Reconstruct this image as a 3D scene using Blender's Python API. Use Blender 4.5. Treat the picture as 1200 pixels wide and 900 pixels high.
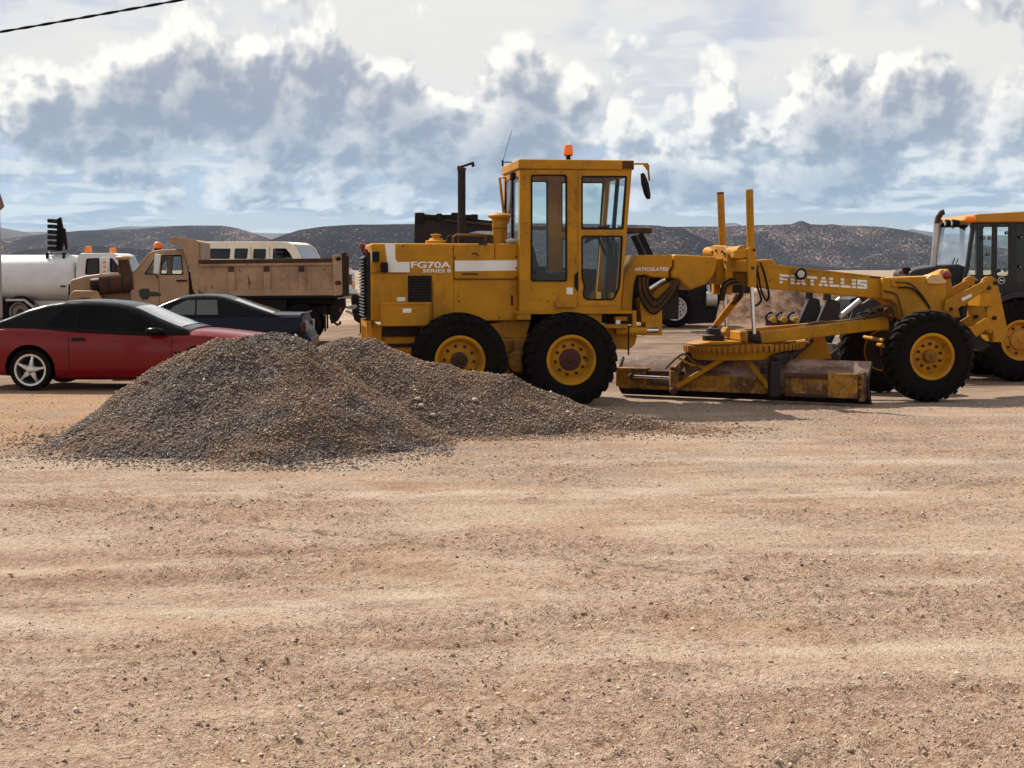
import bpy, math, random
import numpy as np
from mathutils import Vector, Matrix

# ------------------------------------------------------------------ scene reset
for o in list(bpy.data.objects):
    bpy.data.objects.remove(o)
scene = bpy.context.scene
col = scene.collection
R = math.radians
rng = np.random.default_rng(7)
random.seed(7)

# ------------------------------------------------------------------ camera
CAMZ, FPX, HORIZON = 1.9, 1800.0, 315.0          # eye height, focal length in photo pixels, horizon row
PITCH = math.atan((450 - HORIZON) / FPX)
cd = bpy.data.cameras.new('camera')
cam = bpy.data.objects.new('camera', cd)
col.objects.link(cam)
cam.location = (0, 0, CAMZ)
cam.rotation_euler = (R(90) - PITCH, 0, 0)
cd.sensor_width = 36
cd.lens = 36 * FPX / 1200
cd.clip_start = 0.1
cd.clip_end = 60000
scene.camera = cam

# ------------------------------------------------------------------ colour management
vs = scene.view_settings
vs.view_transform = 'Standard'
vs.look = 'None'
vs.exposure = 0.50
vs.gamma = 1.0
vs.use_curve_mapping = False

# ------------------------------------------------------------------ sun
SUN_EL, SUN_AZ = 48.0, -42.0       # azimuth from +Y (view direction), negative = left: behind the machines, to the left
sdir = Vector((math.sin(R(SUN_AZ)) * math.cos(R(SUN_EL)), math.cos(R(SUN_AZ)) * math.cos(R(SUN_EL)), math.sin(R(SUN_EL))))
sl = bpy.data.lights.new('sun', 'SUN')
sl.energy = 5.0
sl.angle = R(0.55)
sl.color = (1.0, 0.93, 0.81)
sun = bpy.data.objects.new('sun', sl)
col.objects.link(sun)
sun.rotation_euler = (-sdir).to_track_quat('-Z', 'Y').to_euler()
sun.location = (-20, 20, 30)

# ------------------------------------------------------------------ node helper
class NT:
    def __init__(s, tree):
        s.t = tree
        s.n = tree.nodes
        s.l = tree.links

    def node(s, kind, **kw):
        nd = s.n.new(kind)
        for k, v in kw.items():
            setattr(nd, k, v)
        return nd

    def put(s, sock, v):
        if v is None:
            return
        if isinstance(v, bpy.types.NodeSocket):
            s.l.new(v, sock)
        else:
            if isinstance(v, (tuple, list)) and len(v) == 3 and sock.type == 'RGBA':
                v = (*v, 1)
            sock.default_value = v

    def m(s, op, a, b=None, c=None, clamp=False):
        nd = s.node('ShaderNodeMath', operation=op, use_clamp=clamp)
        for i, v in enumerate((a, b, c)):
            s.put(nd.inputs[i], v)
        return nd.outputs[0]

    def vm(s, op, a, b=None, out=0, scale=None):
        nd = s.node('ShaderNodeVectorMath', operation=op)
        s.put(nd.inputs[0], a)
        s.put(nd.inputs[1], b)
        if scale is not None:
            s.put(nd.inputs['Scale'], scale)
        return nd.outputs[out]

    def mix(s, f, a, b, blend='MIX'):
        nd = s.node('ShaderNodeMix', data_type='RGBA', blend_type=blend)
        s.put(nd.inputs[0], f)
        s.put(nd.inputs[6], a)
        s.put(nd.inputs[7], b)
        return nd.outputs[2]

    def smooth(s, v, a, b, lo=0.0, hi=1.0):
        nd = s.node('ShaderNodeMapRange', interpolation_type='SMOOTHSTEP')
        s.put(nd.inputs[0], v)
        for i, q in enumerate((a, b, lo, hi)):
            s.put(nd.inputs[i + 1], q)
        return nd.outputs[0]

    def noise(s, vec, scale, detail=4, rough=0.55, dist=0.0, out=0, two=False):
        nd = s.node('ShaderNodeTexNoise')
        if two:
            nd.noise_dimensions = '2D'
        s.put(nd.inputs['Vector'], vec)
        s.put(nd.inputs['Scale'], scale)
        s.put(nd.inputs['Detail'], detail)
        s.put(nd.inputs['Roughness'], rough)
        s.put(nd.inputs['Distortion'], dist)
        return nd.outputs[out]

    def voro(s, vec, scale, detail=0, rough=0.5, feature='F1', out='Distance', smooth=None, rand=1.0, two=False):
        nd = s.node('ShaderNodeTexVoronoi', feature=feature)
        if two:
            nd.voronoi_dimensions = '2D'
        s.put(nd.inputs['Vector'], vec)
        s.put(nd.inputs['Scale'], scale)
        if 'Detail' in nd.inputs:
            s.put(nd.inputs['Detail'], detail)
            s.put(nd.inputs['Roughness'], rough)
        s.put(nd.inputs['Randomness'], rand)
        if smooth is not None:
            s.put(nd.inputs['Smoothness'], smooth)
        return nd.outputs[out]

    def comb(s, x, y, z):
        nd = s.node('ShaderNodeCombineXYZ')
        for i, v in enumerate((x, y, z)):
            s.put(nd.inputs[i], v)
        return nd.outputs[0]

    def sep(s, v):
        nd = s.node('ShaderNodeSeparateXYZ')
        s.put(nd.inputs[0], v)
        return nd.outputs

    def ramp(s, f, stops, interp='LINEAR'):
        nd = s.node('ShaderNodeValToRGB')
        s.put(nd.inputs[0], f)
        cr = nd.color_ramp
        cr.interpolation = interp
        while len(cr.elements) < len(stops):
            cr.elements.new(0.5)
        for e, (p, c) in zip(cr.elements, stops):
            e.position = p
            e.color = (*c, 1) if len(c) == 3 else c
        return nd.outputs[0]

    def bump(s, h, strength=0.3, dist=0.01, normal=None):
        nd = s.node('ShaderNodeBump')
        s.put(nd.inputs['Strength'], strength)
        s.put(nd.inputs['Distance'], dist)
        s.put(nd.inputs['Height'], h)
        if normal is not None:
            s.put(nd.inputs['Normal'], normal)
        return nd.outputs[0]

# ------------------------------------------------------------------ world: sky with cumulus
world = bpy.data.worlds.new('World')
scene.world = world
world.use_nodes = True
wt = world.node_tree
wt.nodes.clear()

def cloud_group():
    g = bpy.data.node_groups.new('cloud_density', 'ShaderNodeTree')
    g.interface.new_socket('Vector', in_out='INPUT', socket_type='NodeSocketVector')
    g.interface.new_socket('Density', in_out='OUTPUT', socket_type='NodeSocketFloat')
    q = NT(g)
    gi = q.node('NodeGroupInput')
    go = q.node('NodeGroupOutput')
    v = gi.outputs[0]
    big = q.noise(v, 6.5, 7, 0.58, 0.25, two=True)
    puff = q.voro(v, 21.0, detail=3.4, rough=0.58, feature='F1', two=True)
    d = q.m('ADD', q.m('MULTIPLY', q.m('SUBTRACT', big, 0.5), 1.75), q.m('MULTIPLY', q.m('SUBTRACT', 0.42, puff), 0.55))
    q.put(go.inputs[0], d)
    return g

def cloud_mass():
    """the same field without its fine detail: shades whole cloud bodies"""
    g = bpy.data.node_groups.new('cloud_mass', 'ShaderNodeTree')
    g.interface.new_socket('Vector', in_out='INPUT', socket_type='NodeSocketVector')
    g.interface.new_socket('Density', in_out='OUTPUT', socket_type='NodeSocketFloat')
    q = NT(g)
    gi = q.node('NodeGroupInput')
    go = q.node('NodeGroupOutput')
    big = q.noise(gi.outputs[0], 6.5, 2, 0.56, 0.25, two=True)
    q.put(go.inputs[0], q.m('MULTIPLY', q.m('SUBTRACT', big, 0.5), 1.75))
    return g

def build_world():
    q = NT(wt)
    tc = q.node('ShaderNodeTexCoord')
    d = tc.outputs['Generated']
    x, y, z = q.sep(d)
    zc = q.m('MAXIMUM', z, 0.0)
    # stretched elevation: flat cloud layers pile up towards the horizon
    el = q.m('MULTIPLY', q.m('LOGARITHM', q.m('ADD', 1.0, q.m('MULTIPLY', zc, 20.0)), math.e), 0.16)
    az = q.m('ARCTAN2', x, y)
    P = q.comb(q.m('ADD', az, 3.37), el, 0.0)
    grp = cloud_group()

    def dens(off):
        nd = q.node('ShaderNodeGroup')
        nd.node_tree = grp
        q.put(nd.inputs[0], q.vm('ADD', P, off) if off else P)
        return nd.outputs[0]

    # where the cloud banks stand (direction tangents); everywhere else plain noise carries on
    yy = q.m('MAXIMUM', y, 0.25)
    u = q.m('DIVIDE', x, yy)
    v = q.m('DIVIDE', z, yy)

    def blob(px, py, rx, ry, amp):
        du = q.m('DIVIDE', q.m('SUBTRACT', u, (px - 600) / FPX), rx / FPX)
        dv = q.m('DIVIDE', q.m('SUBTRACT', v, (HORIZON - py) / FPX), ry / FPX)
        r2 = q.m('ADD', q.m('MULTIPLY', du, du), q.m('MULTIPLY', dv, dv))
        return q.m('MULTIPLY', q.m('EXPONENT', q.m('MULTIPLY', r2, -1.0)), amp)

    bl = bl_up = None
    for b in [(330, 140, 190, 75, 0.42), (60, 165, 95, 45, 0.34), (160, 110, 60, 50, 0.22), (500, 165, 110, 60, 0.25),
              (640, 130, 120, 95, 0.40), (790, 60, 75, 60, 0.26), (850, 175, 90, 60, 0.25), (1010, 125, 100, 62, 0.42),
              (1130, 150, 90, 60, 0.34), (770, 215, 70, 28, 0.22), (300, 245, 330, 16, 0.16),
              (900, 215, 260, 20, 0.18), (80, 215, 140, 18, 0.14),
              (30, 258, 160, 11, -0.30), (330, 268, 300, 9, -0.22), (870, 252, 330, 9, -0.18), (60, 40, 200, 45, -0.35), (430, 30, 150, 40, -0.3),
              (1010, 30, 180, 35, -0.35), (560, 250, 90, 30, -0.12), (540, 85, 34, 60, -0.22), (880, 90, 30, 50, -0.2)]:
        e = blob(*b)
        bl = e if bl is None else q.m('ADD', bl, e)
        e = blob(b[0] + 14, b[1] + 34, b[2], b[3], b[4])
        bl_up = e if bl_up is None else q.m('ADD', bl_up, e)
    front = q.smooth(y, 0.3, 0.6)
    bl = q.m('MULTIPLY', bl, front)
    bl_up = q.m('MULTIPLY', bl_up, front)
    band = q.m('MULTIPLY', q.m('MULTIPLY', q.smooth(z, 0.028, 0.055), q.smooth(z, 0.18, 0.115)), 0.16)
    bl = q.m('ADD', bl, band)
    bl_up = q.m('ADD', bl_up, q.m('MULTIPLY', band, 0.8))
    d0 = q.m('ADD', dens(None), bl)
    d1 = q.m('ADD', dens((-0.007, 0.011, 0.0)), bl)
    gm = cloud_mass()

    def mass(off, up):
        nd = q.node('ShaderNodeGroup')
        nd.node_tree = gm
        q.put(nd.inputs[0], q.vm('ADD', P, off))
        return q.m('MAXIMUM', q.m('ADD', q.m('ADD', nd.outputs[0], up), 0.10), 0.0)
    cover = q.smooth(d0, -0.19, 0.09)
    # light reaching this point from above left: the cloud it has passed through dims it
    t0 = q.m('MAXIMUM', q.m('ADD', d1, 0.10), 0.0)
    t1 = mass((-0.010, 0.026, 0.0), bl_up)
    t2 = mass((-0.018, 0.050, 0.0), bl_up)
    tau = q.m('ADD', q.m('MULTIPLY', t0, 2.0), q.m('ADD', q.m('MULTIPLY', t1, 0.9), q.m('MULTIPLY', t2, 0.55)))
    relief_ = q.smooth(q.m('SUBTRACT', d0, d1), -0.20, 0.20, -0.62, 0.62)
    bright = q.m('MULTIPLY', q.m('EXPONENT', q.m('MULTIPLY', tau, -0.86)), q.m('ADD', 1.0, relief_), clamp=True)
    high = q.smooth(z, 0.015, 0.13)
    shade = q.mix(high, (2.9, 4.4, 6.2), (3.4, 4.0, 5.2))
    crown = q.mix(high, (8.6, 9.6, 10.4), (12.4, 12.0, 11.1))
    ccol = q.mix(bright, shade, crown)
    # clear sky + high veil
    sky = q.node('ShaderNodeTexSky')
    sky.sky_type = 'NISHITA'
    sky.sun_disc = False
    sky.sun_elevation = R(SUN_EL)
    sky.sun_rotation = R(SUN_AZ)
    sky.altitude = 1500
    sky.dust_density = 0.6
    skyc = q.mix(1.0, sky.outputs[0], (0.74, 0.80, 1.02), 'MULTIPLY')
    veiln = q.noise(q.comb(q.m('MULTIPLY', az, 0.5), el, 0.0), 11.0, 4, 0.6, two=True)
    veil = q.m('MULTIPLY', q.m('MULTIPLY', q.smooth(z, 0.045, 0.12), q.smooth(z, 0.19, 0.40, 1.0, 0.45)), q.smooth(veiln, 0.25, 0.48, 0.55, 1.0))
    stn = q.noise(q.comb(az, q.m('MULTIPLY', el, 4.0), 0.0), 9.0, 4, 0.55, two=True)
    stn2 = q.noise(q.comb(q.m('SUBTRACT', az, 0.004), q.m('MULTIPLY', q.m('ADD', el, 0.006), 4.0), 0.0), 9.0, 4, 0.55, two=True)
    strat = q.m('MULTIPLY', q.smooth(stn, 0.43, 0.55), q.smooth(z, 0.006, 0.016))
    stl = q.smooth(q.m('SUBTRACT', stn, stn2), -0.06, 0.08)
    base = q.mix(q.m('MULTIPLY', strat, 0.85), skyc, q.mix(stl, (4.2, 5.8, 7.5), (8.4, 9.4, 10.0)))
    base = q.mix(q.m('MULTIPLY', veil, 0.96), base, (9.9, 9.7, 9.3))
    fin = q.mix(q.m('MULTIPLY', cover, q.smooth(z, 0.004, 0.02)), base, ccol)
    bg = q.node('ShaderNodeBackground')
    q.put(bg.inputs[0], fin)
    bg.inputs[1].default_value = 0.062
    out = q.node('ShaderNodeOutputWorld')
    q.l.new(bg.outputs[0], out.inputs[0])

build_world()
world.cycles.sampling_method = 'NONE'
scene.cycles.max_bounces = 6
scene.cycles.diffuse_bounces = 2
scene.cycles.glossy_bounces = 2
scene.cycles.transparent_max_bounces = 16

# ------------------------------------------------------------------ photo pixel -> place
_fwd = Vector((0, math.cos(PITCH), -math.sin(PITCH)))
_up = Vector((0, math.sin(PITCH), math.cos(PITCH)))
def ray(px, py):
    return _fwd + Vector((1, 0, 0)) * ((px - 600) / FPX) - _up * ((py - 450) / FPX)
def ground_at(px, py, z=0.0):
    d = ray(px, py)
    t = (z - CAMZ) / d.z
    return Vector((0, 0, CAMZ)) + d * t
def at_depth(px, py, D):
    d = ray(px, py)
    return Vector((0, 0, CAMZ)) + d * (D / d.y)

class Frame:
    """a thing's own axes: origin on the ground, X along it, Y away, Z up"""
    def __init__(s, P, yaw, Yc=0.0):
        s.yaw = yaw
        s.M = Matrix.Rotation(yaw, 3, 'Z')
        s.O = P - s.M @ Vector((0, Yc, 0))
        s.I = s.M.transposed()
        s.c = s.I @ (Vector((0, 0, CAMZ)) - s.O)
    def at(s, px, py, Y):
        d = s.I @ ray(px, py)
        t = (Y - s.c.y) / d.y
        return (s.c.x + d.x * t, s.c.z + d.z * t)
    def poly(s, pts, Y):
        return [s.at(a, b, Y) for a, b in pts]

# ------------------------------------------------------------------ mesh helper
class MB:
    def __init__(s):
        s.v, s.f = [], []
    def add(s, vs_, fs_):
        o = len(s.v)
        s.v += [tuple(p) for p in vs_]
        s.f += [tuple(i + o for i in f) for f in fs_]
        return s
    def box(s, x0, x1, y0, y1, z0, z1):
        v = [(x, y, z) for x in (x0, x1) for y in (y0, y1) for z in (z0, z1)]
        return s.add(v, [(0, 1, 3, 2), (4, 6, 7, 5), (0, 4, 5, 1), (2, 3, 7, 6), (0, 2, 6, 4), (1, 5, 7, 3)])
    def obox(s, c, ax, ay, az, hx, hy, hz):
        c, ax, ay, az = Vector(c), Vector(ax).normalized(), Vector(ay).normalized(), Vector(az).normalized()
        v = [c + ax * i * hx + ay * j * hy + az * k * hz for i in (-1, 1) for j in (-1, 1) for k in (-1, 1)]
        return s.add(v, [(0, 1, 3, 2), (4, 6, 7, 5), (0, 4, 5, 1), (2, 3, 7, 6), (0, 2, 6, 4), (1, 5, 7, 3)])
    def bar(s, p0, p1, w, h, up=(0, 0, 1)):
        p0, p1 = Vector(p0), Vector(p1)
        ax = (p1 - p0)
        L = ax.length
        ax.normalize()
        ay = Vector(up).cross(ax)
        if ay.length < 1e-4:
            ay = Vector((0, 1, 0)).cross(ax)
        ay.normalize()
        az = ax.cross(ay)
        return s.obox((p0 + p1) / 2, ax, ay, az, L / 2, w / 2, h / 2)
    def prism(s, pts, y0, y1):
        n = len(pts)
        a = sum(pts[i][0] * pts[(i + 1) % n][1] - pts[(i + 1) % n][0] * pts[i][1] for i in range(n))
        if a < 0:
            pts = pts[::-1]
        if y0 > y1:
            y0, y1 = y1, y0
        v = [(x, y0, z) for x, z in pts] + [(x, y1, z) for x, z in pts]
        f = [tuple(range(n)), tuple(range(2 * n - 1, n - 1, -1))]
        f += [(i, i + n, (i + 1) % n + n, (i + 1) % n) for i in range(n)]
        return s.add(v, f)
    def loft(s, rings, closed=True, caps=True):
        n = len(rings[0])
        v = [p for r in rings for p in r]
        f = []
        for k in range(len(rings) - 1):
            for i in range(n if closed else n - 1):
                j = (i + 1) % n
                f.append((k * n + i, k * n + j, (k + 1) * n + j, (k + 1) * n + i))
        if caps:
            f.append(tuple(range(n - 1, -1, -1)))
            f.append(tuple(range((len(rings) - 1) * n, len(rings) * n)))
        return s.add(v, f)
    def tube(s, path, r, n=8, caps=True):
        path = [Vector(p) for p in path]
        rs = r if isinstance(r, (list, tuple)) else [r] * len(path)
        rings = []
        ref = None
        for i, p in enumerate(path):
            t = (path[min(i + 1, len(path) - 1)] - path[max(i - 1, 0)]).normalized()
            if ref is None:
                ref = Vector((0, 0, 1)) if abs(t.z) < 0.9 else Vector((1, 0, 0))
            a = (ref - t * ref.dot(t)).normalized()
            ref = a
            b = t.cross(a)
            rings.append([p + (a * math.cos(q) + b * math.sin(q)) * rs[i] for q in [2 * math.pi * k / n for k in range(n)]])
        return s.loft(rings, True, caps)
    def cyl(s, p0, p1, r0, r1=None, n=16):
        return s.tube([p0, p1], [r0, r0 if r1 is None else r1], n)
    def lathe(s, prof, c=(0, 0, 0), axis='Y', n=32, caps=True):
        c = Vector(c)
        rings = []
        for a, r in prof:
            ring = []
            for k in range(n):
                q = 2 * math.pi * k / n
                p, t = r * math.cos(q), r * math.sin(q)
                ring.append(c + Vector({'X': (a, p, t), 'Y': (t, a, p), 'Z': (p, t, a)}[axis]))
            rings.append(ring)
        return s.loft(rings, True, caps)
    def build(s, name, mat, parent=None, bevel=0.0, smooth=38, seg=2):
        me = bpy.data.meshes.new(name)
        me.from_pydata(s.v, [], s.f)
        me.validate()
        me.polygons.foreach_set('use_smooth', [smooth > 0] * len(me.polygons))
        if smooth > 0:
            me.set_sharp_from_angle(angle=R(smooth))
        me.materials.append(mat)
        return link(name, me, parent, bevel, seg)

def link(name, me, parent=None, bevel=0.0, seg=2):
    o = bpy.data.objects.new(name, me)
    col.objects.link(o)
    if parent is not None:
        o.parent = parent
    if bevel > 0:
        md = o.modifiers.new('bevel', 'BEVEL')
        md.width = bevel
        md.segments = seg
        md.limit_method = 'ANGLE'
        md.angle_limit = R(40)
        md.harden_normals = False
    return o

def empty(name, loc, yaw=0.0, label=None, cat=None, group=None):
    o = bpy.data.objects.new(name, None)
    col.objects.link(o)
    o.location = loc
    o.rotation_euler = (0, 0, yaw)
    o.empty_display_size = 0.2
    return tag(o, label, cat, group)

def tag(o, label=None, cat=None, group=None, kind=None):
    if label:
        o['label'] = label
    if cat:
        o['category'] = cat
    if group:
        o['group'] = group
    if kind:
        o['kind'] = kind
    return o

def copy_tree(o, parent=None):
    c = o.copy()
    col.objects.link(c)
    c.parent = parent
    for ch in o.children:
        copy_tree(ch, c)
    return c

def plate(outline, holes, y0, y1, rnd=0.0):
    """flat plate in XZ with holes, from y0 to y1, as an MB (2D curve filled by Blender)"""
    cu = bpy.data.curves.new('tmp', 'CURVE')
    cu.dimensions = '2D'
    cu.fill_mode = 'BOTH'
    cu.extrude = abs(y1 - y0) / 2
    for pts in [outline] + list(holes):
        sp = cu.splines.new('POLY')
        sp.points.add(len(pts) - 1)
        for i, (a, b) in enumerate(pts):
            sp.points[i].co = (a, b, 0, 1)
        sp.use_cyclic_u = True
    ob = bpy.data.objects.new('tmp', cu)
    me = bpy.data.meshes.new_from_object(ob)
    ym = (y0 + y1) / 2
    mb = MB()
    mb.add([(v.co.x, ym - v.co.z, v.co.y) for v in me.vertices], [tuple(p.vertices) for p in me.polygons])
    bpy.data.objects.remove(ob)
    bpy.data.curves.remove(cu)
    bpy.data.meshes.remove(me)
    return mb

def rounded(pts, r, n=4):
    """round the corners of a polygon"""
    out = []
    N = len(pts)
    for i in range(N):
        p, a, b = Vector(pts[i]), Vector(pts[i - 1]), Vector(pts[(i + 1) % N])
        da, db = (a - p), (b - p)
        ra = min(r, da.length * 0.45, db.length * 0.45)
        s0, s1 = p + da.normalized() * ra, p + db.normalized() * ra
        for k in range(n + 1):
            t = k / n
            q = s0 * (1 - t) ** 2 + p * 2 * t * (1 - t) + s1 * t * t
            out.append((q.x, q.y))
    return out

def inset(pts, d):
    """shrink a polygon towards its inside by about d"""
    n = len(pts)
    a = sum(pts[i][0] * pts[(i + 1) % n][1] - pts[(i + 1) % n][0] * pts[i][1] for i in range(n))
    sg = 1 if a > 0 else -1
    out = []
    for i in range(n):
        p0, p1, p2 = Vector(pts[i - 1]), Vector(pts[i]), Vector(pts[(i + 1) % n])
        e0, e1 = (p1 - p0).normalized(), (p2 - p1).normalized()
        n0, n1 = Vector((-e0.y, e0.x)) * sg, Vector((-e1.y, e1.x)) * sg
        b = (n0 + n1)
        b = b / max(0.25, b.dot(b) / 2)
        q = p1 + b * d
        out.append((q.x, q.y))
    return out

def text_mesh(txt, x0, x1, z0, z1, y, bold=0.0, space=1.0, depth=0.002):
    """lettering as a mesh in the XZ plane filling the given box, facing -Y"""
    cu = bpy.data.curves.new('tmp', 'FONT')
    cu.body = txt
    cu.offset = bold
    cu.space_character = space
    cu.fill_mode = 'BOTH'
    cu.resolution_u = 3
    ob = bpy.data.objects.new('tmp', cu)
    me = bpy.data.meshes.new_from_object(ob)
    vs_ = np.array([v.co[:] for v in me.vertices])
    lo, hi = vs_.min(0), vs_.max(0)
    mb = MB()
    pts = []
    for a, b, _ in vs_:
        pts.append((x0 + (a - lo[0]) / (hi[0] - lo[0]) * (x1 - x0), y, z0 + (b - lo[1]) / (hi[1] - lo[1]) * (z1 - z0)))
    mb.add(pts, [tuple(p.vertices) for p in me.polygons])
    bpy.data.objects.remove(ob)
    bpy.data.curves.remove(cu)
    bpy.data.meshes.remove(me)
    return mb

# ------------------------------------------------------------------ value noise (numpy)
_perm = rng.random((257, 257))
def vnoise(x, y):
    xi, yi = np.floor(x).astype(int), np.floor(y).astype(int)
    fx, fy = x - xi, y - yi
    fx, fy = fx * fx * (3 - 2 * fx), fy * fy * (3 - 2 * fy)
    a, b = xi % 256, yi % 256
    a1, b1 = (xi + 1) % 256, (yi + 1) % 256
    return (_perm[a, b] * (1 - fx) + _perm[a1, b] * fx) * (1 - fy) + (_perm[a, b1] * (1 - fx) + _perm[a1, b1] * fx) * fy - 0.5
def fbm(x, y, oct=4, gain=0.5):
    s, a, f = 0, 1, 1
    for k in range(oct):
        s = s + a * vnoise(x * f + 17.3 * k, y * f + 9.1 * k)
        a *= gain
        f *= 2.03
    return s
def sstep(a, b, v):
    t = np.clip((v - a) / (b - a), 0, 1)
    return t * t * (3 - 2 * t)

# ------------------------------------------------------------------ materials
MATS = {}
def newmat(name):
    m = bpy.data.materials.new(name)
    m.use_nodes = True
    m.node_tree.nodes.clear()
    q = NT(m.node_tree)
    MATS[name] = m
    bs = q.node('ShaderNodeBsdfPrincipled')
    out = q.node('ShaderNodeOutputMaterial')
    q.l.new(bs.outputs[0], out.inputs[0])
    return m, q, bs, out

def paint(name, c, rough=0.45, metal=0.0, var=0.18, dust=0.25, chips=0.0, chipcol=(0.05, 0.022, 0.012), bump=0.0, coat=0.0, runs=0.0,
          dustcol=(0.36, 0.25, 0.17), scale=1.0, spec=0.5):
    """painted or bare surface: mottled colour, dust film, optional chips and rust with shapes of their own"""
    m, q, bs, out = newmat(name)
    tc = q.node('ShaderNodeTexCoord').outputs['Object']
    n1 = q.noise(tc, 2.3 * scale, 6, 0.6)
    n2 = q.noise(tc, 14.0 * scale, 5, 0.65)
    c2 = tuple(max(0, k * (1 - var * 1.6)) for k in c)
    base = q.mix(q.smooth(n1, 0.35, 0.68), c, c2)
    base = q.mix(q.m('MULTIPLY', q.smooth(n2, 0.45, 0.75), var), base, tuple(min(1, k * 1.25 + 0.02) for k in c))
    if runs > 0:                                            # grime washed down the panels
        mp = q.node('ShaderNodeMapping')
        q.put(mp.inputs['Vector'], tc)
        mp.inputs['Scale'].default_value = (11.0, 11.0, 0.9)
        nr = q.noise(mp.outputs[0], 1.0, 5, 0.7)
        base = q.mix(q.m('MULTIPLY', q.m('MULTIPLY', q.smooth(nr, 0.50, 0.74), q.smooth(n1, 0.36, 0.6)), runs), base, (0.10, 0.045, 0.012))
    if dust > 0:
        nz = q.sep(q.node('ShaderNodeNewGeometry').outputs['Normal'])[2]
        up = q.smooth(nz, 0.2, 0.95, 0.35, 1.0)
        f = q.m('MULTIPLY', q.m('MULTIPLY', q.smooth(n1, 0.3, 0.75), up), dust, clamp=True)
        base = q.mix(f, base, dustcol)
    ro = q.m('ADD', rough, q.m('MULTIPLY', q.m('SUBTRACT', n2, 0.5), 0.3), clamp=True)
    if chips > 0:
        st = q.node('ShaderNodeMapping')
        q.put(st.inputs['Vector'], tc)
        st.inputs['Scale'].default_value = (1.0, 1.0, 0.55)
        n3 = q.noise(st.outputs[0], 7.0 * scale, 8, 0.72, 0.3)
        f = q.smooth(n3, 0.70 - 0.16 * chips, 0.735 - 0.16 * chips)
        base = q.mix(f, base, chipcol)
        ro = q.m('ADD', ro, q.m('MULTIPLY', f, 0.3), clamp=True)
    q.put(bs.inputs['Base Color'], base)
    q.put(bs.inputs['Roughness'], ro)
    bs.inputs['Metallic'].default_value = metal
    bs.inputs['Specular IOR Level'].default_value = spec
    if coat:
        bs.inputs['Coat Weight'].default_value = coat
        bs.inputs['Coat Roughness'].default_value = 0.06
    if bump:
        q.put(bs.inputs['Normal'], q.bump(n2, bump, 0.01))
    return m

def glass(name, tint=(0.72, 0.80, 0.78), refl=1.0, dirt=0.12, dirtcol=(0.45, 0.42, 0.36)):
    m, q, bs, out = newmat(name)
    tr = q.node('ShaderNodeBsdfTransparent')
    tr.inputs[0].default_value = (*tint, 1)
    gl = q.node('ShaderNodeBsdfGlossy')
    gl.inputs['Roughness'].default_value = 0.02
    gl.inputs[0].default_value = (0.9, 0.95, 1, 1)
    fr = q.node('ShaderNodeFresnel')
    fr.inputs[0].default_value = 1.5
    mx = q.node('ShaderNodeMixShader')
    q.put(mx.inputs[0], q.m('MULTIPLY', fr.outputs[0], refl, clamp=True))
    q.l.new(tr.outputs[0], mx.inputs[1])
    q.l.new(gl.outputs[0], mx.inputs[2])
    df = q.node('ShaderNodeBsdfDiffuse')
    df.inputs[0].default_value = (*dirtcol, 1)
    tc = q.node('ShaderNodeTexCoord').outputs['Object']
    n = q.noise(tc, 3.0, 6, 0.65)
    mx2 = q.node('ShaderNodeMixShader')
    q.put(mx2.inputs[0], q.m('MULTIPLY', q.smooth(n, 0.3, 0.8), dirt))
    q.l.new(mx.outputs[0], mx2.inputs[1])
    q.l.new(df.outputs[0], mx2.inputs[2])
    q.l.new(mx2.outputs[0], out.inputs[0])
    return m

YEL = (0.49, 0.212, 0.003)
M = {}
M['yellow'] = paint('grader_yellow', YEL, 0.55, var=0.22, dust=0.12, chips=0.25, spec=0.2, runs=0.5)
M['yellow_clean'] = paint('hood_yellow', YEL, 0.5, var=0.20, dust=0.09, chips=0.20, spec=0.22, runs=0.45)
M['yellow_worn'] = paint('worn_yellow', (0.38, 0.15, 0.008), 0.65, var=0.35, dust=0.25, chips=0.6, spec=0.15, runs=0.7)
M['blade_steel'] = paint('blade_steel', (0.19, 0.112, 0.080), 0.6, metal=0.1, var=0.3, dust=0.3, chips=0.55, chipcol=(0.36, 0.15, 0.015), dustcol=(0.30, 0.21, 0.17))
def grimy(name):
    m, q, bs, out = newmat(name)
    tc = q.node('ShaderNodeTexCoord').outputs['Object']
    n1 = q.noise(tc, 2.6, 7, 0.68, 0.4)
    n2 = q.noise(tc, 13.0, 6, 0.7)
    c = q.mix(q.smooth(n1, 0.44, 0.56), (0.36, 0.155, 0.012), (0.11, 0.052, 0.018))
    c = q.mix(q.m('MULTIPLY', q.smooth(n2, 0.5, 0.62), 0.7), c, (0.16, 0.075, 0.028))
    c = q.mix(q.m('MULTIPLY', q.smooth(n2, 0.48, 0.36), 0.7), c, (0.34, 0.22, 0.12))
    q.put(bs.inputs['Base Color'], c)
    bs.inputs['Roughness'].default_value = 0.75
    bs.inputs['Specular IOR Level'].default_value = 0.2
    q.put(bs.inputs['Normal'], q.bump(n2, 0.5, 0.01))
    return m
M['grimy_yellow'] = grimy('grimy_yellow')
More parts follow.
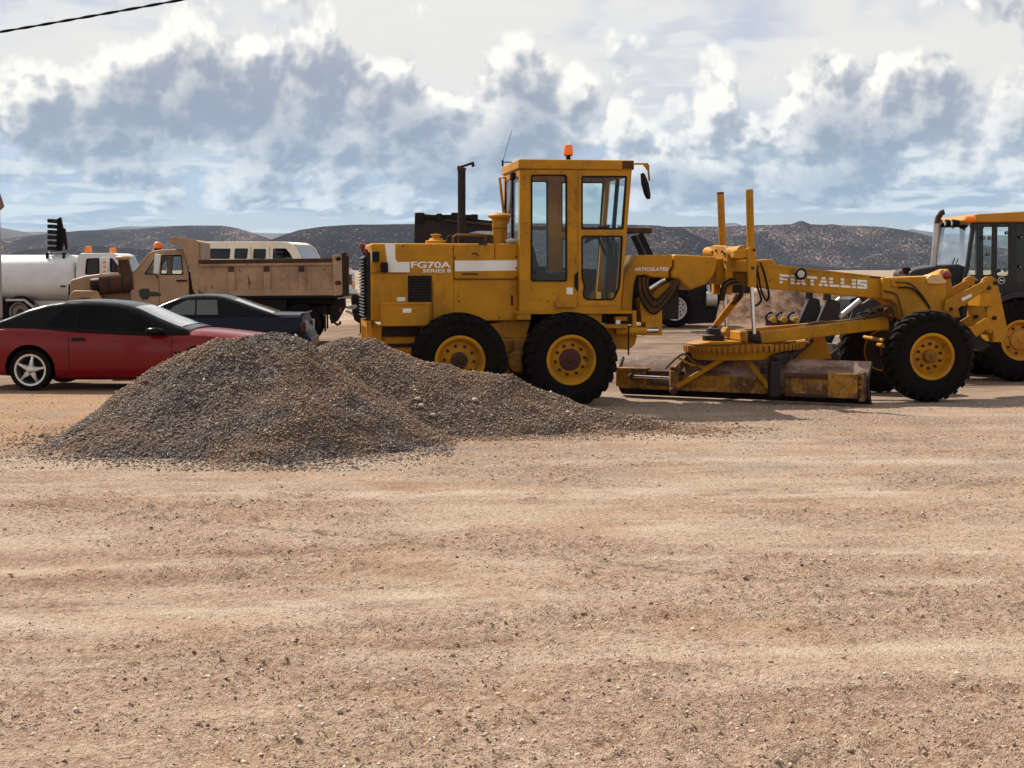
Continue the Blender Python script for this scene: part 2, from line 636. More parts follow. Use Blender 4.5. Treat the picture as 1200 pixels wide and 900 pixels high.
def worn_steel(name):
    """scoured moldboard: bare steel, rust stains and flecks of the old paint"""
    m, q, bs, out = newmat(name)
    tc = q.node('ShaderNodeTexCoord').outputs['Object']
    mp = q.node('ShaderNodeMapping')
    q.put(mp.inputs['Vector'], tc)
    mp.inputs['Scale'].default_value = (0.6, 0.6, 2.2)
    n1 = q.noise(mp.outputs[0], 3.0, 7, 0.68, 0.5)
    n2 = q.noise(tc, 9.0, 6, 0.7)
    c = q.mix(q.smooth(n1, 0.42, 0.58), (0.27, 0.175, 0.135), (0.13, 0.065, 0.040))
    c = q.mix(q.smooth(n2, 0.60, 0.66), c, (0.34, 0.15, 0.015))
    c = q.mix(q.m('MULTIPLY', q.smooth(n2, 0.42, 0.34), 0.7), c, (0.33, 0.24, 0.19))
    q.put(bs.inputs['Base Color'], c)
    bs.inputs['Roughness'].default_value = 0.6
    bs.inputs['Specular IOR Level'].default_value = 0.3
    return m
M['blade_steel'] = worn_steel('scoured_steel')
M['white_paint'] = paint('white_paint', (0.80, 0.77, 0.72), 0.5, var=0.06, dust=0.12, chips=0.05)
M['tyre'] = paint('tyre_rubber', (0.0085, 0.0068, 0.007), 0.85, var=0.1, dust=0.10, bump=0.3, dustcol=(0.15, 0.105, 0.08), spec=0.06)
M['black'] = paint('black_rubber', (0.007, 0.006, 0.006), 0.7, var=0.05, dust=0.03, spec=0.2)
M['dark_steel'] = paint('dark_steel', (0.018, 0.012, 0.010), 0.6, metal=0.1, var=0.2, dust=0.10, chips=0.5, spec=0.25, chipcol=(0.09, 0.035, 0.018))
M['rust'] = paint('rusty_steel', (0.085, 0.034, 0.018), 0.8, var=0.4, dust=0.15, spec=0.2, chips=0.5, chipcol=(0.03, 0.015, 0.012))
M['chrome'] = paint('cylinder_rod', (0.72, 0.72, 0.73), 0.22, metal=1.0, var=0.08, dust=0.0)
M['silver'] = paint('bare_metal', (0.50, 0.48, 0.46), 0.4, metal=0.8, var=0.2, dust=0.1)
M['hose'] = paint('hose_cover', (0.13, 0.058, 0.010), 0.7, var=0.4, dust=0.1, spec=0.25, chips=0.5, chipcol=(0.03, 0.02, 0.015))
M['hub_red'] = paint('hub_brown', (0.085, 0.022, 0.014), 0.6, var=0.3, dust=0.1, spec=0.2)
M['glass'] = glass('cab_glass', (0.93, 0.965, 0.955), 0.38, 0.010)
M['glass_dark'] = glass('tinted_glass', (0.06, 0.06, 0.065), 1.0, 0.05)
M['orange_lens'] = paint('orange_lens', (0.95, 0.20, 0.01), 0.25, var=0.05, dust=0.03)
M['red_lens'] = paint('red_lens', (0.20, 0.010, 0.010), 0.25, var=0.05, dust=0.05)
M['clear_lens'] = paint('lamp_lens', (0.50, 0.49, 0.46), 0.15, var=0.1, dust=0.1)
M['seat'] = paint('seat_vinyl', (0.045, 0.038, 0.034), 0.6, var=0.2, dust=0.15, spec=0.2)

# ================================================================== ground
def pile_a(x, y):
    """the grey load: one broad cone with a flat crest and a low shoulder"""
    def cone(cx, cy, h, sl, x2=None, y2=None):
        if x2 is None:
            r = np.hypot(x - cx, y - cy)
        else:
            dx, dy = x2 - cx, y2 - cy
            t = np.clip(((x - cx) * dx + (y - cy) * dy) / (dx * dx + dy * dy), 0, 1)
            r = np.hypot(x - cx - t * dx, y - cy - t * dy)
        r = np.sqrt(r * r + 0.06) - 0.1
        return h - r * sl
    w = 0.22 * fbm(x * 0.9, y * 0.9, 3)
    hs = [cone(-3.24, 17.15, 1.24, 0.70, -2.66, 17.25), cone(-3.6, 16.9, 0.62, 0.60), cone(-2.35, 16.15, 0.60, 0.58, -1.95, 16.5),
          cone(-3.5, 16.15, 0.40, 0.46, -2.6, 15.95), cone(-2.45, 16.9, 0.72, 0.60)]
    k = 9.0
    h = np.log(sum(np.exp(k * q) for q in hs)) / k - 0.03
    rill = 0.10 * fbm(np.arctan2(y - 17.2, x + 2.9) * 3.2, np.hypot(x + 2.9, y - 17.2) * 0.6, 3)
    return h + w * 0.45 + rill * np.clip(h, 0, 0.8) + 0.06 * fbm(x * 3.4, y * 3.4, 4)

RIDGE = [(412, 388, 19.0), (438, 398, 18.9), (470, 424, 18.75), (500, 431, 18.7), (560, 436, 18.65), (600, 446, 18.65), (645, 467, 18.6),
         (700, 483, 18.4), (760, 494, 18.2), (815, 503, 18.0)]
RIDGE = [tuple(at_depth(*r)) for r in RIDGE]
def pile_b(x, y):
    """the brown load: a long low ridge running up to the grader's wheels"""
    acc = 0
    k = 10.0
    for (x0, y0, z0), (x1, y1, z1) in zip(RIDGE[:-1], RIDGE[1:]):
        dx, dy = x1 - x0, y1 - y0
        t = np.clip(((x - x0) * dx + (y - y0) * dy) / (dx * dx + dy * dy), 0, 1)
        r = np.hypot(x - x0 - t * dx, y - y0 - t * dy)
        r = np.sqrt(r * r + 0.03) - 0.13
        acc = acc + np.exp(k * (z0 + t * (z1 - z0) - r * 0.56))
    h = np.log(acc) / k - 0.05
    return h + 0.09 * fbm(x * 1.3 + 5, y * 1.3, 3) + 0.05 * fbm(x * 4, y * 4 + 7, 3)

def terrain(x, y):
    x, y = np.asarray(x, float), np.asarray(y, float)
    h = 0.08 * sstep(24, 34, y) + 0.07 * sstep(19.3, 22.0, y) * sstep(-3.5, -5.5, x) * sstep(34, 26, y)
    h = h + 0.27 * sstep(34, 41, y) * sstep(-7, 0, x)
    edge = y + 1.6 * fbm(x * 0.25, y * 0.25, 3)
    h = h + 0.80 * sstep(43.2, 45.6, edge) * sstep(2, 6, x)
    h = h + 0.68 * sstep(43, 55, y) * (1 - sstep(2, 6, x))
    h = h + 0.20 * sstep(-1, -7, x) * sstep(46, 56, y)
    h = h - 1.15 * sstep(70, 300, y)
    rough = sstep(43, 45, edge) * sstep(49, 46, edge) * sstep(2, 6, x)
    h = h + rough * (0.45 * fbm(x * 0.9, y * 0.9, 4) + 0.2 * fbm(x * 3, y * 3, 3))
    # broad, faint undulation of the yard
    near = sstep(60, 15, y) * sstep(40, 12, np.abs(x))
    h = h + near * (0.025 * fbm(x * 0.22, y * 0.22, 3))
    return h

def churned(x, y):
    """where the dirt is churned into clods (1) rather than graded smooth (0)"""
    n = fbm(x * 0.50 + 40, y * 0.95 + 7, 4) + 0.5 * fbm(x * 1.7, y * 3.2 + 9, 3)
    return sstep(-0.22, 0.46, n + 0.22 * sstep(9.2, 6.4, y) - 0.04)

def relief(x, y):
    """fine relief of the graded dirt: scraped streaks, clods, ruts"""
    near = sstep(26, 13, y)
    c, s_ = math.cos(R(7)), math.sin(R(7))
    xs, ys = x * c + y * s_, -x * s_ + y * c
    streak = 0.020 * fbm(xs * 0.5, ys * 4.5, 4) + 0.012 * fbm(xs * 1.6 + 3, ys * 16, 3)
    patch = churned(x, y)
    c1 = np.maximum(0, fbm(x * 7, y * 7, 4, 0.62) - 0.02)
    c2 = np.maximum(0, fbm(x * 17 + 9, y * 17, 3, 0.6) - 0.05)
    lump = (0.042 * c1 + 0.036 * c2) * (0.22 + 0.95 * patch)
    rut = 0
    for k, (x0, y0, sl, w, dp) in enumerate([(0, 9.35, 0.13, 0.16, 0.018), (0, 8.0, 0.17, 0.10, 0.022), (0, 11.0, 0.09, 0.2, 0.014), (0, 13.2, 0.06, 0.22, 0.014),
                                             (0, 6.9, -0.10, 0.12, 0.016), (0, 14.6, -0.05, 0.25, 0.012)]):
        dd = (y - y0 - sl * (x - x0) - 0.35 * fbm(x * 0.3 + k, x * 0 + k, 2)) / w
        rut = rut - dp * np.exp(-dd * dd) * (0.6 + fbm(x * 5 + k * 3, y * 5, 2)) + dp * 0.8 * np.exp(-(dd - 1.6) ** 2)
    return near * (streak + lump + rut)

def height(x, y):
    return terrain(x, y) + relief(x, y)

def spaced(lo, a, b, hi, d, g=1.09, dmax=4000):
    mid = list(np.arange(a, b, d))
    up, q, s = [], b, d
    while q < hi:
        up.append(q)
        s = min(s * g, dmax)
        q += s
    up.append(hi)
    dn, q, s = [], a - d, d
    while q > lo:
        dn.append(q)
        s = min(s * g, dmax)
        q -= s
    dn.append(lo)
    return np.array(dn[::-1] + mid + up)

def grid_mesh(name, X, Y, Z, mat):
    ny, nx = X.shape
    me = bpy.data.meshes.new(name)
    co = np.stack([X, Y, Z], -1).reshape(-1, 3).astype(np.float32)
    i = np.arange(ny * nx).reshape(ny, nx)
    f = np.stack([i[:-1, :-1], i[:-1, 1:], i[1:, 1:], i[1:, :-1]], -1).reshape(-1, 4)
    me.vertices.add(len(co))
    me.vertices.foreach_set('co', co.ravel())
    me.loops.add(f.size)
    me.loops.foreach_set('vertex_index', f.ravel().astype(np.int32))
    me.polygons.add(len(f))
    me.polygons.foreach_set('loop_start', np.arange(0, f.size, 4, dtype=np.int32))
    me.polygons.foreach_set('loop_total', np.full(len(f), 4, dtype=np.int32))
    me.update()
    me.polygons.foreach_set('use_smooth', np.ones(len(f), bool))
    me.materials.append(mat)
    return me

def ground_material():
    m, q, bs, out = newmat('graded_dirt')
    P = q.node('ShaderNodeTexCoord').outputs['Object']
    x, y, z = q.sep(P)
    rot = q.node('ShaderNodeMapping')
    q.put(rot.inputs['Vector'], P)
    rot.inputs['Rotation'].default_value = (0, 0, R(-7))
    rx, ry, rz = q.sep(rot.outputs[0])
    st = q.comb(q.m('MULTIPLY', rx, 0.22), q.m('MULTIPLY', ry, 1.9), rz)
    n_st = q.noise(st, 1.0, 7, 0.62)                      # long scraped streaks
    n_big = q.noise(P, 0.33, 4, 0.55)
    n_mid = q.noise(q.comb(x, q.m('MULTIPLY', y, 1.7), z), 1.5, 6, 0.65)
    n_fine = q.noise(P, 26.0, 4, 0.7)
    n_grit = q.noise(P, 110.0, 2, 0.6)
    pale, tan, brown = (0.465, 0.345, 0.250), (0.365, 0.254, 0.176), (0.245, 0.145, 0.095)
    f = q.m('ADD', q.m('MULTIPLY', n_st, 0.55), q.m('ADD', q.m('MULTIPLY', n_mid, 0.30), q.m('MULTIPLY', n_big, 0.25)))
    c = q.ramp(f, [(0.41, brown), (0.49, tan), (0.58, pale), (0.75, (0.50, 0.385, 0.29))])
    c = q.mix(q.m('MULTIPLY', q.smooth(n_fine, 0.52, 0.68), 0.45), c, (0.60, 0.48, 0.38))
    c = q.mix(q.m('MULTIPLY', q.smooth(n_fine, 0.48, 0.35), 0.70), c, (0.185, 0.100, 0.065))
    # pale compacted wheel tracks, each broken up by noise
    trk = None
    for (y0, sl, w_) in ((11.1, 0.075, 0.20), (8.75, 0.17, 0.17), (9.9, 0.12, 0.14), (13.0, 0.05, 0.30), (7.35, 0.10, 0.12), (15.2, -0.02, 0.3)):
        dd = q.m('DIVIDE', q.m('SUBTRACT', q.m('SUBTRACT', q.m('ADD', y, q.m('MULTIPLY', q.m('SUBTRACT', n_big, 0.5), 0.9)), y0), q.m('MULTIPLY', x, sl)), w_)
        t = q.m('EXPONENT', q.m('MULTIPLY', q.m('MULTIPLY', dd, dd), -1.0))
        trk = t if trk is None else q.m('MAXIMUM', trk, t)
    c = q.mix(q.m('MULTIPLY', q.m('MULTIPLY', trk, q.smooth(n_mid, 0.36, 0.6)), 0.75), c, (0.55, 0.44, 0.335))
    gr = q.voro(P, 100.0, 0, out='Color', rand=1.0)
    g1 = q.sep(gr)[0]
    c = q.mix(q.m('MULTIPLY', q.smooth(g1, 0.86, 0.9), 0.45), c, (0.16, 0.095, 0.065))
    c = q.mix(q.m('MULTIPLY', q.smooth(g1, 0.10, 0.06), 0.4), c, (0.66, 0.55, 0.45))
    # redder dirt churned up on the left near the cars and across the near ground
    red = q.m('MULTIPLY', q.smooth(q.noise(P, 0.7, 5, 0.6), 0.50, 0.66), 0.42)
    c = q.mix(red, c, (0.36, 0.19, 0.105))
    at = q.node('ShaderNodeAttribute', attribute_name='churned')
    c = q.mix(q.m('MULTIPLY', at.outputs['Fac'], q.smooth(n_mid, 0.30, 0.62, 0.12, 0.62)), c, q.mix(q.smooth(n_fine, 0.40, 0.62), (0.225, 0.122, 0.078), (0.40, 0.285, 0.205)))
    left = q.m('MULTIPLY', q.m('MULTIPLY', q.smooth(x, -3.4, -5.5), q.smooth(y, 15.2, 16.8)), q.smooth(y, 26, 23))
    c = q.mix(q.m('MULTIPLY', left, 0.7), c, (0.40, 0.225, 0.12))
    # grey stone dust spilled in front of the piles
    n_sp = q.noise(q.comb(x, q.m('MULTIPLY', y, 2.0), z), 0.9, 5, 0.6)
    sp = q.m('MULTIPLY', q.smooth(n_sp, 0.50, 0.64), q.m('MULTIPLY', q.smooth(y, 12.5, 14.5), q.smooth(y, 24, 21)))
    c = q.mix(q.m('MULTIPLY', sp, 0.5), c, (0.27, 0.225, 0.20))
    # the cut bank and the trodden ground behind the machines: redder, darker soil
    n_bk = q.noise(P, 0.55, 5, 0.65)
    mid = q.m('MULTIPLY', q.m('MULTIPLY', q.smooth(y, 21.0, 26.0), q.smooth(y, 46.6, 45.2)), q.smooth(n_bk, 0.25, 0.6, 0.55, 0.95))
    c = q.mix(mid, c, q.mix(q.smooth(n_mid, 0.3, 0.7), (0.12, 0.074, 0.05), (0.28, 0.19, 0.135)))
    bank = q.m('MULTIPLY', q.m('MULTIPLY', q.smooth(y, 42.4, 43.4), q.smooth(y, 47.4, 46.0)), q.smooth(x, 2.5, 5.0))
    c = q.mix(q.m('MULTIPLY', bank, 0.85), c, q.mix(q.smooth(q.noise(P, 3.2, 7, 0.72), 0.36, 0.64), (0.085, 0.040, 0.024), (0.36, 0.215, 0.14)))
    # scrubby ground far out
    far = q.smooth(y, 62, 140)
    scr = q.noise(P, 0.11, 6, 0.7)
    c = q.mix(q.m('MULTIPLY', far, q.smooth(scr, 0.44, 0.56)), c, (0.13, 0.105, 0.075))
    q.put(bs.inputs['Base Color'], c)
    bs.inputs['Roughness'].default_value = 0.95
    bs.inputs['Specular IOR Level'].default_value = 0.15
    hgt = q.m('ADD', q.m('MULTIPLY', n_fine, 0.6), q.m('MULTIPLY', n_grit, 0.35))
    q.put(bs.inputs['Normal'], q.bump(hgt, 1.0, 0.055))
    return m

gx = spaced(-26000, -7.5, 7.5, 26000, 0.033, 1.10)
gy = spaced(-300, 4.6, 19.5, 58, 0.029, 1.045, 0.22)
gy = np.concatenate([gy[:-1], spaced(57.5, 58, 58.3, 32000, 0.25, 1.06)[1:]])
GX, GY = np.meshgrid(gx, gy)
GZ = height(GX, GY)
GZ = np.where(GY > 8000, GZ - (GY - 8000) * 0.002, GZ)
gme = grid_mesh('ground', GX, GY, GZ, ground_material())
gat = gme.attributes.new('churned', 'FLOAT', 'POINT')
gat.data.foreach_set('value', (churned(GX, GY) * sstep(30, 18, GY)).ravel().astype(np.float32))
ground = link('ground', gme)
tag(ground, 'bare graded tan dirt yard with scraped streaks and clods', kind='structure')
def gz(x, y):
    return float(height(np.array([x]), np.array([y]))[0])

# ================================================================== loose stones (many small convex lumps in one mesh)
def stones_mesh(name, pos, size, mat, flat=0.7):
    """jittered octahedra (8 triangles) with random turn; pos Nx3, size N"""
    n = len(pos)
    base = np.array([(1, 0, 0), (-1, 0, 0), (0, 1, 0), (0, -1, 0), (0, 0, 1), (0, 0, -1)], float)
    tri = np.array([(0, 2, 4), (2, 1, 4), (1, 3, 4), (3, 0, 4), (2, 0, 5), (1, 2, 5), (3, 1, 5), (0, 3, 5)])
    v = base[None] * (0.75 + 0.5 * rng.random((n, 6, 1))) + rng.normal(0, 0.22, (n, 6, 3))
    sc = np.stack([0.8 + 0.5 * rng.random(n), 0.8 + 0.5 * rng.random(n), flat * (0.7 + 0.6 * rng.random(n))], -1)
    v = v * sc[:, None]
    a, b = rng.random(n) * 2 * np.pi, rng.normal(0, 0.5, n)
    ca, sa, cb, sb = np.cos(a), np.sin(a), np.cos(b), np.sin(b)
    x, y, z = v[..., 0], v[..., 1], v[..., 2]
    y, z = y * cb[:, None] - z * sb[:, None], y * sb[:, None] + z * cb[:, None]
    x, y = x * ca[:, None] - y * sa[:, None], x * sa[:, None] + y * ca[:, None]
    v = np.stack([x, y, z], -1) * size[:, None, None] + pos[:, None]
    f = (tri[None] + (np.arange(n) * 6)[:, None, None]).reshape(-1, 3)
    me = bpy.data.meshes.new(name)
    me.vertices.add(n * 6)
    me.vertices.foreach_set('co', v.reshape(-1).astype(np.float32))
    me.loops.add(f.size)
    me.loops.foreach_set('vertex_index', f.ravel().astype(np.int32))
    me.polygons.add(len(f))
    me.polygons.foreach_set('loop_start', np.arange(0, f.size, 3, dtype=np.int32))
    me.polygons.foreach_set('loop_total', np.full(len(f), 3, dtype=np.int32))
    me.update()
    me.materials.append(mat)
    return me

def stone_material(name, stops, patch=None):
    m, q, bs, out = newmat(name)
    g = q.node('ShaderNodeNewGeometry')
    c = q.ramp(g.outputs['Random Per Island'], stops)
    P = q.node('ShaderNodeTexCoord').outputs['Object']
    if patch:
        n = q.noise(P, 1.1, 5, 0.62)
        c = q.mix(q.m('MULTIPLY', q.smooth(n, 0.44, 0.60), patch[1]), c, q.mix(0.55, c, patch[0]))
    n2 = q.noise(P, 60.0, 3, 0.6)
    c = q.mix(q.m('MULTIPLY', n2, 0.3), c, (0.20, 0.16, 0.13))
    q.put(bs.inputs['Base Color'], c)
    bs.inputs['Roughness'].default_value = 0.9
    bs.inputs['Specular IOR Level'].default_value = 0.2
    return m

GREY_ST = [(0.0, (0.065, 0.052, 0.052)), (0.3, (0.115, 0.09, 0.086)), (0.55, (0.185, 0.145, 0.13)), (0.8, (0.25, 0.178, 0.135)), (0.93, (0.34, 0.26, 0.21)), (1.0, (0.50, 0.42, 0.36))]
BRN_ST = [(0.0, (0.08, 0.056, 0.046)), (0.3, (0.135, 0.092, 0.072)), (0.55, (0.215, 0.146, 0.106)), (0.8, (0.29, 0.187, 0.124)), (0.93, (0.37, 0.265, 0.19)), (1.0, (0.50, 0.41, 0.33))]
m_ga = stone_material('grey_gravel', GREY_ST, ((0.30, 0.165, 0.08), 0.95))
m_gb = stone_material('brown_gravel', BRN_ST, ((0.33, 0.18, 0.09), 0.95))

def pile_core_material(name, c1, c2):
    m, q, bs, out = newmat(name)
    P = q.node('ShaderNodeTexCoord').outputs['Object']
    v = q.voro(P, 34.0, 0, out='Color')
    c = q.mix(q.sep(v)[0], c1, c2)
    q.put(bs.inputs['Base Color'], c)
    bs.inputs['Roughness'].default_value = 0.95
    q.put(bs.inputs['Normal'], q.bump(q.voro(P, 34.0), 1.0, 0.02))
    return m

def make_pile(fn, x0, x1, y0, y1, label, mcore, mstone, n, other=None, group=None):
    xs, ys = np.arange(x0, x1, 0.05), np.arange(y0, y1, 0.05)
    X, Y = np.meshgrid(xs, ys)
    T = height(X, Y)
    Hh = fn(X, Y)
    # sink below the ground beyond the foot
    Z = np.where(Hh > T - 0.12, Hh, T - 0.12 - np.minimum(0.3, (T - 0.12 - Hh) * 0.3))
    core = link('gravel_pile', grid_mesh('gravel_pile', X, Y, Z, mcore))
    tag(core, label, 'gravel pile', group)
    px, py = x0 + rng.random(n * 3) * (x1 - x0), y0 + rng.random(n * 3) * (y1 - y0)
    t, h = height(px, py), fn(px, py)
    edge = h - t
    keep = (edge > 0.0)
    fr = (edge <= 0) & (edge > -0.55) & (rng.random(len(px)) < 0.55 * np.exp(np.minimum(0, edge) / 0.17))
    if other is not None:
        keep &= (h > other(px, py) - 0.06)
    idx = np.where(keep)[0][:n]
    idf = np.where(fr)[0][:n // 6]
    pz = np.concatenate([h[idx], t[idf]])
    px2, py2 = np.concatenate([px[idx], px[idf]]), np.concatenate([py[idx], py[idf]])
    s = 0.0080 * np.exp(rng.normal(0, 0.40, len(px2)))
    s = np.clip(s, 0.0042, 0.028)
    st = link('gravel', stones_mesh('gravel', np.stack([px2, py2, pz + s * 0.3], -1), s, mstone), core)
    tag(st, kind='stuff')
    return core

make_pile(pile_a, -6.2, -0.6, 14.4, 19.6, 'tall pile of grey gravel in front of the red car', pile_core_material('grey_core', (0.04, 0.032, 0.03), (0.12, 0.092, 0.078)), m_ga, 60000, pile_b)
make_pile(pile_b, -2.9, 3.2, 16.9, 20.0, 'long low ridge of brown gravel against the grader rear wheels', pile_core_material('brown_core', (0.05, 0.036, 0.03), (0.13, 0.092, 0.07)), m_gb, 46000, pile_a)

# a few big pale stones that lie on the brown ridge
m_pale = paint('pale_stone', (0.50, 0.42, 0.34), 0.9, var=0.3, dust=0.2, bump=0.5, scale=6)
def big_stone(px, py, fn, size, label):
    # walk the pixel's ray until it meets the pile
    d = ray(px, py)
    for k in range(1200):
        p = Vector((0, 0, CAMZ)) + d * (13.0 + k * 0.008) / d.y
        surf = max(float(fn(np.array([p.x]), np.array([p.y]))[0]), gz(p.x, p.y))
        if p.z < surf:
            break
    mb = MB()
    n1, n2 = 7, 10
    rings = []
    for i in range(n1):
        th = math.pi * (i + 0.3) / (n1 - 0.4)
        rings.append([(math.sin(th) * math.cos(2 * math.pi * k / n2) * size * (0.9 + 0.3 * random.random()),
                       math.sin(th) * math.sin(2 * math.pi * k / n2) * size * 0.8 * (0.9 + 0.3 * random.random()),
                       math.cos(th) * size * 0.62 * (0.95 + 0.1 * random.random())) for k in range(n2)])
    mb.loft(rings)
    o = mb.build('stone', m_pale, None, smooth=50)
    o.location = (p.x, p.y, surf + size * 0.25)
    o.rotation_euler = (0.2, 0.1, random.random() * 3)
    return tag(o, label, 'stone', 'pale stones on the gravel')
PALE = 'pale rounded stone lying in the brown gravel ridge'
for (px, py, s_) in [(490, 469, 0.038), (494, 477, 0.042), (557, 470, 0.045), (508, 488, 0.040), (487, 458, 0.026), (666, 484, 0.03)]:
    big_stone(px, py, pile_b, s_, PALE)

# pebbles and clods scattered over the yard
def scatter_pebbles():
    n = 120000
    y = 5.2 + (22 - 5.2) * rng.random(n * 2) ** 1.35
    x = (rng.random(n * 2) - 0.5) * 2 * (0.38 * y + 1.2)
    ch = churned(x, y)
    dens = 0.22 + 0.80 * ch ** 1.4 + 0.6 * sstep(13.5, 15.5, y) * sstep(-0.1, 0.2, fbm(x * 0.8, y * 1.5 + 3, 3))
    k = np.where(rng.random(n * 2) < dens)[0][:n]
    x, y = x[k], y[k]
    s = 0.0027 * (1 - rng.random(len(x))) ** -0.28 * (0.85 + 0.35 * ch[k])
    s = np.clip(s * (0.70 + 0.035 * y), 0.0023, 0.015)
    h = height(x, y)
    inside = (pile_a(x, y) < h) & (pile_b(x, y) < h)
    x, y, s, h = x[inside], y[inside], s[inside], h[inside]
    mt = stone_material('pebble', [(0.0, (0.14, 0.085, 0.06)), (0.07, (0.27, 0.17, 0.115)), (0.35, (0.42, 0.295, 0.21)), (0.7, (0.54, 0.41, 0.31)), (0.93, (0.64, 0.52, 0.42)), (1.0, (0.76, 0.68, 0.60))])
    o = link('pebbles', stones_mesh('pebbles', np.stack([x, y, h + s * 0.25], -1), s, mt, 0.75))
    tag(o, 'loose pebbles and clods scattered over the dirt yard', 'pebbles', kind='stuff')
scatter_pebbles()

# ================================================================== hills
def hill_material(name, soil, bush, scale, cover, pale=(0.40, 0.30, 0.25)):
    m, q, bs, out = newmat(name)
    P = q.node('ShaderNodeTexCoord').outputs['Object']
    x, y, z = q.sep(P)
    P = q.comb(x, q.m('MULTIPLY', y, 0.4), z)
    big = q.noise(P, scale * 0.03, 5, 0.62)
    mid = q.noise(P, scale * 0.2, 5, 0.65)
    cell = q.voro(P, scale, 0, out='Distance')
    cv = q.m('ADD', cover, q.m('MULTIPLY', q.m('SUBTRACT', big, 0.5), 1.5))
    cv = q.m('ADD', cv, q.m('MULTIPLY', q.m('SUBTRACT', mid, 0.5), 0.9))
    s = q.mix(q.smooth(mid, 0.4, 0.65), soil, pale)
    f = q.smooth(q.m('SUBTRACT', cell, cv), -0.10, 0.14)
    c = q.mix(f, bush, s)
    q.put(bs.inputs['Base Color'], c)
    bs.inputs['Roughness'].default_value = 1.0
    bs.inputs['Specular IOR Level'].default_value = 0.0
    q.put(bs.inputs['Normal'], q.bump(q.m('MULTIPLY', cell, -1.0), 0.35, 3.0))
    return m

def make_hill(name, label, sky, D0, D1, mat, gully=1.0, x_px=(-900, 2100)):
    """a ridge whose crest, seen from the yard, runs through the given skyline; foot at D0, crest at D1"""
    sx, sy = zip(*sky)
    nu, nv = 1200, 60
    px = np.linspace(x_px[0], x_px[1], nu)
    crest = np.interp(px, sx, sy)
    zc = CAMZ + (HORIZON - crest) / FPX * D1
    zc = np.maximum(zc, -6)
    t = np.linspace(-0.03, 1.6, nv)
    T, U = np.meshgrid(t, px, indexing='ij')
    D = D0 + (D1 - D0) * T
    X = (U - 600) / FPX * D
    prof = np.where(T <= 1, np.sin(np.clip(T, 0, 1) * np.pi / 2) ** 1.25, 1 - 0.55 * (T - 1) ** 1.4)
    Z = -6 + (zc[None] + 6) * prof
    sc = 1.0 / max(zc.max(), 20)
    nz = fbm(X * sc * 0.9, D * sc * 0.9, 5)
    gul = gully * zc.max() * 0.42 * nz * np.clip(prof * (1.0 - prof) * 3.2, 0, 1)
    Z = Z + gul + zc.max() * 0.016 * fbm(X * sc * 9, D * sc * 9, 3) * np.clip(prof * (1.03 - prof) * 3.2, 0, 1)
    o = link(name, grid_mesh(name, X, D, Z, mat))
    tag(o, label, kind='structure')
    return o

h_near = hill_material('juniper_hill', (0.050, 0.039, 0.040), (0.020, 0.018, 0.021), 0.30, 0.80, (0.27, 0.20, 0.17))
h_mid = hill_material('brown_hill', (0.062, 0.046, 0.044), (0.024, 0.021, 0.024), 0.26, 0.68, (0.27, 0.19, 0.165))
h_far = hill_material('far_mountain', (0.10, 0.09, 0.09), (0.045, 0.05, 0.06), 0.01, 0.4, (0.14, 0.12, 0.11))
make_hill('hill', 'dark scrub covered ridge behind the dump truck and the grader', [(-900, 300), (-300, 306), (0, 300), (40, 292), (100, 288), (160, 292), (230, 297), (300, 288), (330, 277), (352, 270), (380, 266), (420, 264), (470, 263.5), (520, 263), (600, 262), (700, 263), (770, 265), (800, 269), (830, 283), (870, 302), (930, 312), (1100, 318), (2100, 322)], 1880, 2300, h_near, 0.8)
make_hill('hill', 'long brown speckled ridge with a small knob on its crest', [(-900, 322), (500, 320), (640, 285), (720, 270), (780, 266.5), (815, 266), (850, 266), (880, 264.5), (910, 264), (926, 263.4), (933, 260.5), (938, 259.2), (943, 261.3), (949, 263.6), (965, 264), (974, 263.2), (985, 264.8), (1010, 265.3), (1035, 267), (1055, 270), (1075, 274), (1095, 279), (1120, 285), (1200, 294), (1400, 300), (2100, 310)], 2500, 3000, h_mid, 0.9)
make_hill('hill', 'low rounded brown hill above the white tank truck', [(-900, 290), (-300, 282), (0, 281), (40, 276), (70, 273), (100, 270.5), (140, 269.5), (175, 268), (200, 265.5), (222, 264.8), (262, 265), (280, 268), (300, 274), (322, 282), (360, 300), (420, 318), (2100, 322)], 3050, 3600, h_mid, 0.8)
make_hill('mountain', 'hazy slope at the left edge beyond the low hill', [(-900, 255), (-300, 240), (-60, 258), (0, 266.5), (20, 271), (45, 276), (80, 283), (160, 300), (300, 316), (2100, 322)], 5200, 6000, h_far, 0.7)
make_hill('mountain', 'far blue mountain range on the horizon', [(-900, 270), (-200, 272), (90, 272), (115, 270), (140, 267), (155, 265.5), (172, 266), (190, 265), (210, 268), (260, 272), (300, 273), (330, 274), (400, 271), (470, 264), (520, 262), (600, 266), (700, 270), (790, 272), (835, 268), (850, 262), (862, 262), (880, 270), (950, 274), (1010, 273), (1050, 272), (1066, 269), (1080, 271), (1100, 274), (1200, 277), (1500, 270), (2100, 268)], 8000, 9000, h_far, 0.6)

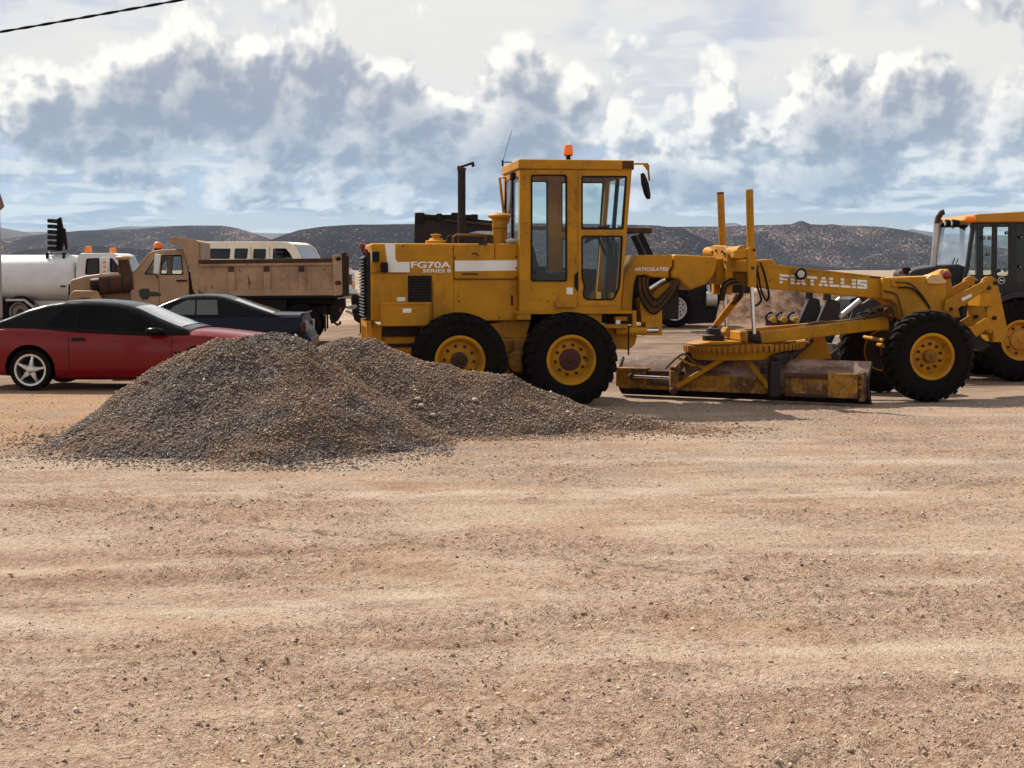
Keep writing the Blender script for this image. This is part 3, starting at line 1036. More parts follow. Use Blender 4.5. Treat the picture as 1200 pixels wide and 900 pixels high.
# ================================================================== wheels
def tyre_mesh(Ro, w, ri, lugs=26, chev=0.5, lug_h=0.028):
    mb = MB()
    prof = [(-0.36, ri), (-0.47, ri + 0.12 * (Ro - ri)), (-0.505, ri + 0.45 * (Ro - ri)), (-0.49, ri + 0.74 * (Ro - ri)), (-0.44, Ro - 0.055), (-0.36, Ro - 0.034), (-0.18, Ro - 0.024), (0, Ro - 0.022)]
    prof = prof + [(-a, r) for a, r in prof[-2::-1]]
    prof = [(a * w, r) for a, r in prof] + [(0.30 * w, ri - 0.004), (-0.30 * w, ri - 0.004), (-0.36 * w, ri)]
    mb.lathe(prof, n=56, caps=False)
    if lugs:
        for side in (-1, 1):
            for k in range(lugs):
                q0 = 2 * math.pi * (k + (0.5 if side > 0 else 0)) / lugs
                rings = []
                for a, ro, rin in [(0.0, Ro, Ro - 0.04), (0.22, Ro, Ro - 0.04), (0.43, Ro - 0.008, Ro - 0.07), (0.515, Ro - 0.075, Ro - 0.11), (0.515, Ro - 0.12, Ro - 0.14)]:
                    qc = q0 + a * chev * 2 * math.pi / lugs * 2.0
                    hw = (0.30 if a < 0.3 else 0.27) * 2 * math.pi / lugs
                    ring = []
                    for qq, rr in ((qc - hw, rin), (qc - hw * 0.8, ro), (qc + hw * 0.8, ro), (qc + hw, rin)):
                        ring.append((rr * math.sin(qq), side * a * w, rr * math.cos(qq)))
                    rings.append(ring if side > 0 else ring[::-1])
                mb.loft(rings)
    return mb

def make_wheel(parent, c, Ro, w, ri, s, rimmat, hubmat, hub_r=0.13, hub_out=0.05, bolts=10, bolt_r=0.2, dish=0.07, lugs=26, rot=0.0, tyremat=None, holes=0, boltmat=None, lip=0.03):
    """wheel > tyre, rim, lug_nuts; axis Y, s = outward side"""
    hub = MB()
    o = s * (w * 0.5 - dish)
    hub.lathe([(o - s * 0.02, hub_r * 1.05), (o + s * hub_out * 0.4, hub_r), (o + s * hub_out * 0.8, hub_r * 0.96), (o + s * hub_out, hub_r * 0.8), (o + s * hub_out * 1.05, hub_r * 0.32), (o + s * hub_out * 1.5, hub_r * 0.25)], n=24)
    h = hub.build('wheel', hubmat, parent, smooth=30)
    h.location = c
    h.rotation_euler = (0, rot, 0)
    tyre_mesh(Ro, w, ri, lugs).build('tyre', tyremat or M['tyre'], h, smooth=32)
    rm = MB()
    L = s * w * 0.5
    rm.lathe([(-L * 0.7, ri * 0.9), (-L * 0.72, ri + 0.01), (L * 0.80, ri + 0.004), (L * 0.86, ri + 0.012), (L * 0.88, ri - 0.002), (L * 0.84, ri - lip), (L * 0.70, ri - lip * 1.3),
              (o + s * 0.01, ri - lip * 2.0), (o - s * 0.012, ri - lip * 2.6), (o, ri - lip * 3.4), (o, hub_r * 0.9), (o - s * 0.01, 0.02)], n=44)
    rm.build('rim', rimmat, h, smooth=34)
    MB().lathe([(-L * 0.74, ri * 0.94), (-L * 0.78, hub_r)], n=28).build('inner_shade_disc', M['dark_steel'], h)  # dark disc over the rim's inside; its colour stands in for shade
    if bolts:
        nut = None
        for k in range(bolts):
            q = 2 * math.pi * (k + 0.3) / bolts
            if nut is None:
                nu = MB().cyl((0, -s * 0.01, 0), (0, s * 0.034, 0), 0.024, 0.020, 6).build('lug_nut', boltmat or M['dark_steel'], h, smooth=0)
                nut = nu.data
            else:
                nu = link('lug_nut', nut, h)
            nu.location = (bolt_r * math.sin(q), o, bolt_r * math.cos(q))
    return h

# ================================================================== motor grader
GF = Frame(ground_at(670, 478), R(9), -1.05)
GR = empty('motor_grader', GF.O, GF.yaw, 'long yellow motor grader with enclosed cab parked behind the gravel', 'grader')
YH, YC, YW = -0.56, -0.74, -1.05
ga = GF.at
def gp(pts, Y):
    return GF.poly(pts, Y)
def g3(px, py, Y):
    X, Z = ga(px, py, Y)
    return Vector((X, Y, Z))
def gbox(px0, py0, px1, py1, Yn, Yf):
    """box whose near face fills the pixel rectangle"""
    x0, z1 = ga(px0, py0, Yn)
    x1, z0 = ga(px1, py1, Yn)
    return MB().box(x0, x1, Yn, Yf, z0, z1)
Yl, Yw_, Yc_ = M['yellow'], M['yellow_worn'], M['yellow_clean']

# --- engine hood
hx0, hz1 = ga(434, 285, YH)
hx1, _ = ga(608, 284, YH)
_, hz0 = ga(500, 377, YH)
hood = MB().box(hx0, hx1, YH, -YH, hz0, hz1).build('engine_hood', Yc_, GR, bevel=0.035, seg=3)
# service panels sit proud of the hood side
for (a, b, c, d) in [(507, 329, 606, 375)]:
    gbox(a, b, c, d, YH - 0.006, YH + 0.02).build('side_panel', Yc_, hood, bevel=0.004)
gbox(532, 326.4, 607, 327.6, YH - 0.016, YH).build('panel_rail', M['rust'], hood)
gbox(581, 286, 600, 302, YH - 0.004, YH + 0.01).build('access_cover', Yc_, hood, bevel=0.003)
for px, py in [(533, 326), (605, 325), (531, 292), (533, 302), (605, 314), (605, 301), (560, 299), (538, 353), (585, 372), (472, 288), (443, 318)]:
    p = g3(px, py, YH)
    MB().cyl(p, p - Vector((0, 0.014, 0)), 0.014, 0.012, 8).build('bolt', M['rust'], hood, smooth=0)
# shut lines between the hood panels
for (a, b, c, d) in [(531.2, 287, 532.0, 326), (507, 328.5, 507.8, 376), (531.5, 328, 532.1, 375), (579.6, 285.5, 580.2, 304), (434.6, 319.8, 477, 320.4)]:
    gbox(a, b, c, d, YH - 0.0075, YH).build('panel_gap', M['rust'], hood)
for (px, py, w_, h_) in [(566, 286, 5, 1.2), (551, 321, 9, 0.8), (556, 297, 3, 1.0), (600, 352, 1.5, 6)]:
    gbox(px - w_, py - h_, px + w_, py + h_, YH - 0.0085, YH).build('scuff', M['rust'], hood)
# side air intake
gi = gbox(478, 323, 506, 354, YH - 0.004, YH + 0.01).build('air_intake', M['black'], hood)
x0, z1 = ga(479, 324, YH)
x1, z0 = ga(505, 353, YH)
for k in range(9):
    zz = z0 + (z1 - z0) * (k + 0.5) / 9
    MB().obox(((x0 + x1) / 2, YH - 0.008, zz), (1, 0, 0), (0, 1, 0.7), (0, -0.7, 1), (x1 - x0) / 2, 0.012, 0.003).build('slat', M['dark_steel'], gi)
for k in range(14):
    for xx in (x0 - 0.004, x1 + 0.004):
        pass
# white flashes and lettering
sw = M['white_paint']
MB().prism(gp([(451, 285.8), (463, 285.8), (463.4, 304), (466, 307), (480, 307), (480, 319), (455.5, 319), (454, 310)], YH), YH - 0.004, YH + 0.004).build('white_stripe', sw, hood)
MB().prism(gp([(533, 305.5), (606, 305), (606, 317), (533, 318)], YH), YH - 0.004, YH + 0.004).build('white_stripe', sw, hood)
def gtext(txt, px0, py0, px1, py1, Y, bold, space=1.0, mat=None, name='lettering', par=None):
    xa, za = ga(px0, py0, Y)
    xb, zb = ga(px1, py1, Y)
    return text_mesh(txt, xa, xb, zb, za, Y - 0.005, bold, space).build(name, mat or sw, par or hood, smooth=0)
gtext('FG70A', 481.5, 306.5, 528.5, 314.2, YH, 0.028)
gtext('SERIES', 495.5, 315.2, 521.5, 319.3, YH, 0.02)
gtext('B', 524.3, 315.2, 528.5, 319.3, YH, 0.02)
# tool box on the rear side
tb = gbox(447.5, 356, 504, 382, YH - 0.26, YH).build('tool_box', Yl, GR, bevel=0.012)
gbox(446.5, 354.6, 505, 357.0, YH - 0.275, YH).build('lid', Yl, tb, bevel=0.004)
gbox(472, 361.5, 482, 366.5, YH - 0.264, YH - 0.25).build('sticker', sw, tb)
gbox(465, 348.3, 475, 353, YH - 0.006, YH).build('sticker', sw, hood)
# rear lamps
lp = gbox(436, 294.5, 444.5, 307, YH - 0.14, YH + 0.02).build('work_lamp', M['black'], GR, bevel=0.012)
gbox(435.2, 294, 436.2, 307, YH - 0.13, YH).build('lens', M['clear_lens'], lp)
lp = gbox(446.5, 307.5, 455, 319, YH - 0.10, YH + 0.02).build('work_lamp', M['black'], GR, bevel=0.012)
for (px, py) in [(424.3, 288), (428.2, 295)]:
    p = g3(px, py, -0.30)
    b = MB().tube([g3(434, 302, -0.45), p + Vector((0.02, 0, -0.1)), p - Vector((0, 0, 0.05))], 0.016, 6).build('lamp_stalk', M['black'], GR)
    MB().lathe([(-0.045, 0.02), (-0.04, 0.034), (0.0, 0.042), (0.03, 0.034), (0.042, 0.012)], p, 'Z', 12).build('red_lamp', M['red_lens'], b)
# radiator louvres on the rear face
rad = MB().box(hx0 - 0.05, hx0, YH + 0.05, -YH - 0.05, hz0 + 0.04, hz1 - 0.12).build('radiator_frame', M['dark_steel'], GR)
for k in range(19):
    zz = hz0 + 0.09 + (hz1 - hz0 - 0.28) * k / 18
    MB().obox((hx0 - 0.07, 0, zz), (0.8, 0, 0.6), (0, 1, 0), (-0.6, 0, 0.8), 0.035, -YH - 0.04, 0.006).build('louvre', M['black'], rad)
# rear bumper frame (bright end piece with slots)
xb0, zb1 = ga(427, 376, -0.5)
xb1, zb0 = ga(441, 410, -0.5)
bump = plate([(-0.62, zb0), (0.62, zb0), (0.62, zb1), (-0.62, zb1)], [[(a, zb0 + 0.07), (a + 0.24, zb0 + 0.07), (a + 0.24, zb1 - 0.09), (a, zb1 - 0.09)] for a in (-0.56, -0.26, 0.04, 0.32)], 0, 0.07)
bump.v = [(xb0 + 0.02 + v[1], v[0], v[2]) for v in bump.v]
bump.build('rear_bumper', Yl, GR, bevel=0.01)
MB().prism(gp([(437, 376), (448, 384), (446, 412), (434, 412)], -0.5), -0.5, 0.5).build('bumper_bracket', Yl, GR, bevel=0.008)
MB().prism(gp([(440, 384), (610, 378), (612, 398), (560, 402), (520, 432), (450, 432), (440, 420)], -0.42), -0.42, 0.42).build('rear_frame', Yl, GR, bevel=0.015)
MB().prism(gp([(446, 383.5), (492, 383), (492, 394), (446, 394.5)], -0.44), -0.44, -0.40).build('frame_shade_strip', M['dark_steel'], GR)  # dark strip stands in for the shadow under the tool box
MB().prism(gp([(450, 396), (486, 395), (486, 402), (450, 403)], -0.47), -0.47, -0.40).build('frame_rail', Yl, GR, bevel=0.006)
MB().prism(gp([(455, 403.5), (486, 402.8), (486, 407), (455, 407.5)], -0.44), -0.44, -0.40).build('frame_shade_strip', M['dark_steel'], GR)  # another dark strip painted as shade, below the rail
# hood top fittings
def glathe(prof, px, py, Y, name, mat, par=None, n=24):
    return MB().lathe(prof, g3(px, py, Y), 'Z', n).build(name, mat, par or GR, smooth=34)
glathe([(-0.02, 0.15), (0.035, 0.15), (0.045, 0.10), (0.07, 0.085), (0.075, 0.055), (0.10, 0.055), (0.11, 0.075), (0.125, 0.07), (0.13, 0.02)], 511, 285, -0.05, 'radiator_cap', Yl)
ex = MB()
pb, pt_ = g3(541, 285, 0.05), g3(541, 197, 0.05)
ex.cyl(pb - Vector((0, 0, 0.05)), pt_, 0.056, 0.056, 18)
exo = ex.build('exhaust_pipe', M['dark_steel'], GR)
MB().lathe([(-0.03, 0.064), (0.0, 0.066), (0.005, 0.05)], pt_, 'Z', 18).build('rim_band', M['rust'], exo)
fl = MB()
fl.obox(pt_ + Vector((0.075, 0, 0.045)), (0.95, 0, 0.32), (0, 1, 0), (-0.32, 0, 0.95), 0.10, 0.055, 0.016)
fl.box(pt_.x - 0.06, pt_.x - 0.03, -0.03 + 0.05, 0.03 + 0.05, pt_.z - 0.02, pt_.z + 0.03)
fl.obox(pt_ + Vector((0.16, 0, 0.05)), (0.95, 0, 0.32), (0, 1, 0), (-0.32, 0, 0.95), 0.018, 0.035, 0.03)
fl.build('rain_flap', M['dark_steel'], exo, bevel=0.003)
pc = glathe([(-0.03, 0.105), (0.30, 0.105), (0.31, 0.112), (0.33, 0.112)], 585.5, 284, -0.22, 'air_cleaner', Yl)
glathe([(0.31, 0.10), (0.335, 0.13), (0.35, 0.16), (0.375, 0.165), (0.395, 0.14), (0.41, 0.06)], 585.5, 284, -0.22, 'cap', Yl, pc)
glathe([(0.19, 0.109), (0.20, 0.109)], 585.5, 284, -0.22, 'clamp_band', M['rust'], pc)
hr = MB()
a0, a1 = g3(531, 285, -0.25), g3(531, 278, -0.25)
b1, b0 = g3(576, 276, -0.25), g3(577, 285, -0.25)
hr.tube([a0, a1, a1.lerp(b1, 0.08) + Vector((0, 0, 0.03)), b1 - Vector((0.04, 0, -0.0)), b1, b0], 0.017, 8)
mcx = a1.lerp(b1, 0.85)
hr.tube([mcx + Vector((0, 0, 0.02)), mcx - Vector((0, 0, 0.08))], 0.015, 8)
hr.build('hand_rail', M['hose'], GR)
hr = MB()
hr.tube([g3(523, 284, -0.2), g3(525, 277, -0.2), g3(530, 276, -0.18), g3(533, 280, -0.18), g3(530, 284, -0.2)], 0.014, 6)
hr.build('lifting_hook', M['dark_steel'], GR)

# --- cab
def roof_z(px):
    return None
cabx0, _ = ga(609, 270, YC)
_, rz1 = ga(660, 187, YC)
_, rz0 = ga(660, 199, YC)
_, cz0 = ga(660, 365, YC)
rx1, _ = ga(743, 190, YC)
cab_out = gp([(609, 199), (740.5, 199), (727, 364.5), (609, 364.5)], YC)
w1 = gp([(622, 204.5), (664.5, 204.5), (664.5, 330), (622, 330)], YC)
d_out = gp([(677.5, 200.5), (740, 200.5), (727, 358), (677.5, 358)], YC)
w2 = gp([(681, 206), (734.8, 206), (730.5, 269), (681, 269)], YC)
w3 = gp([(681, 276), (730, 276), (726.5, 337), (719, 352), (686, 352), (682, 346), (684, 335), (681, 326)], YC)
cab = MB().box(cabx0 + 0.02, ga(726, 364, YC)[0] - 0.02, YC + 0.03, -YC - 0.03, cz0 - 0.04, cz0 + 0.04).build('cab_floor', M['dark_steel'], GR)
for sgn in (1, -1):
    ya, yb = sgn * YC, sgn * (YC + 0.05)
    nm = 'cab_side'
    sd = plate(cab_out, [rounded(w1, 0.04), inset(d_out, 0.012)], min(ya, yb), max(ya, yb)).build(nm, Yc_, GR, bevel=0.008)
    yo = sgn * (YC - 0.012)
    dr = plate(d_out, [rounded(w2, 0.025), rounded(w3, 0.04)], min(yo, yb), max(yo, yb)).build('cab_door', Yc_, GR, bevel=0.006)
    ym = sgn * (YC + 0.02)
    for wpoly, par, r_ in ((w1, sd, 0.04), (w2, dr, 0.025), (w3, dr, 0.04)):
        MB().prism(rounded(wpoly, r_), ym, ym + sgn * 0.006).build('window_pane', M['glass'], par)
        yo2 = sgn * (YC - 0.016)
        plate(rounded(wpoly, r_), [rounded(inset(wpoly, 0.022), r_ * 0.7)], min(yo2, ym), max(yo2, ym)).build('window_seal', M['black'], par)
    if sgn == 1:
        gbox(664, 337, 671.5, 345, YC - 0.016, YC).build('sticker', sw, sd)
        gbox(651, 354, 675.5, 360, YC - 0.05, YC).build('step_bracket', Yl, sd, bevel=0.004)
        MB().prism(rounded(gp([(673, 322), (677.5, 318), (677.5, 342), (673, 336)], YC), 0.02), YC - 0.02, YC).build('door_latch', M['black'], sd)
        for py in (225, 240, 305):
            p = g3(676.5, py, YC - 0.02)
            MB().cyl(p - Vector((0, 0, 0.06)), p + Vector((0, 0, 0.06)), 0.014, n=8).build('door_hinge', Yl, sd)
        for (px, py) in [(614, 208), (628, 201), (658, 201), (617, 262), (617, 273), (633, 352), (642, 353), (668, 262), (649, 344)]:
            p = g3(px, py, YC)
            MB().cyl(p, p - Vector((0, 0.008, 0)), 0.010, 0.009, 6).build('bolt', M['rust'], sd, smooth=0)
# rear wall of the cab: corner posts, sill, header and glass
pw = 0.07
for nm, (y0, y1, z0, z1) in {'rear_header': (YC + 0.05, -YC - 0.05, rz0 - 0.09, rz0), 'rear_sill': (YC + 0.05, -YC - 0.05, cz0, hz1 + 0.02)}.items():
    MB().box(cabx0, cabx0 + 0.05, y0, y1, z0, z1).build(nm, Yc_, GR, bevel=0.005)
for s_ in (1, -1):
    MB().box(cabx0, cabx0 + 0.07, s_ * (YC + 0.05), s_ * (YC + 0.12), hz1 + 0.02, rz0 - 0.09).build('rear_post', Yc_, GR)
rg = MB().box(cabx0 + 0.015, cabx0 + 0.021, YC + 0.12, -YC - 0.12, hz1 + 0.02, rz0 - 0.09).build('rear_window', M['glass'], GR)
MB().box(cabx0 - 0.002, cabx0 + 0.03, -0.03, 0.03, hz1 + 0.02, rz0 - 0.09).build('divider', M['black'], rg)
for y_ in (-0.35, 0.3):
    w_ = MB()
    w_.tube([(cabx0 - 0.03, y_, rz0 - 0.05), (cabx0 - 0.045, y_ + 0.02, rz0 - 0.5)], 0.009, 6)
    w_.bar((cabx0 - 0.03, y_ + 0.0, rz0 - 0.25), (cabx0 - 0.03, y_ + 0.04, rz0 - 0.85), 0.016, 0.012)
    w_.build('wiper', M['black'], rg)
MB().box(cabx0 - 0.07, cabx0, -0.42, -0.28, rz0 - 0.12, rz0 - 0.02).build('wiper_motor', M['black'], rg, bevel=0.01)
# windshield side: slanted posts and glass
fx1, _ = ga(740.5, 199, YC)
fx0, _ = ga(727, 364.5, YC)
def fxz(z):
    t = (z - cz0) / (rz0 - cz0)
    return fx0 + (fx1 - fx0) * t
def fslab(y0, y1, z0, z1, off, th, name, mat, par=None):
    v = [(fxz(z) + off + t, y, z) for z in (z0, z1) for y in (y0, y1) for t in (-th, 0)]
    return MB().add(v, [(0, 1, 3, 2), (4, 6, 7, 5), (0, 4, 5, 1), (2, 3, 7, 6), (0, 2, 6, 4), (1, 5, 7, 3)]).build(name, mat, par or GR)
for s_ in (1, -1):
    fslab(min(s_ * (YC + 0.05), s_ * (YC + 0.13)), max(s_ * (YC + 0.05), s_ * (YC + 0.13)), cz0, rz0, 0, 0.06, 'front_post', Yc_)
fslab(YC + 0.13, -YC - 0.13, rz0 - 0.08, rz0, 0, 0.06, 'front_header', Yc_)
fslab(YC + 0.13, -YC - 0.13, cz0, cz0 + 0.25, 0, 0.06, 'front_sill', Yc_)
fslab(-0.03, 0.03, cz0 + 0.25, rz0 - 0.08, 0, 0.05, 'front_divider', M['black'])
fslab(YC + 0.13, -YC - 0.13, cz0 + 0.25, rz0 - 0.08, -0.02, 0.006, 'windshield', M['glass'])
# roof
rf = MB().box(cabx0 - 0.02, rx1, YC - 0.025, -YC + 0.025, rz0 + 0.005, rz1).build('cab_roof', Yc_, GR, bevel=0.02, seg=3)
pl_ = gbox(729.5, 188.5, 742.5, 198, YC - 0.032, YC).build('lamp_plate', M['rust'], rf)
# beacon
bp = g3(666, 187, -0.35)
bc = MB().lathe([(-0.03, 0.04), (0.045, 0.03), (0.05, 0.055), (0.065, 0.06)], bp, 'Z', 16).build('beacon', M['black'], GR)
MB().lathe([(0.06, 0.065), (0.08, 0.07), (0.18, 0.063), (0.20, 0.055), (0.205, 0.01)], bp, 'Z', 20).build('beacon_lens', M['orange_lens'], bc)
# front mirror
mr = MB()
q0, q1, q2 = g3(742, 192, YC - 0.05), g3(759, 192, YC - 0.10), g3(761, 212, YC - 0.10)
mr.tube([q0, q1, q1.lerp(q2, 0.1), q2], 0.014, 8)
mro = mr.build('mirror_arm', Yl, GR)
MB().prism(gp([(753, 192.5), (761, 193), (761, 203)], YC - 0.11), YC - 0.115, YC - 0.10).build('gusset', Yl, mro)
m0, m1 = g3(752.5, 203, YC - 0.1), g3(759.5, 233.5, YC - 0.1)
mm = MB()
ax = (m1 - m0).normalized()
mm.loft([[m0 + ax * (m1 - m0).length * t + Vector((w_ * math.cos(q), 0.10 * (0.35 + 0.65 * math.sin(math.pi * min(max(t, 0.12), 0.88))) * math.sin(q) - 0.02, 0)) for q in [2 * math.pi * k / 12 for k in range(12)]] for t, w_ in ((0, 0.01), (0.05, 0.03), (0.4, 0.05), (0.8, 0.045), (0.96, 0.03), (1, 0.008))])
mm.build('mirror', M['black'], mro)
# rear mirror frame, aerial
rm_ = MB()
rm_.tube([g3(592, 208.5, 0.55), g3(585.5, 208.5, 0.55), g3(590.5, 252, 0.55), g3(594, 262, 0.5)], 0.02, 8)
rm_.build('grab_rail', Yl, GR)
an = MB()
ab = g3(589, 190, -0.1)
an.tube([g3(600, 190, -0.1), ab], 0.008, 6)
an.tube([ab - Vector((0, 0, 0.06)), ab + Vector((0, 0, 0.03))], 0.014, 6)
an.tube([ab, g3(600, 152, -0.1)], 0.0035, 5)
an.build('aerial', M['black'], GR)
# interior
st = MB()
sx, sz = ga(648, 330, -0.1)
st.box(sx - 0.28, sx + 0.26, -0.27, 0.27, sz - 0.02, sz + 0.14)
seat = st.build('seat', M['seat'], GR, bevel=0.05, seg=3)
MB().prism([(sx - 0.36, sz + 0.12), (sx - 0.20, sz + 0.12), (sx - 0.30, sz + 0.52), (sx - 0.42, sz + 0.50)], -0.25, 0.25).build('backrest', M['seat'], seat, bevel=0.05, seg=3)
MB().cyl((sx, 0, cz0), (sx, 0, sz), 0.12, 0.10, 14).build('pedestal', M['black'], seat)
cn = MB()
kx, kz = ga(712, 345, 0.0)
cn.prism([(kx - 0.08, cz0), (kx + 0.16, cz0), (kx + 0.12, kz + 0.75), (kx - 0.02, kz + 0.78)], -0.16, 0.16)
cons = cn.build('control_console', M['seat'], GR, bevel=0.02)
for k in range(7):
    y_ = -0.28 + 0.09 * k
    lv = MB()
    lv.tube([(kx + 0.02, y_ * 0.6, kz + 0.6), (kx - 0.07, y_, kz + 0.95)], 0.008, 6)
    lv.lathe([(-0.02, 0.01), (0, 0.02), (0.02, 0.01)], (kx - 0.07, y_, kz + 0.96), 'Z', 8)
    lv.build('control_lever', M['black'], cons)
sw_ = MB()
cx, cy, cz_ = kx - 0.16, 0.0, kz + 0.86
ring = []
for k in range(25):
    q = 2 * math.pi * k / 24
    ring.append(Vector((cx + 0.21 * math.cos(q) * 0.82, cy + 0.21 * math.sin(q), cz_ + 0.21 * math.cos(q) * 0.57)))
sw_.tube(ring, 0.014, 6)
for q in (0.5, 2.6, 4.7):
    sw_.tube([(cx, cy, cz_), (cx + 0.2 * math.cos(q) * 0.82, cy + 0.2 * math.sin(q), cz_ + 0.2 * math.cos(q) * 0.57)], 0.012, 6)
sw_.tube([(cx, cy, cz_), (kx, 0, kz + 0.5)], 0.02, 6)
sw_.build('steering_wheel', M['black'], cons)
mi = MB()
mi.lathe([(-0.012, 0.05), (0, 0.085), (0.012, 0.07)], g3(612, 217, -0.35), 'X', 16)
mi.build('round_fan', M['silver'], GR)

# --- deck, steps and running gear below the cab
gbox(604, 364.8, 741, 367.6, YC - 0.05, -YC).build('deck_plate', Yl, GR, bevel=0.004)
def solid(pts, yn, yf, name, mat=None, par=None, bev=0.008):
    return MB().prism(gp(pts, yn), yn, yf).build(name, mat or Yl, par or GR, bevel=bev)
solid([(606, 367), (622, 367), (622, 375), (606, 375)], YC - 0.04, YC + 0.2, 'deck_bracket')
solid([(598, 376), (622, 376), (616, 396), (575, 396), (575, 379)], -0.5, 0.5, 'transmission_case', Yl)
solid([(688, 366), (705, 366), (705, 384), (688, 384)], YC, YC + 0.3, 'step_hanger')
solid([(712, 366), (742, 366), (742, 372), (745, 376), (745, 380), (712, 380)], -0.45, 0.4, 'frame_box', M['dark_steel'])
solid([(706, 380), (737, 380), (737, 385), (706, 385)], YC + 0.06, YC + 0.18, 'step_rail')
solid([(721, 371), (735, 371), (735, 376), (721, 376)], YC + 0.05, YC + 0.2, 'valve_block', Yl)
solid([(722, 375), (727, 375), (727, 380), (722, 380)], YC + 0.04, YC + 0.1, 'sticker', sw, bev=0)
solid([(718, 392), (747, 393), (744, 404), (737, 410), (720, 409)], -0.35, 0.35, 'belly_case', Yl)
solid([(700, 385), (722, 385), (722, 430), (690, 430)], -0.40, 0.40, 'differential_case', Yl)
ar = MB()
ar.cyl(g3(721, 388, -0.55), g3(757, 388, -0.50), 0.055, n=16)
aro = ar.build('articulation_cylinder', Yl, GR)
MB().cyl(g3(757, 387, -0.50), g3(771, 387, -0.48), 0.028, n=12).build('rod', M['chrome'], aro)
solid([(757, 378), (776, 376), (776, 393), (752, 393), (752, 390), (771, 390), (771, 384), (757, 384)], -0.5, -0.2, 'hinge_lug', Yl)
solid([(750, 352), (757, 345), (776, 352), (776, 378), (752, 378)], -0.42, 0.42, 'hinge_block', Yl)
solid([(741, 364), (746, 364), (746, 392), (741, 392)], -0.5, -0.44, 'support_post', Yl)
MB().cyl(g3(736.5, 382, -0.78), g3(736.5, 416, -0.78), 0.012, n=8).build('step_chain', M['black'], GR)
MB().box(ga(600, 400, -0.6)[0], ga(614, 430, -0.6)[0], -0.74, -0.5, ga(600, 436, -0.6)[1], ga(600, 396, -0.6)[1]).build('tandem_link', Yw_, GR, bevel=0.03)
for s_ in (1, -1):
    tn = MB()
    tx0, tz_ = ga(539, 418, YW)
    rings = []
    tn.prism(rounded([(tx0 - 0.22, 0.44), (0.22, 0.44), (0.22, 0.86), (tx0 / 2 + 0.3, 0.94), (tx0 / 2 - 0.3, 0.94), (tx0 - 0.22, 0.86)], 0.12), s_ * 0.50, s_ * 0.66)
    tn.build('tandem_case', Yw_, GR, bevel=0.03)
pv = g3(606, 424, -0.7)
MB().lathe([(-0.08, 0.13), (-0.03, 0.15), (0.02, 0.13), (0.03, 0.05)][::-1], (pv.x, -0.70, pv.z), 'Y', 20).build('pivot_cap', Yw_, GR)
MB().cyl((tx0 / 2, -0.6, 0.66), (tx0 / 2, 0.6, 0.66), 0.14, n=16).build('rear_axle', Yw_, GR)

# --- wheels
WZ = 0.655
wx1 = ga(539.5, 421, YW)[0]
wxf = ga(1094, 418, YW)[0]
for s_ in (-1, 1):
    wa = make_wheel(GR, (wx1, s_ * 0.86, WZ), 0.655, 0.37, 0.335, s_, Yl, M['rust'], 0.115, 0.06, 10, 0.205, dish=0.125, rot=0.2)
    wb = make_wheel(GR, (0, s_ * 0.86, WZ), 0.655, 0.37, 0.335, s_, Yl, M['hub_red'], 0.150, 0.03, 10, 0.205, dish=0.125, rot=0.0)
    wc = make_wheel(GR, (wxf, s_ * 0.86, WZ), 0.655, 0.36, 0.325, s_, Yl, Yw_, 0.095, 0.09, 10, 0.175, dish=0.15, rot=0.5)
    if s_ == -1:
        text_mesh('6', 0.215, 0.245, -0.03, 0.035, -0.066, 0.01).build('number', M['black'], wb, smooth=0)
MB().bar((wxf, -0.72, WZ), (wxf, 0.72, WZ), 0.16, 0.16).build('front_axle', Yw_, GR, bevel=0.02)
tr = MB()
tr.cyl(g3(1013, 395, 0.35), g3(1042, 400, -0.35), 0.028, n=10)
tr.cyl(g3(1029, 404, 0.2), g3(1045, 406, -0.4), 0.03, n=10)
tr.build('tie_rod', Yl, GR)

# --- articulated main frame
solid([(745, 299), (788, 298), (788, 312), (784, 317), (784, 326), (763, 325), (757, 322), (746, 323), (743, 333), (741, 356), (741, 366), (727, 366), (729, 345), (731, 324)], -0.34, 0.34, 'rear_frame_arm', Yc_, bev=0.02)
solid([(790, 298), (838, 300.5), (842, 306), (839, 318), (834, 327), (828, 333), (808, 340.5), (802, 334), (795, 327), (786.6, 326), (786.6, 318), (790, 313)], -0.34, 0.34, 'front_frame_arm', Yc_, bev=0.03)
gtext('ARTICULATED', 743.5, 313.2, 783.5, 317.6, -0.34, 0.03, 1.05, par=GR)
solid([(838, 303), (886, 305), (906, 303.5), (910, 311), (960, 317), (1000, 322), (1045, 326), (1045, 351), (1000, 347), (940, 341.5), (886, 337), (840, 333)], -0.20, 0.20, 'main_beam', Yc_, bev=0.012)
solid([(886, 306.4), (905, 304), (909, 310), (1032, 324.2), (1032, 326), (886, 311)], -0.206, 0.206, 'beam_cover', M['yellow'], bev=0.004)
ns = solid([(1034, 325.5), (1106, 323), (1110, 345), (1106, 372), (1061, 375), (1056, 372), (1053, 360), (1049, 355), (1043, 351.5), (1034, 351)], -0.30, 0.30, 'nose_frame', Yc_, bev=0.02)
solid([(1096, 322), (1112, 315), (1118, 345), (1126, 372), (1104, 372), (1102, 345)], -0.16, 0.16, 'nose_plate', Yc_, bev=0.01)
solid([(1020, 324), (1037, 324.6), (1037, 326), (1020, 325.4)], -0.21, 0.1, 'slot', M['black'], bev=0)
solid([(1045, 327), (1052, 327), (1052, 336), (1045, 336)], -0.325, -0.28, 'hose_clamp', Yl)
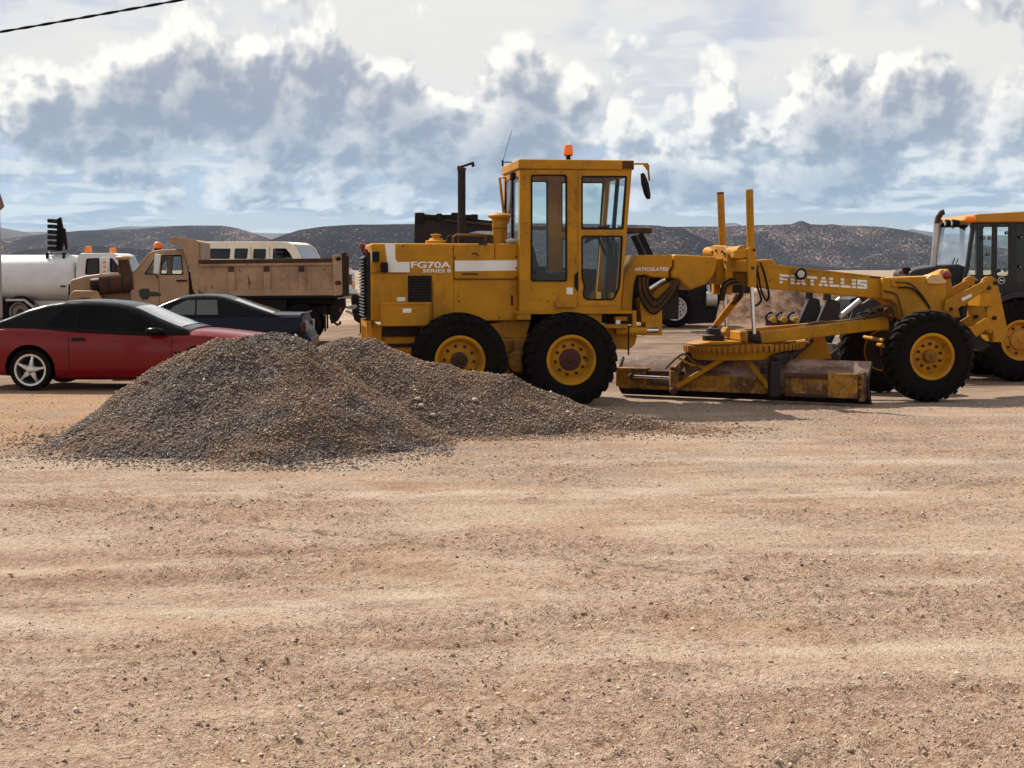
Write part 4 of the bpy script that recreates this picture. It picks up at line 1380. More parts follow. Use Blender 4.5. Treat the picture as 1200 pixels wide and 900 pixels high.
# striped maker's lettering on the beam
def stripe_letters():
    """FIATALLIS in block letters cut by three horizontal gaps; letters made of convex pieces in a 1 x 1 cell"""
    L = {'F': [[(0, 0), (.3, 0), (.42, 1), (0, 1)], [(.3, .68), (1, .68), (1, 1), (.3, 1)], [(.3, .35), (.78, .35), (.84, .55), (.3, .55)]],
         'I': [[(0, 0), (1, 0), (1, 1), (0, 1)]],
         'A': [[(0, 0), (.36, 0), (.68, 1), (.36, 1)], [(.64, 0), (1, 0), (.68, 1), (.45, 1)], [(.25, .18), (.75, .18), (.68, .42), (.3, .42)]],
         'T': [[(.34, 0), (.66, 0), (.66, 1), (.34, 1)], [(0, .68), (1, .68), (1, 1), (0, 1)]],
         'L': [[(0, 0), (.36, 0), (.36, 1), (0, 1)], [(.3, 0), (1, 0), (1, .32), (.3, .32)]],
         'S': [[(0, 0), (1, 0), (1, .26), (0, .26)], [(0, .38), (1, .38), (1, .62), (0, .62)], [(0, .74), (1, .74), (1, 1), (0, 1)], [(.62, .2), (1, .2), (1, .45), (.62, .45)], [(0, .55), (.38, .55), (.38, .8), (0, .8)]]}
    def clip(poly, lo, hi):
        for lim, sg in ((lo, 1), (hi, -1)):
            out = []
            for i in range(len(poly)):
                a, b = poly[i], poly[(i + 1) % len(poly)]
                ia, ib = sg * (a[1] - lim) >= 0, sg * (b[1] - lim) >= 0
                if ia:
                    out.append(a)
                if ia != ib:
                    t = (lim - a[1]) / (b[1] - a[1])
                    out.append((a[0] + t * (b[0] - a[0]), lim))
            poly = out
            if len(poly) < 3:
                return []
        return poly
    word, cells = 'FIATALLIS', []
    x = 0.0
    for ch in word:
        w = 0.42 if ch == 'I' else 1.0
        cells.append((ch, x, w))
        x += w + 0.13
    tot = x - 0.13
    Yb = -0.2085
    pa, pb2 = (913.5, 321.0, 332.0), (1016, 328.3, 338.7)      # left edge: top, bottom rows; right edge
    k = 0
    for ch, x0, w in cells:
        mb = MB()
        for pc_ in L[ch]:
            for band, (lo, hi) in enumerate([(0, .26), (.37, .63), (.74, 1.0)]):
                pl = clip(pc_, lo, hi)
                if not pl:
                    continue
                k += 1
                pts = []
                for (a, b) in pl:
                    t = (x0 + a * w) / tot
                    px = pa[0] + (pb2[0] - pa[0]) * t
                    py = (pa[2] + (pb2[2] - pa[2]) * t) * (1 - b) + (pa[1] + (pb2[1] - pa[1]) * t) * b
                    X, Z = ga(px, py, Yb)
                    pts.append((X, Yb - 0.0008 * (k % 6), Z))
                mb.add(pts, [tuple(range(len(pts)))])
        if ch == 'S':                                   # joins between the bars
            for a0, a1, b0, b1 in ((0, .34, .6, .78), (.66, 1, .22, .4)):
                pts = []
                for (a, b) in ((a0, b0), (a1, b0), (a1, b1), (a0, b1)):
                    t = (x0 + a * w) / tot
                    px = pa[0] + (pb2[0] - pa[0]) * t
                    py = (pa[2] + (pb2[2] - pa[2]) * t) * (1 - b) + (pa[1] + (pb2[1] - pa[1]) * t) * b
                    X, Z = ga(px, py, Yb)
                    pts.append((X, Yb - 0.006, Z))
                mb.add(pts, [(0, 1, 2, 3)])
        mb.build('lettering', sw, GR, smooth=0)
stripe_letters()
# round lamp on the beam
hl = g3(938.5, 321, -0.36)
ho = MB().lathe([(0.14, 0.03), (0.12, 0.06), (0.03, 0.085), (0.0, 0.09), (-0.012, 0.085)], hl, 'Y', 20).build('round_lamp', M['black'], GR)
MB().lathe([(-0.016, 0.0), (-0.012, 0.05), (0.0, 0.072)], hl - Vector((0, 0.002, 0)), 'Y', 20, caps=False).build('lens', M['clear_lens'], ho)
# cream lamp bracket and red lamp on the nose
solid([(1086, 326), (1092, 322), (1104, 321), (1104, 326), (1110, 329), (1108, 332), (1098, 333), (1087, 332)], -0.34, -0.10, 'lamp_bracket', paint('cream_paint', (0.66, 0.42, 0.16), 0.5, var=0.2, dust=0.3))
p = g3(1109, 322.5, -0.18)
MB().lathe([(-0.07, 0.02), (-0.05, 0.05), (0, 0.062), (0.05, 0.05), (0.07, 0.02)], p, 'X', 14).build('red_lamp', M['red_lens'], GR)
solid([(1101, 319), (1106, 316), (1114, 330), (1112, 333)], -0.14, -0.10, 'lamp_holder', M['black'])

# --- blade lift saddle
sx_, _ = ga(846, 310, 0.0)
def yz(pts, x0, x1, name, mat, par=None, bev=0.01):
    """prism across the machine: polygon in (Y, Z)"""
    n = len(pts)
    v = [(x0, a, b) for a, b in pts] + [(x1, a, b) for a, b in pts]
    f = [tuple(range(n)), tuple(range(2 * n - 1, n - 1, -1))] + [(i, i + n, (i + 1) % n + n, (i + 1) % n) for i in range(n)]
    return MB().add(v, f).build(name, mat, par or GR, bevel=bev)
zt, zb = ga(846, 291, 0)[1], ga(846, 345, 0)[1]
sad = yz([(-0.44, zt - 0.06), (-0.28, zt + 0.03), (0.30, zt + 0.05), (0.58, zt + 0.0), (0.66, zt - 0.08), (0.58, zt - 0.16), (0.36, zt - 0.2), (0.36, zb), (0.22, zb), (0.22, zt - 0.16), (-0.22, zt - 0.16), (-0.22, zb + 0.1), (-0.36, zb), (-0.40, zt - 0.3)], sx_ - 0.05, sx_ + 0.05, 'lift_saddle', Yl)
for (yy, zz) in [(-0.34, zt - 0.08), (-0.2, zt - 0.05), (0.1, zt - 0.03), (-0.33, zt - 0.3), (-0.30, zt - 0.5), (0.3, zt - 0.05), (0.45, zt - 0.06), (-0.36, zt - 0.2)]:
    MB().cyl((sx_ - 0.05, yy, zz), (sx_ - 0.075, yy, zz), 0.018, n=6).build('bolt', M['dark_steel'], sad, smooth=0)
sb = MB()
sb.cyl((sx_ + 0.03, -0.30, zt - 0.08), (sx_ + 0.10, -0.66, zt - 0.07), 0.10, n=18)
sb.build('saddle_arm', Yl, GR)
MB().cyl((sx_ + 0.03, 0.30, zt - 0.06), (sx_ - 0.02, 0.66, zt - 0.06), 0.09, n=18).build('saddle_arm', Yl, GR)
MB().box(sx_ + 0.05, sx_ + 0.42, -0.20, 0.20, zb + 0.02, zt - 0.22).build('saddle_box', M['dark_steel'], GR)
yz([(-0.30, zt - 0.34), (0.25, zt - 0.34), (0.25, zt - 0.18), (-0.30, zt - 0.18)], sx_ + 0.05, sx_ + 0.36, 'saddle_housing', Yl)
# lift cylinders
for (pt0, pm, pb_, Y, nm) in [((878.2, 224.5), (881, 336), (884, 396), -0.66, 1), ((844.2, 227.5), (849, 338), (852, 398), 0.66, -1)]:
    T0, T1, T2 = g3(*pt0, Y), g3(*pm, Y), g3(*pb_, Y)
    cy = MB().cyl(T1, T0, 0.054, n=18).build('lift_cylinder', Yl, GR)
    MB().cyl(T0, T0 + (T0 - T1).normalized() * 0.03, 0.057, 0.050, 18).build('end_cap', M['rust'] if nm < 0 else Yl, cy)
    MB().cyl(T1, T2, 0.031, n=12).build('rod', M['chrome'], cy)
    MB().lathe([(-0.05, 0.03), (-0.03, 0.07), (0.03, 0.07), (0.06, 0.03)], T2, 'Z', 14).build('ball_socket', M['dark_steel'], cy)
    if nm > 0:
        br = MB().prism(gp([(875.5, 291), (884.5, 288.5), (886, 292), (886.5, 336), (877, 336.5)], Y - 0.07), Y - 0.075, Y - 0.02).build('trunnion_bracket', Yl, cy, bevel=0.01)
        solid([(872, 292), (884, 288.6), (884, 300), (868, 303), (860, 302), (860, 294)], Y - 0.06, Y + 0.10, 'trunnion_yoke', Yl)
        for (px, py) in [(883.5, 293), (882, 314)]:
            p = g3(px, py, Y - 0.075)
            MB().cyl(p, p - Vector((0, 0.02, 0)), 0.022, n=8).build('bolt', M['rust'], cy, smooth=0)
# side-shift cylinder
c0, c1, c2 = g3(866, 347, 0.15), g3(840, 380, 0.45), g3(834.5, 388, 0.5)
sc_ = MB().cyl(c0, c1, 0.052, n=16).build('side_shift_cylinder', Yl, GR)
MB().cyl(c1, c2, 0.03, n=10).build('rod', M['hub_red'], sc_)
MB().lathe([(-0.07, 0.03), (-0.05, 0.065), (0.04, 0.07), (0.07, 0.03)], c2, 'Y', 12).build('rod_eye', M['rust'], sc_)

# --- drawbar and circle
ccx, ccz = ga(872, 405, 0)
tilt = R(-2.2)
ciro = MB()
rk = 0.86
ci = MB()
ci.lathe([(-0.035, rk - 0.10), (-0.035, rk - 0.005), (0.035, rk - 0.005), (0.035, rk - 0.10), (-0.035, rk - 0.10)], (0, 0, 0), 'Z', 64, caps=False)
cir = ci.build('circle', Yw_, GR)
cir.location = (ccx, 0, ccz)
cir.rotation_euler = (0, tilt, 0)
th_ = MB()
th_.obox((0, 0, 0), (1, 0, 0), (0, 1, 0), (0, 0, 1), 0.022, 0.024, 0.045)
tooth_mesh = None
for k in range(66):
    q = 2 * math.pi * k / 66
    if tooth_mesh is None:
        o = th_.build('gear_tooth', Yw_, cir, smooth=0)
        tooth_mesh = o.data
    else:
        o = link('gear_tooth', tooth_mesh, cir)
    o.location = (rk * math.cos(q), rk * math.sin(q), -0.005)
    o.rotation_euler = (0, 0, q)
sk = MB()
sk.lathe([(-0.16, rk - 0.16), (-0.16, rk - 0.10), (-0.04, rk - 0.06), (-0.04, rk - 0.16), (-0.16, rk - 0.16)], (0, 0, 0), 'Z', 48, caps=False)
sk.build('circle_skirt', Yl, cir)
fr_ = g3(1037, 378, 0.0)
for s_ in (1, -1):
    p0 = Vector((ccx + 0.02, -s_ * 0.50, ccz + 0.13))
    p1 = Vector((fr_.x, -s_ * 0.09, fr_.z - 0.0))
    MB().bar(p0, p1, 0.09, 0.175).build('drawbar_beam', Yc_ if s_ == 1 else Yl, GR, bevel=0.012)
MB().cyl((fr_.x - 0.05, 0, fr_.z), (fr_.x + 0.16, 0, fr_.z), 0.11, 0.08, 16).build('drawbar_ball', M['dark_steel'], GR)
cb = MB()
cb.prism([(ccx - 0.16, ccz + 0.08), (ccx + 0.10, ccz + 0.05), (ccx + 0.10, ccz + 0.22), (ccx - 0.16, ccz + 0.22)], -0.58, 0.58)
cb.build('drawbar_cross_beam', Yl, GR, bevel=0.02)
solid([(878, 388), (890, 388), (893, 402), (878, 402)], -0.64, -0.5, 'lift_socket', M['dark_steel'])
solid([(856, 384), (868, 388), (866, 402), (857, 398), (853, 390)], 0.2, 0.6, 'shift_lug', Yl)
MB().prism([(ccx - 0.80, ccz + 0.03), (ccx - 0.1, ccz + 0.03), (ccx - 0.1, ccz + 0.075), (ccx - 0.62, ccz + 0.075)], -0.36, 0.36).build('guide_shoe', Yl, GR, bevel=0.015)
MB().prism([(ccx + 0.1, ccz + 0.03), (ccx + 0.9, ccz + 0.04), (ccx + 0.9, ccz + 0.07), (ccx + 0.1, ccz + 0.08)], -0.30, 0.30).build('guide_shoe', Yl, GR, bevel=0.01)
MB().lathe([(0.0, 0.16), (0.10, 0.16), (0.12, 0.12), (0.2, 0.1), (0.2, 0.02)], (ccx - 0.45, 0.05, ccz + 0.05), 'Z', 18).build('circle_motor', M['dark_steel'], GR)

# --- moldboard
A_ = GF.I @ (ground_at(730, 463) - GF.O)
B_ = GF.I @ (ground_at(1019, 475.5) - GF.O)
bd = (B_ - A_)
bd.z = 0
BL = bd.length
bd.normalize()
bn = Vector((0, 0, 1)).cross(bd)          # forward normal of the blade
if bn.x < 0:
    bn = -bn
def bl(s, n, z):
    return A_ + bd * s + bn * n + Vector((0, 0, z - A_.z + 0.015))
def bprof(z, H=0.60):
    return 0.0 - 0.17 * math.sin(math.pi * min(1, (z / H)) ** 0.9) + 0.10 * max(0, z / H - 0.55) ** 1.2
zs = [0.10 + 0.50 * k / 12 for k in range(13)]
mold = MB()
ringA = [(bprof(z), z) for z in zs]
ring_all = ringA + [(n + 0.022, z) for n, z in ringA[::-1]]
mold.loft([[bl(s, n, z) for n, z in ring_all] for s in (0, BL * 0.33, BL * 0.66, BL)])
mold = mold.build('moldboard', M['blade_steel'], GR)
ce = MB()
ce.loft([[bl(s, n, z) for n, z in ((-0.06, 0.20), (0.02, 0.0), (0.045, 0.0), (-0.03, 0.20))] for s in (-0.02, BL + 0.02)])
ce.build('cutting_edge', M['dark_steel'], mold)
for s0 in (-0.012, BL):
    eb = MB()
    pr = [(bprof(z) - 0.02, z) for z in [0.02 + 0.55 * k / 8 for k in range(9)]]
    pr = pr + [(n + 0.09, z) for n, z in pr[::-1]]
    eb.loft([[bl(s, n, z) for n, z in pr] for s in (s0, s0 + 0.022)])
    eb.build('end_bit', M['dark_steel'], mold)
def blbox(s0, s1, n0, n1, z0, z1, name, mat, par=None, bev=0.008):
    c = bl((s0 + s1) / 2, (n0 + n1) / 2, (z0 + z1) / 2)
    return MB().obox(c, bd, bn, (0, 0, 1), (s1 - s0) / 2, abs(n1 - n0) / 2, (z1 - z0) / 2).build(name, mat, par or mold, bevel=bev)
bx = lambda px, py: min(range(0, 1000), key=lambda k: abs((lambda q: 600 + FPX * (GF.O + GF.M @ q).x / (GF.O + GF.M @ q).y)(bl(BL * k / 1000, -0.2, 0.3)) - px)) * BL / 1000
blbox(0.02, bx(760, 0), -0.30, -0.12, 0.14, 0.42, 'rail_end', M['grimy_yellow'])
blbox(bx(752, 0), bx(800, 0), -0.27, -0.12, 0.33, 0.39, 'top_rail', M['rust'])
blbox(bx(748, 0), bx(905, 0), -0.26, -0.12, 0.11, 0.17, 'bottom_rail', M['grimy_yellow'])
blbox(bx(760, 0), bx(800, 0), -0.20, -0.10, 0.13, 0.17, 'rail_stop', M['silver'])
blbox(bx(800, 0), bx(908, 0), -0.20, -0.08, 0.16, 0.34, 'back_channel', M['grimy_yellow'])
blbox(bx(922, 0), bx(973, 0), -0.29, -0.12, 0.36, 0.42, 'top_rail', M['rust'])
blbox(bx(922, 0), bx(973, 0), -0.25, -0.10, 0.13, 0.36, 'back_channel', M['grimy_yellow'])
blbox(bx(922, 0), bx(973, 0), -0.27, -0.12, 0.09, 0.14, 'bottom_rail', M['rust'])
blbox(bx(973.5, 0), bx(1008, 0), -0.31, -0.10, 0.10, 0.44, 'rail_end', M['grimy_yellow'])
blbox(bx(1008.5, 0), bx(1013, 0), -0.26, -0.06, 0.06, 0.46, 'end_rib', M['grimy_yellow'])
for k in range(4):
    c = bl(bx(1010.5, 0), -0.26, 0.13 + 0.085 * k)
    MB().cyl(c, c - bn * 0.02, 0.016, n=6).build('bolt', M['dark_steel'], mold, smooth=0)
c0, c1 = bl(bx(745, 0), -0.34, 0.30), bl(bx(800, 0), -0.34, 0.29)
scy = MB().cyl(c0, c1, 0.026, n=12).build('sideshift_rod', M['chrome'], mold)
MB().lathe([(-0.045, 0.02), (-0.03, 0.045), (0.03, 0.045), (0.045, 0.02)], c0, 'Y', 12).build('rod_eye', M['rust'], scy)
# circle arms carrying the blade
def wpt(px, py, s, n):
    """point on the blade's back at distance n behind it"""
    return None
def arm(pts, w, name, mat):
    m_ = MB()
    for a, b in zip(pts[:-1], pts[1:]):
        m_.bar(a, b, w, w)
    return m_.build(name, mat, GR, bevel=0.015)
la = bl(bx(795, 0), -0.36, 0.0)
ra = bl(bx(912, 0), -0.36, 0.0)
v3 = lambda p, z: Vector((p.x, p.y, z))
lt = Vector((ccx - rk * 0.80, 0.32, ccz - 0.09))
rt = Vector((ccx + rk * 0.55, -0.55, ccz - 0.09))
arm([lt, v3(la, 0.42), v3(la, 0.12)], 0.12, 'circle_arm', M['grimy_yellow'])
arm([rt, v3(ra, 0.60), v3(ra, 0.10)], 0.15, 'circle_arm', M['dark_steel'])
arm([v3(la, 0.16), Vector((ccx - 0.30, -0.30, ccz - 0.11))], 0.075, 'circle_brace', Yl)
arm([Vector((ccx - 0.15, -0.45, ccz - 0.12)), v3(ra, 0.17)], 0.075, 'circle_brace', Yl)
MB().lathe([(-0.05, 0.03), (-0.03, 0.055), (0.03, 0.055), (0.05, 0.03)], v3(la, 0.13) - Vector((0.02, 0.07, 0)), 'Y', 12).build('pivot_pin', M['hub_red'], GR)
pcl = [v3(ra, 0.52) - bn * 0.05, Vector((ccx + rk * 0.78, -0.50, ccz - 0.03))]
m_ = MB()
m_.bar(pcl[0] + Vector((-0.15, 0, -0.05)), pcl[1], 0.10, 0.09)
m_.build('tilt_arm', M['dark_steel'], GR, bevel=0.01)
# forward stay visible beyond the blade
MB().prism(gp([(945, 395), (966, 393), (975, 420), (938, 424), (930, 420)], 0.35), 0.35, 0.41).build('circle_stay', Yl, GR, bevel=0.008)
MB().bar(g3(925, 422, 0.28), g3(952, 398, 0.28), 0.08, 0.06).build('stay_channel', M['rust'], GR)

# --- front linkage
for s_, dy in ((-1, 0), (1, 0)):
    Y = s_ * 0.30
    # outlines traced on the near side, repeated on the far side
    off = lambda pts: gp(pts, -0.30)
    MB().prism(off([(1151, 327), (1156, 324), (1162, 324), (1167, 328), (1171, 344), (1180, 386), (1178, 392), (1164, 392), (1158, 390), (1155, 372), (1157, 352), (1149, 347), (1149, 331)]), Y - 0.03, Y + 0.03).build('scarifier_upright', Yc_, GR, bevel=0.012)
    MB().prism(off([(1106, 352), (1153, 328), (1157, 337), (1114, 366), (1104, 364)]), Y - 0.065, Y - 0.035).build('upper_link', Yc_, GR, bevel=0.008)
    MB().prism(off([(1134, 384), (1157, 370), (1159, 381), (1142, 395)]), Y - 0.065, Y - 0.035).build('lower_link', Yc_, GR, bevel=0.008)
    for px, py in [(1165, 331.5), (1156.5, 337.5), (1163.5, 372.5), (1112, 362)]:
        X, Z = ga(px, py, -0.30)
        MB().cyl((X, Y - 0.08, Z), (X, Y + 0.05, Z), 0.03, n=12).build('pin', M['dark_steel'], GR)
X, Z = ga(1153, 345, -0.3)
MB().box(X - 0.08, X + 0.12, -0.36, 0.36, Z - 0.18, Z + 0.02).build('link_spacer', Yl, GR, bevel=0.01)
lb = gp([(1126.5, 349.5), (1138, 344.2), (1139, 347.6), (1127.5, 353)], -0.365)
MB().prism(lb, -0.372, -0.364).build('sticker', sw, GR)
solid([(1164, 387), (1181, 384), (1181, 401), (1164, 401)], -0.36, 0.42, 'scarifier_beam', Yl, bev=0.01)
solid([(1120, 372), (1150, 395), (1162, 405), (1150, 412), (1120, 392)], -0.22, 0.22, 'scarifier_mount', M['dark_steel'])

# --- hydraulic hoses
def hose(pts, r=0.017, mat=None, n=6):
    P_ = [Vector(p) for p in pts]
    out = []
    for i in range(len(P_) - 1):
        a, b = P_[i], P_[i + 1]
        t0 = (P_[i + 1] - P_[max(i - 1, 0)]) * 0.5
        t1 = (P_[min(i + 2, len(P_) - 1)] - P_[i]) * 0.5
        for k in range(5):
            t = k / 5
            out.append(a * (2 * t ** 3 - 3 * t ** 2 + 1) + t0 * (t ** 3 - 2 * t ** 2 + t) + b * (-2 * t ** 3 + 3 * t ** 2) + t1 * (t ** 3 - t ** 2))
    out.append(P_[-1])
    return MB().tube(out, r, n).build('hydraulic_hose', mat or M['hose'], GR)
for k in range(8):
    y_ = -0.46 - 0.012 * k
    dx = 1.9 * k
    hose([g3(747.5 + dx * 0.9, 325, y_), g3(748.5 + dx * 0.8, 342 - k, y_), g3(754 + dx * 0.9, 357 - 1.2 * k, y_), g3(766 + dx * 0.35, 368 - 2.7 * k, y_), g3(779 - dx * 0.1, 357 - 2.0 * k, y_), g3(789 - dx * 0.3, 343 - 1.2 * k, y_), g3(797 - dx * 0.7, 328, y_)], 0.0125, M['hose'] if k % 3 else M['black'])
MB().box(ga(746, 325, -0.3)[0], ga(800, 325, -0.3)[0], -0.10, 0.2, ga(760, 375, -0.3)[1], ga(760, 322, -0.3)[1]).build('hinge_housing', M['dark_steel'], GR)
MB().cyl(g3(757, 341, -0.34), g3(779, 327, -0.30), 0.035, n=10).build('steering_rod', M['chrome'], GR)
MB().prism(gp([(758, 350), (770, 336), (784, 330), (788, 340), (776, 356), (762, 358)], -0.2), -0.25, -0.12).build('hinge_cover', Yl, GR, bevel=0.02)
for k, (a, b) in enumerate([((843, 335), (866, 352)), ((846, 330), (870, 348)), ((850, 329), (868, 354)), ((841, 340), (862, 356))]):
    hose([g3(845 + k, 352, -0.28 - 0.02 * k), g3(846 + 2 * k, 336, -0.4), g3(857 + 2 * k, 327 + 2 * k, -0.42), g3(868 + k, 334, -0.4), g3(866 + k, 348, -0.35), g3(857 + k, 356, -0.1)], 0.016, M['hose'] if k % 2 else M['black'])
hose([g3(888, 311, -0.28), g3(886, 330, -0.34), g3(892, 350, -0.36), g3(888, 357, -0.36), g3(884, 358, -0.4)], 0.017, M['black'])
hose([g3(891, 308, -0.26), g3(896, 322, -0.33), g3(901, 345, -0.34), g3(898, 352, -0.34), g3(892, 340, -0.34), g3(888, 318, -0.28)], 0.017, M['black'])
for k in range(3):
    hose([g3(935, 386 - k, -0.25 + 0.06 * k), g3(955, 380 - k, -0.22 + 0.06 * k), g3(975, 380 - 1.3 * k, -0.20 + 0.06 * k), g3(1000, 377 - k, -0.16 + 0.05 * k), g3(1025, 371 - k, -0.12 + 0.05 * k), g3(1042, 368 - 3 * k, -0.28), g3(1045, 352, -0.25)], 0.018, M['hose'])
hose([g3(1012, 374, -0.2), g3(1025, 362, -0.3), g3(1040, 358, -0.32), g3(1047, 366, -0.3), g3(1044, 376, -0.25)], 0.02, M['hose'])
hose([g3(1036, 341, -0.32), g3(1050, 345, -0.33), g3(1055, 358, -0.33), g3(1058, 372, -0.32)], 0.013, M['hose'])
hose([g3(1050, 331, -0.33), g3(1065, 332, -0.34), g3(1078, 343, -0.33), g3(1090, 360, -0.32)], 0.013, M['rust'])
hose([g3(1053, 337, -0.33), g3(1068, 338, -0.34), g3(1080, 348, -0.33), g3(1090, 362, -0.32)], 0.013, M['black'])
hose([g3(780, 432, -0.3), g3(800, 415, -0.55), g3(812, 424, -0.6), g3(822, 434, -0.6)], 0.014, M['hose'])
for k in range(3):
    hose([g3(865, 428 + k, -0.55), g3(880, 420 - 2 * k, -0.6), g3(897, 412 - 2 * k, -0.62), g3(920, 406 - 2 * k, -0.65), g3(932, 400, -0.6)], 0.013, M['hose'] if k else Yl)
hose([g3(795, 419, -0.3), g3(803, 424, -0.45), g3(812, 428, -0.5), g3(824, 430, -0.45)], 0.016, Yl)

# a crumpled white rag left on the hood by the cab
rg = MB()
p = g3(599, 281.5, -0.32)
rings = []
for i in range(7):
    th = math.pi * (i + 0.2) / 6.4
    rings.append([p + Vector((math.sin(th) * math.cos(q) * 0.085 * (0.75 + 0.5 * random.random()), math.sin(th) * math.sin(q) * 0.08 * (0.75 + 0.5 * random.random()), 0.035 * math.cos(th) * (0.7 + 0.6 * random.random()))) for q in [2 * math.pi * k / 12 for k in range(12)]])
rg.loft(rings)
rg.v = [tuple(GF.O + GF.M @ Vector(v)) for v in rg.v]
zmin = min(v[2] for v in rg.v)
rg.v = [(v[0], v[1], v[2] - zmin + hz1 + GF.O.z - 0.002) for v in rg.v]
rag = rg.build('rag', paint('white_cloth', (0.75, 0.73, 0.70), 0.9, var=0.1, dust=0.1), None, smooth=60)
tag(rag, 'crumpled white rag lying on the grader hood against the cab', 'rag')

# ================================================================== other vehicles: shared helpers
class V:
    """a vehicle being built: frame + root + pixel tracing"""
    def __init__(s, name, label, cat, P, yaw, Yc, group=None):
        s.F = Frame(P, yaw, Yc)
        s.root = empty(name, s.F.O, yaw, label, cat, group)
    def p(s, pts, Y):
        return s.F.poly(pts, Y)
    def p3(s, px, py, Y):
        X, Z = s.F.at(px, py, Y)
        return Vector((X, Y, Z))
    def solid(s, pts, yn, yf, name, mat, par=None, bev=0.01, seg=2):
        return MB().prism(s.p(pts, yn), yn, yf).build(name, mat, par or s.root, bevel=bev, seg=seg)
    def box(s, px0, py0, px1, py1, yn, yf, name, mat, par=None, bev=0.01):
        return s.solid([(px0, py0), (px1, py0), (px1, py1), (px0, py1)], yn, yf, name, mat, par, bev)

def cut(o, cutters):
    """subtract meshes (wheel arches) from a part and keep the result as plain mesh"""
    tmp = []
    for mb, mat in cutters:
        c = mb.build('cutter', mat)
        c.parent = o.parent
        md = o.modifiers.new('cut', 'BOOLEAN')
        md.operation = 'DIFFERENCE'
        md.solver = 'EXACT'
        md.material_mode = 'TRANSFER'
        md.object = c
        tmp.append(c)
    bpy.context.view_layer.update()
    dg = bpy.context.evaluated_depsgraph_get()
    me = bpy.data.meshes.new_from_object(o.evaluated_get(dg))
    o.modifiers.clear()
    o.data = me
    me.name = o.name
    for c in tmp:
        bpy.data.objects.remove(c)
    me.polygons.foreach_set('use_smooth', [True] * len(me.polygons))
    me.set_sharp_from_angle(angle=R(32))
    return o

def interp(pts):
    xs, zs = zip(*sorted(pts))
    return lambda x: float(np.interp(x, xs, zs))

def car_body(xs, top, bot, half, mat, parent, crown=0.04, name='body'):
    """closed lower body: stations along X, rounded sides with a shoulder crease"""
    rings = []
    for x in xs:
        zt, zb, w = top(x), bot(x), half(x)
        h = zt - zb
        hp = [(0.0, zb), (0.80 * w, zb), (0.93 * w, zb + 0.06 * h), (0.975 * w, zb + 0.2 * h), (0.992 * w, zb + 0.42 * h), (1.0 * w, zb + 0.56 * h), (0.992 * w, zb + 0.66 * h),
              (0.975 * w, zb + 0.84 * h), (0.945 * w, zb + 0.94 * h), (0.88 * w, zt), (0.5 * w, zt + crown * 0.8), (0.0, zt + crown)]
        rings.append([(x, -y, z) for y, z in hp] + [(x, y, z) for y, z in hp[-2:0:-1]])
    return MB().loft(rings).build(name, mat, parent, smooth=28)

def greenhouse(xs, roof, belt, wb, tanh_, mat, parent, z0, name='roof'):
    rings = []
    for x in xs:
        zr, zb = roof(x), belt(x) - 0.03
        zr = max(zr, zb + 0.012)
        h = zr - zb
        e = min(0.07, h * 0.4)
        yw = lambda z: wb - (z - z0) * tanh_
        hp = [(yw(zb), zb), (yw(zr - e), zr - e), (yw(zr - e * 0.4) - 0.02, zr - e * 0.35), (yw(zr) - 0.09, zr - 0.004), (0.3, zr + 0.012), (0, zr + 0.016)]
        rings.append([(x, -y, z) for y, z in hp] + [(x, y, z) for y, z in hp[-2::-1]])
    return MB().loft(rings).build(name, mat, parent, smooth=40)

def side_glass(pts, wb, tanh_, z0, mat, parent, s, off=0.006, name='side_window'):
    n = len(pts)
    v = []
    for o_ in (off, off - 0.012):
        v += [(x, s * (wb - (z - z0) * tanh_ + o_), z) for x, z in pts]
    f = [tuple(range(n)), tuple(range(2 * n - 1, n - 1, -1))] + [(i, i + n, (i + 1) % n + n, (i + 1) % n) for i in range(n)]
    return MB().add(v, f).build(name, mat, parent, smooth=0)

def top_glass(xs, roof, wb, tanh_, z0, margin, mat, parent, name):
    rings = []
    for x in xs:
        z = roof(x)
        w = max(0.1, wb - (z - z0) * tanh_ - margin)
        rings.append([(x, y * w, z + 0.022 - 0.02 * abs(y) ** 3) for y in (-1, -0.85, -0.5, 0, 0.5, 0.85, 1)])
    mb = MB().loft(rings, closed=False, caps=False)
    n = len(mb.v)
    mb.v += [(a, b, c - 0.01) for a, b, c in mb.v]
    mb.f += [tuple(i + n for i in f[::-1]) for f in mb.f]
    return mb.build(name, mat, parent, smooth=60)

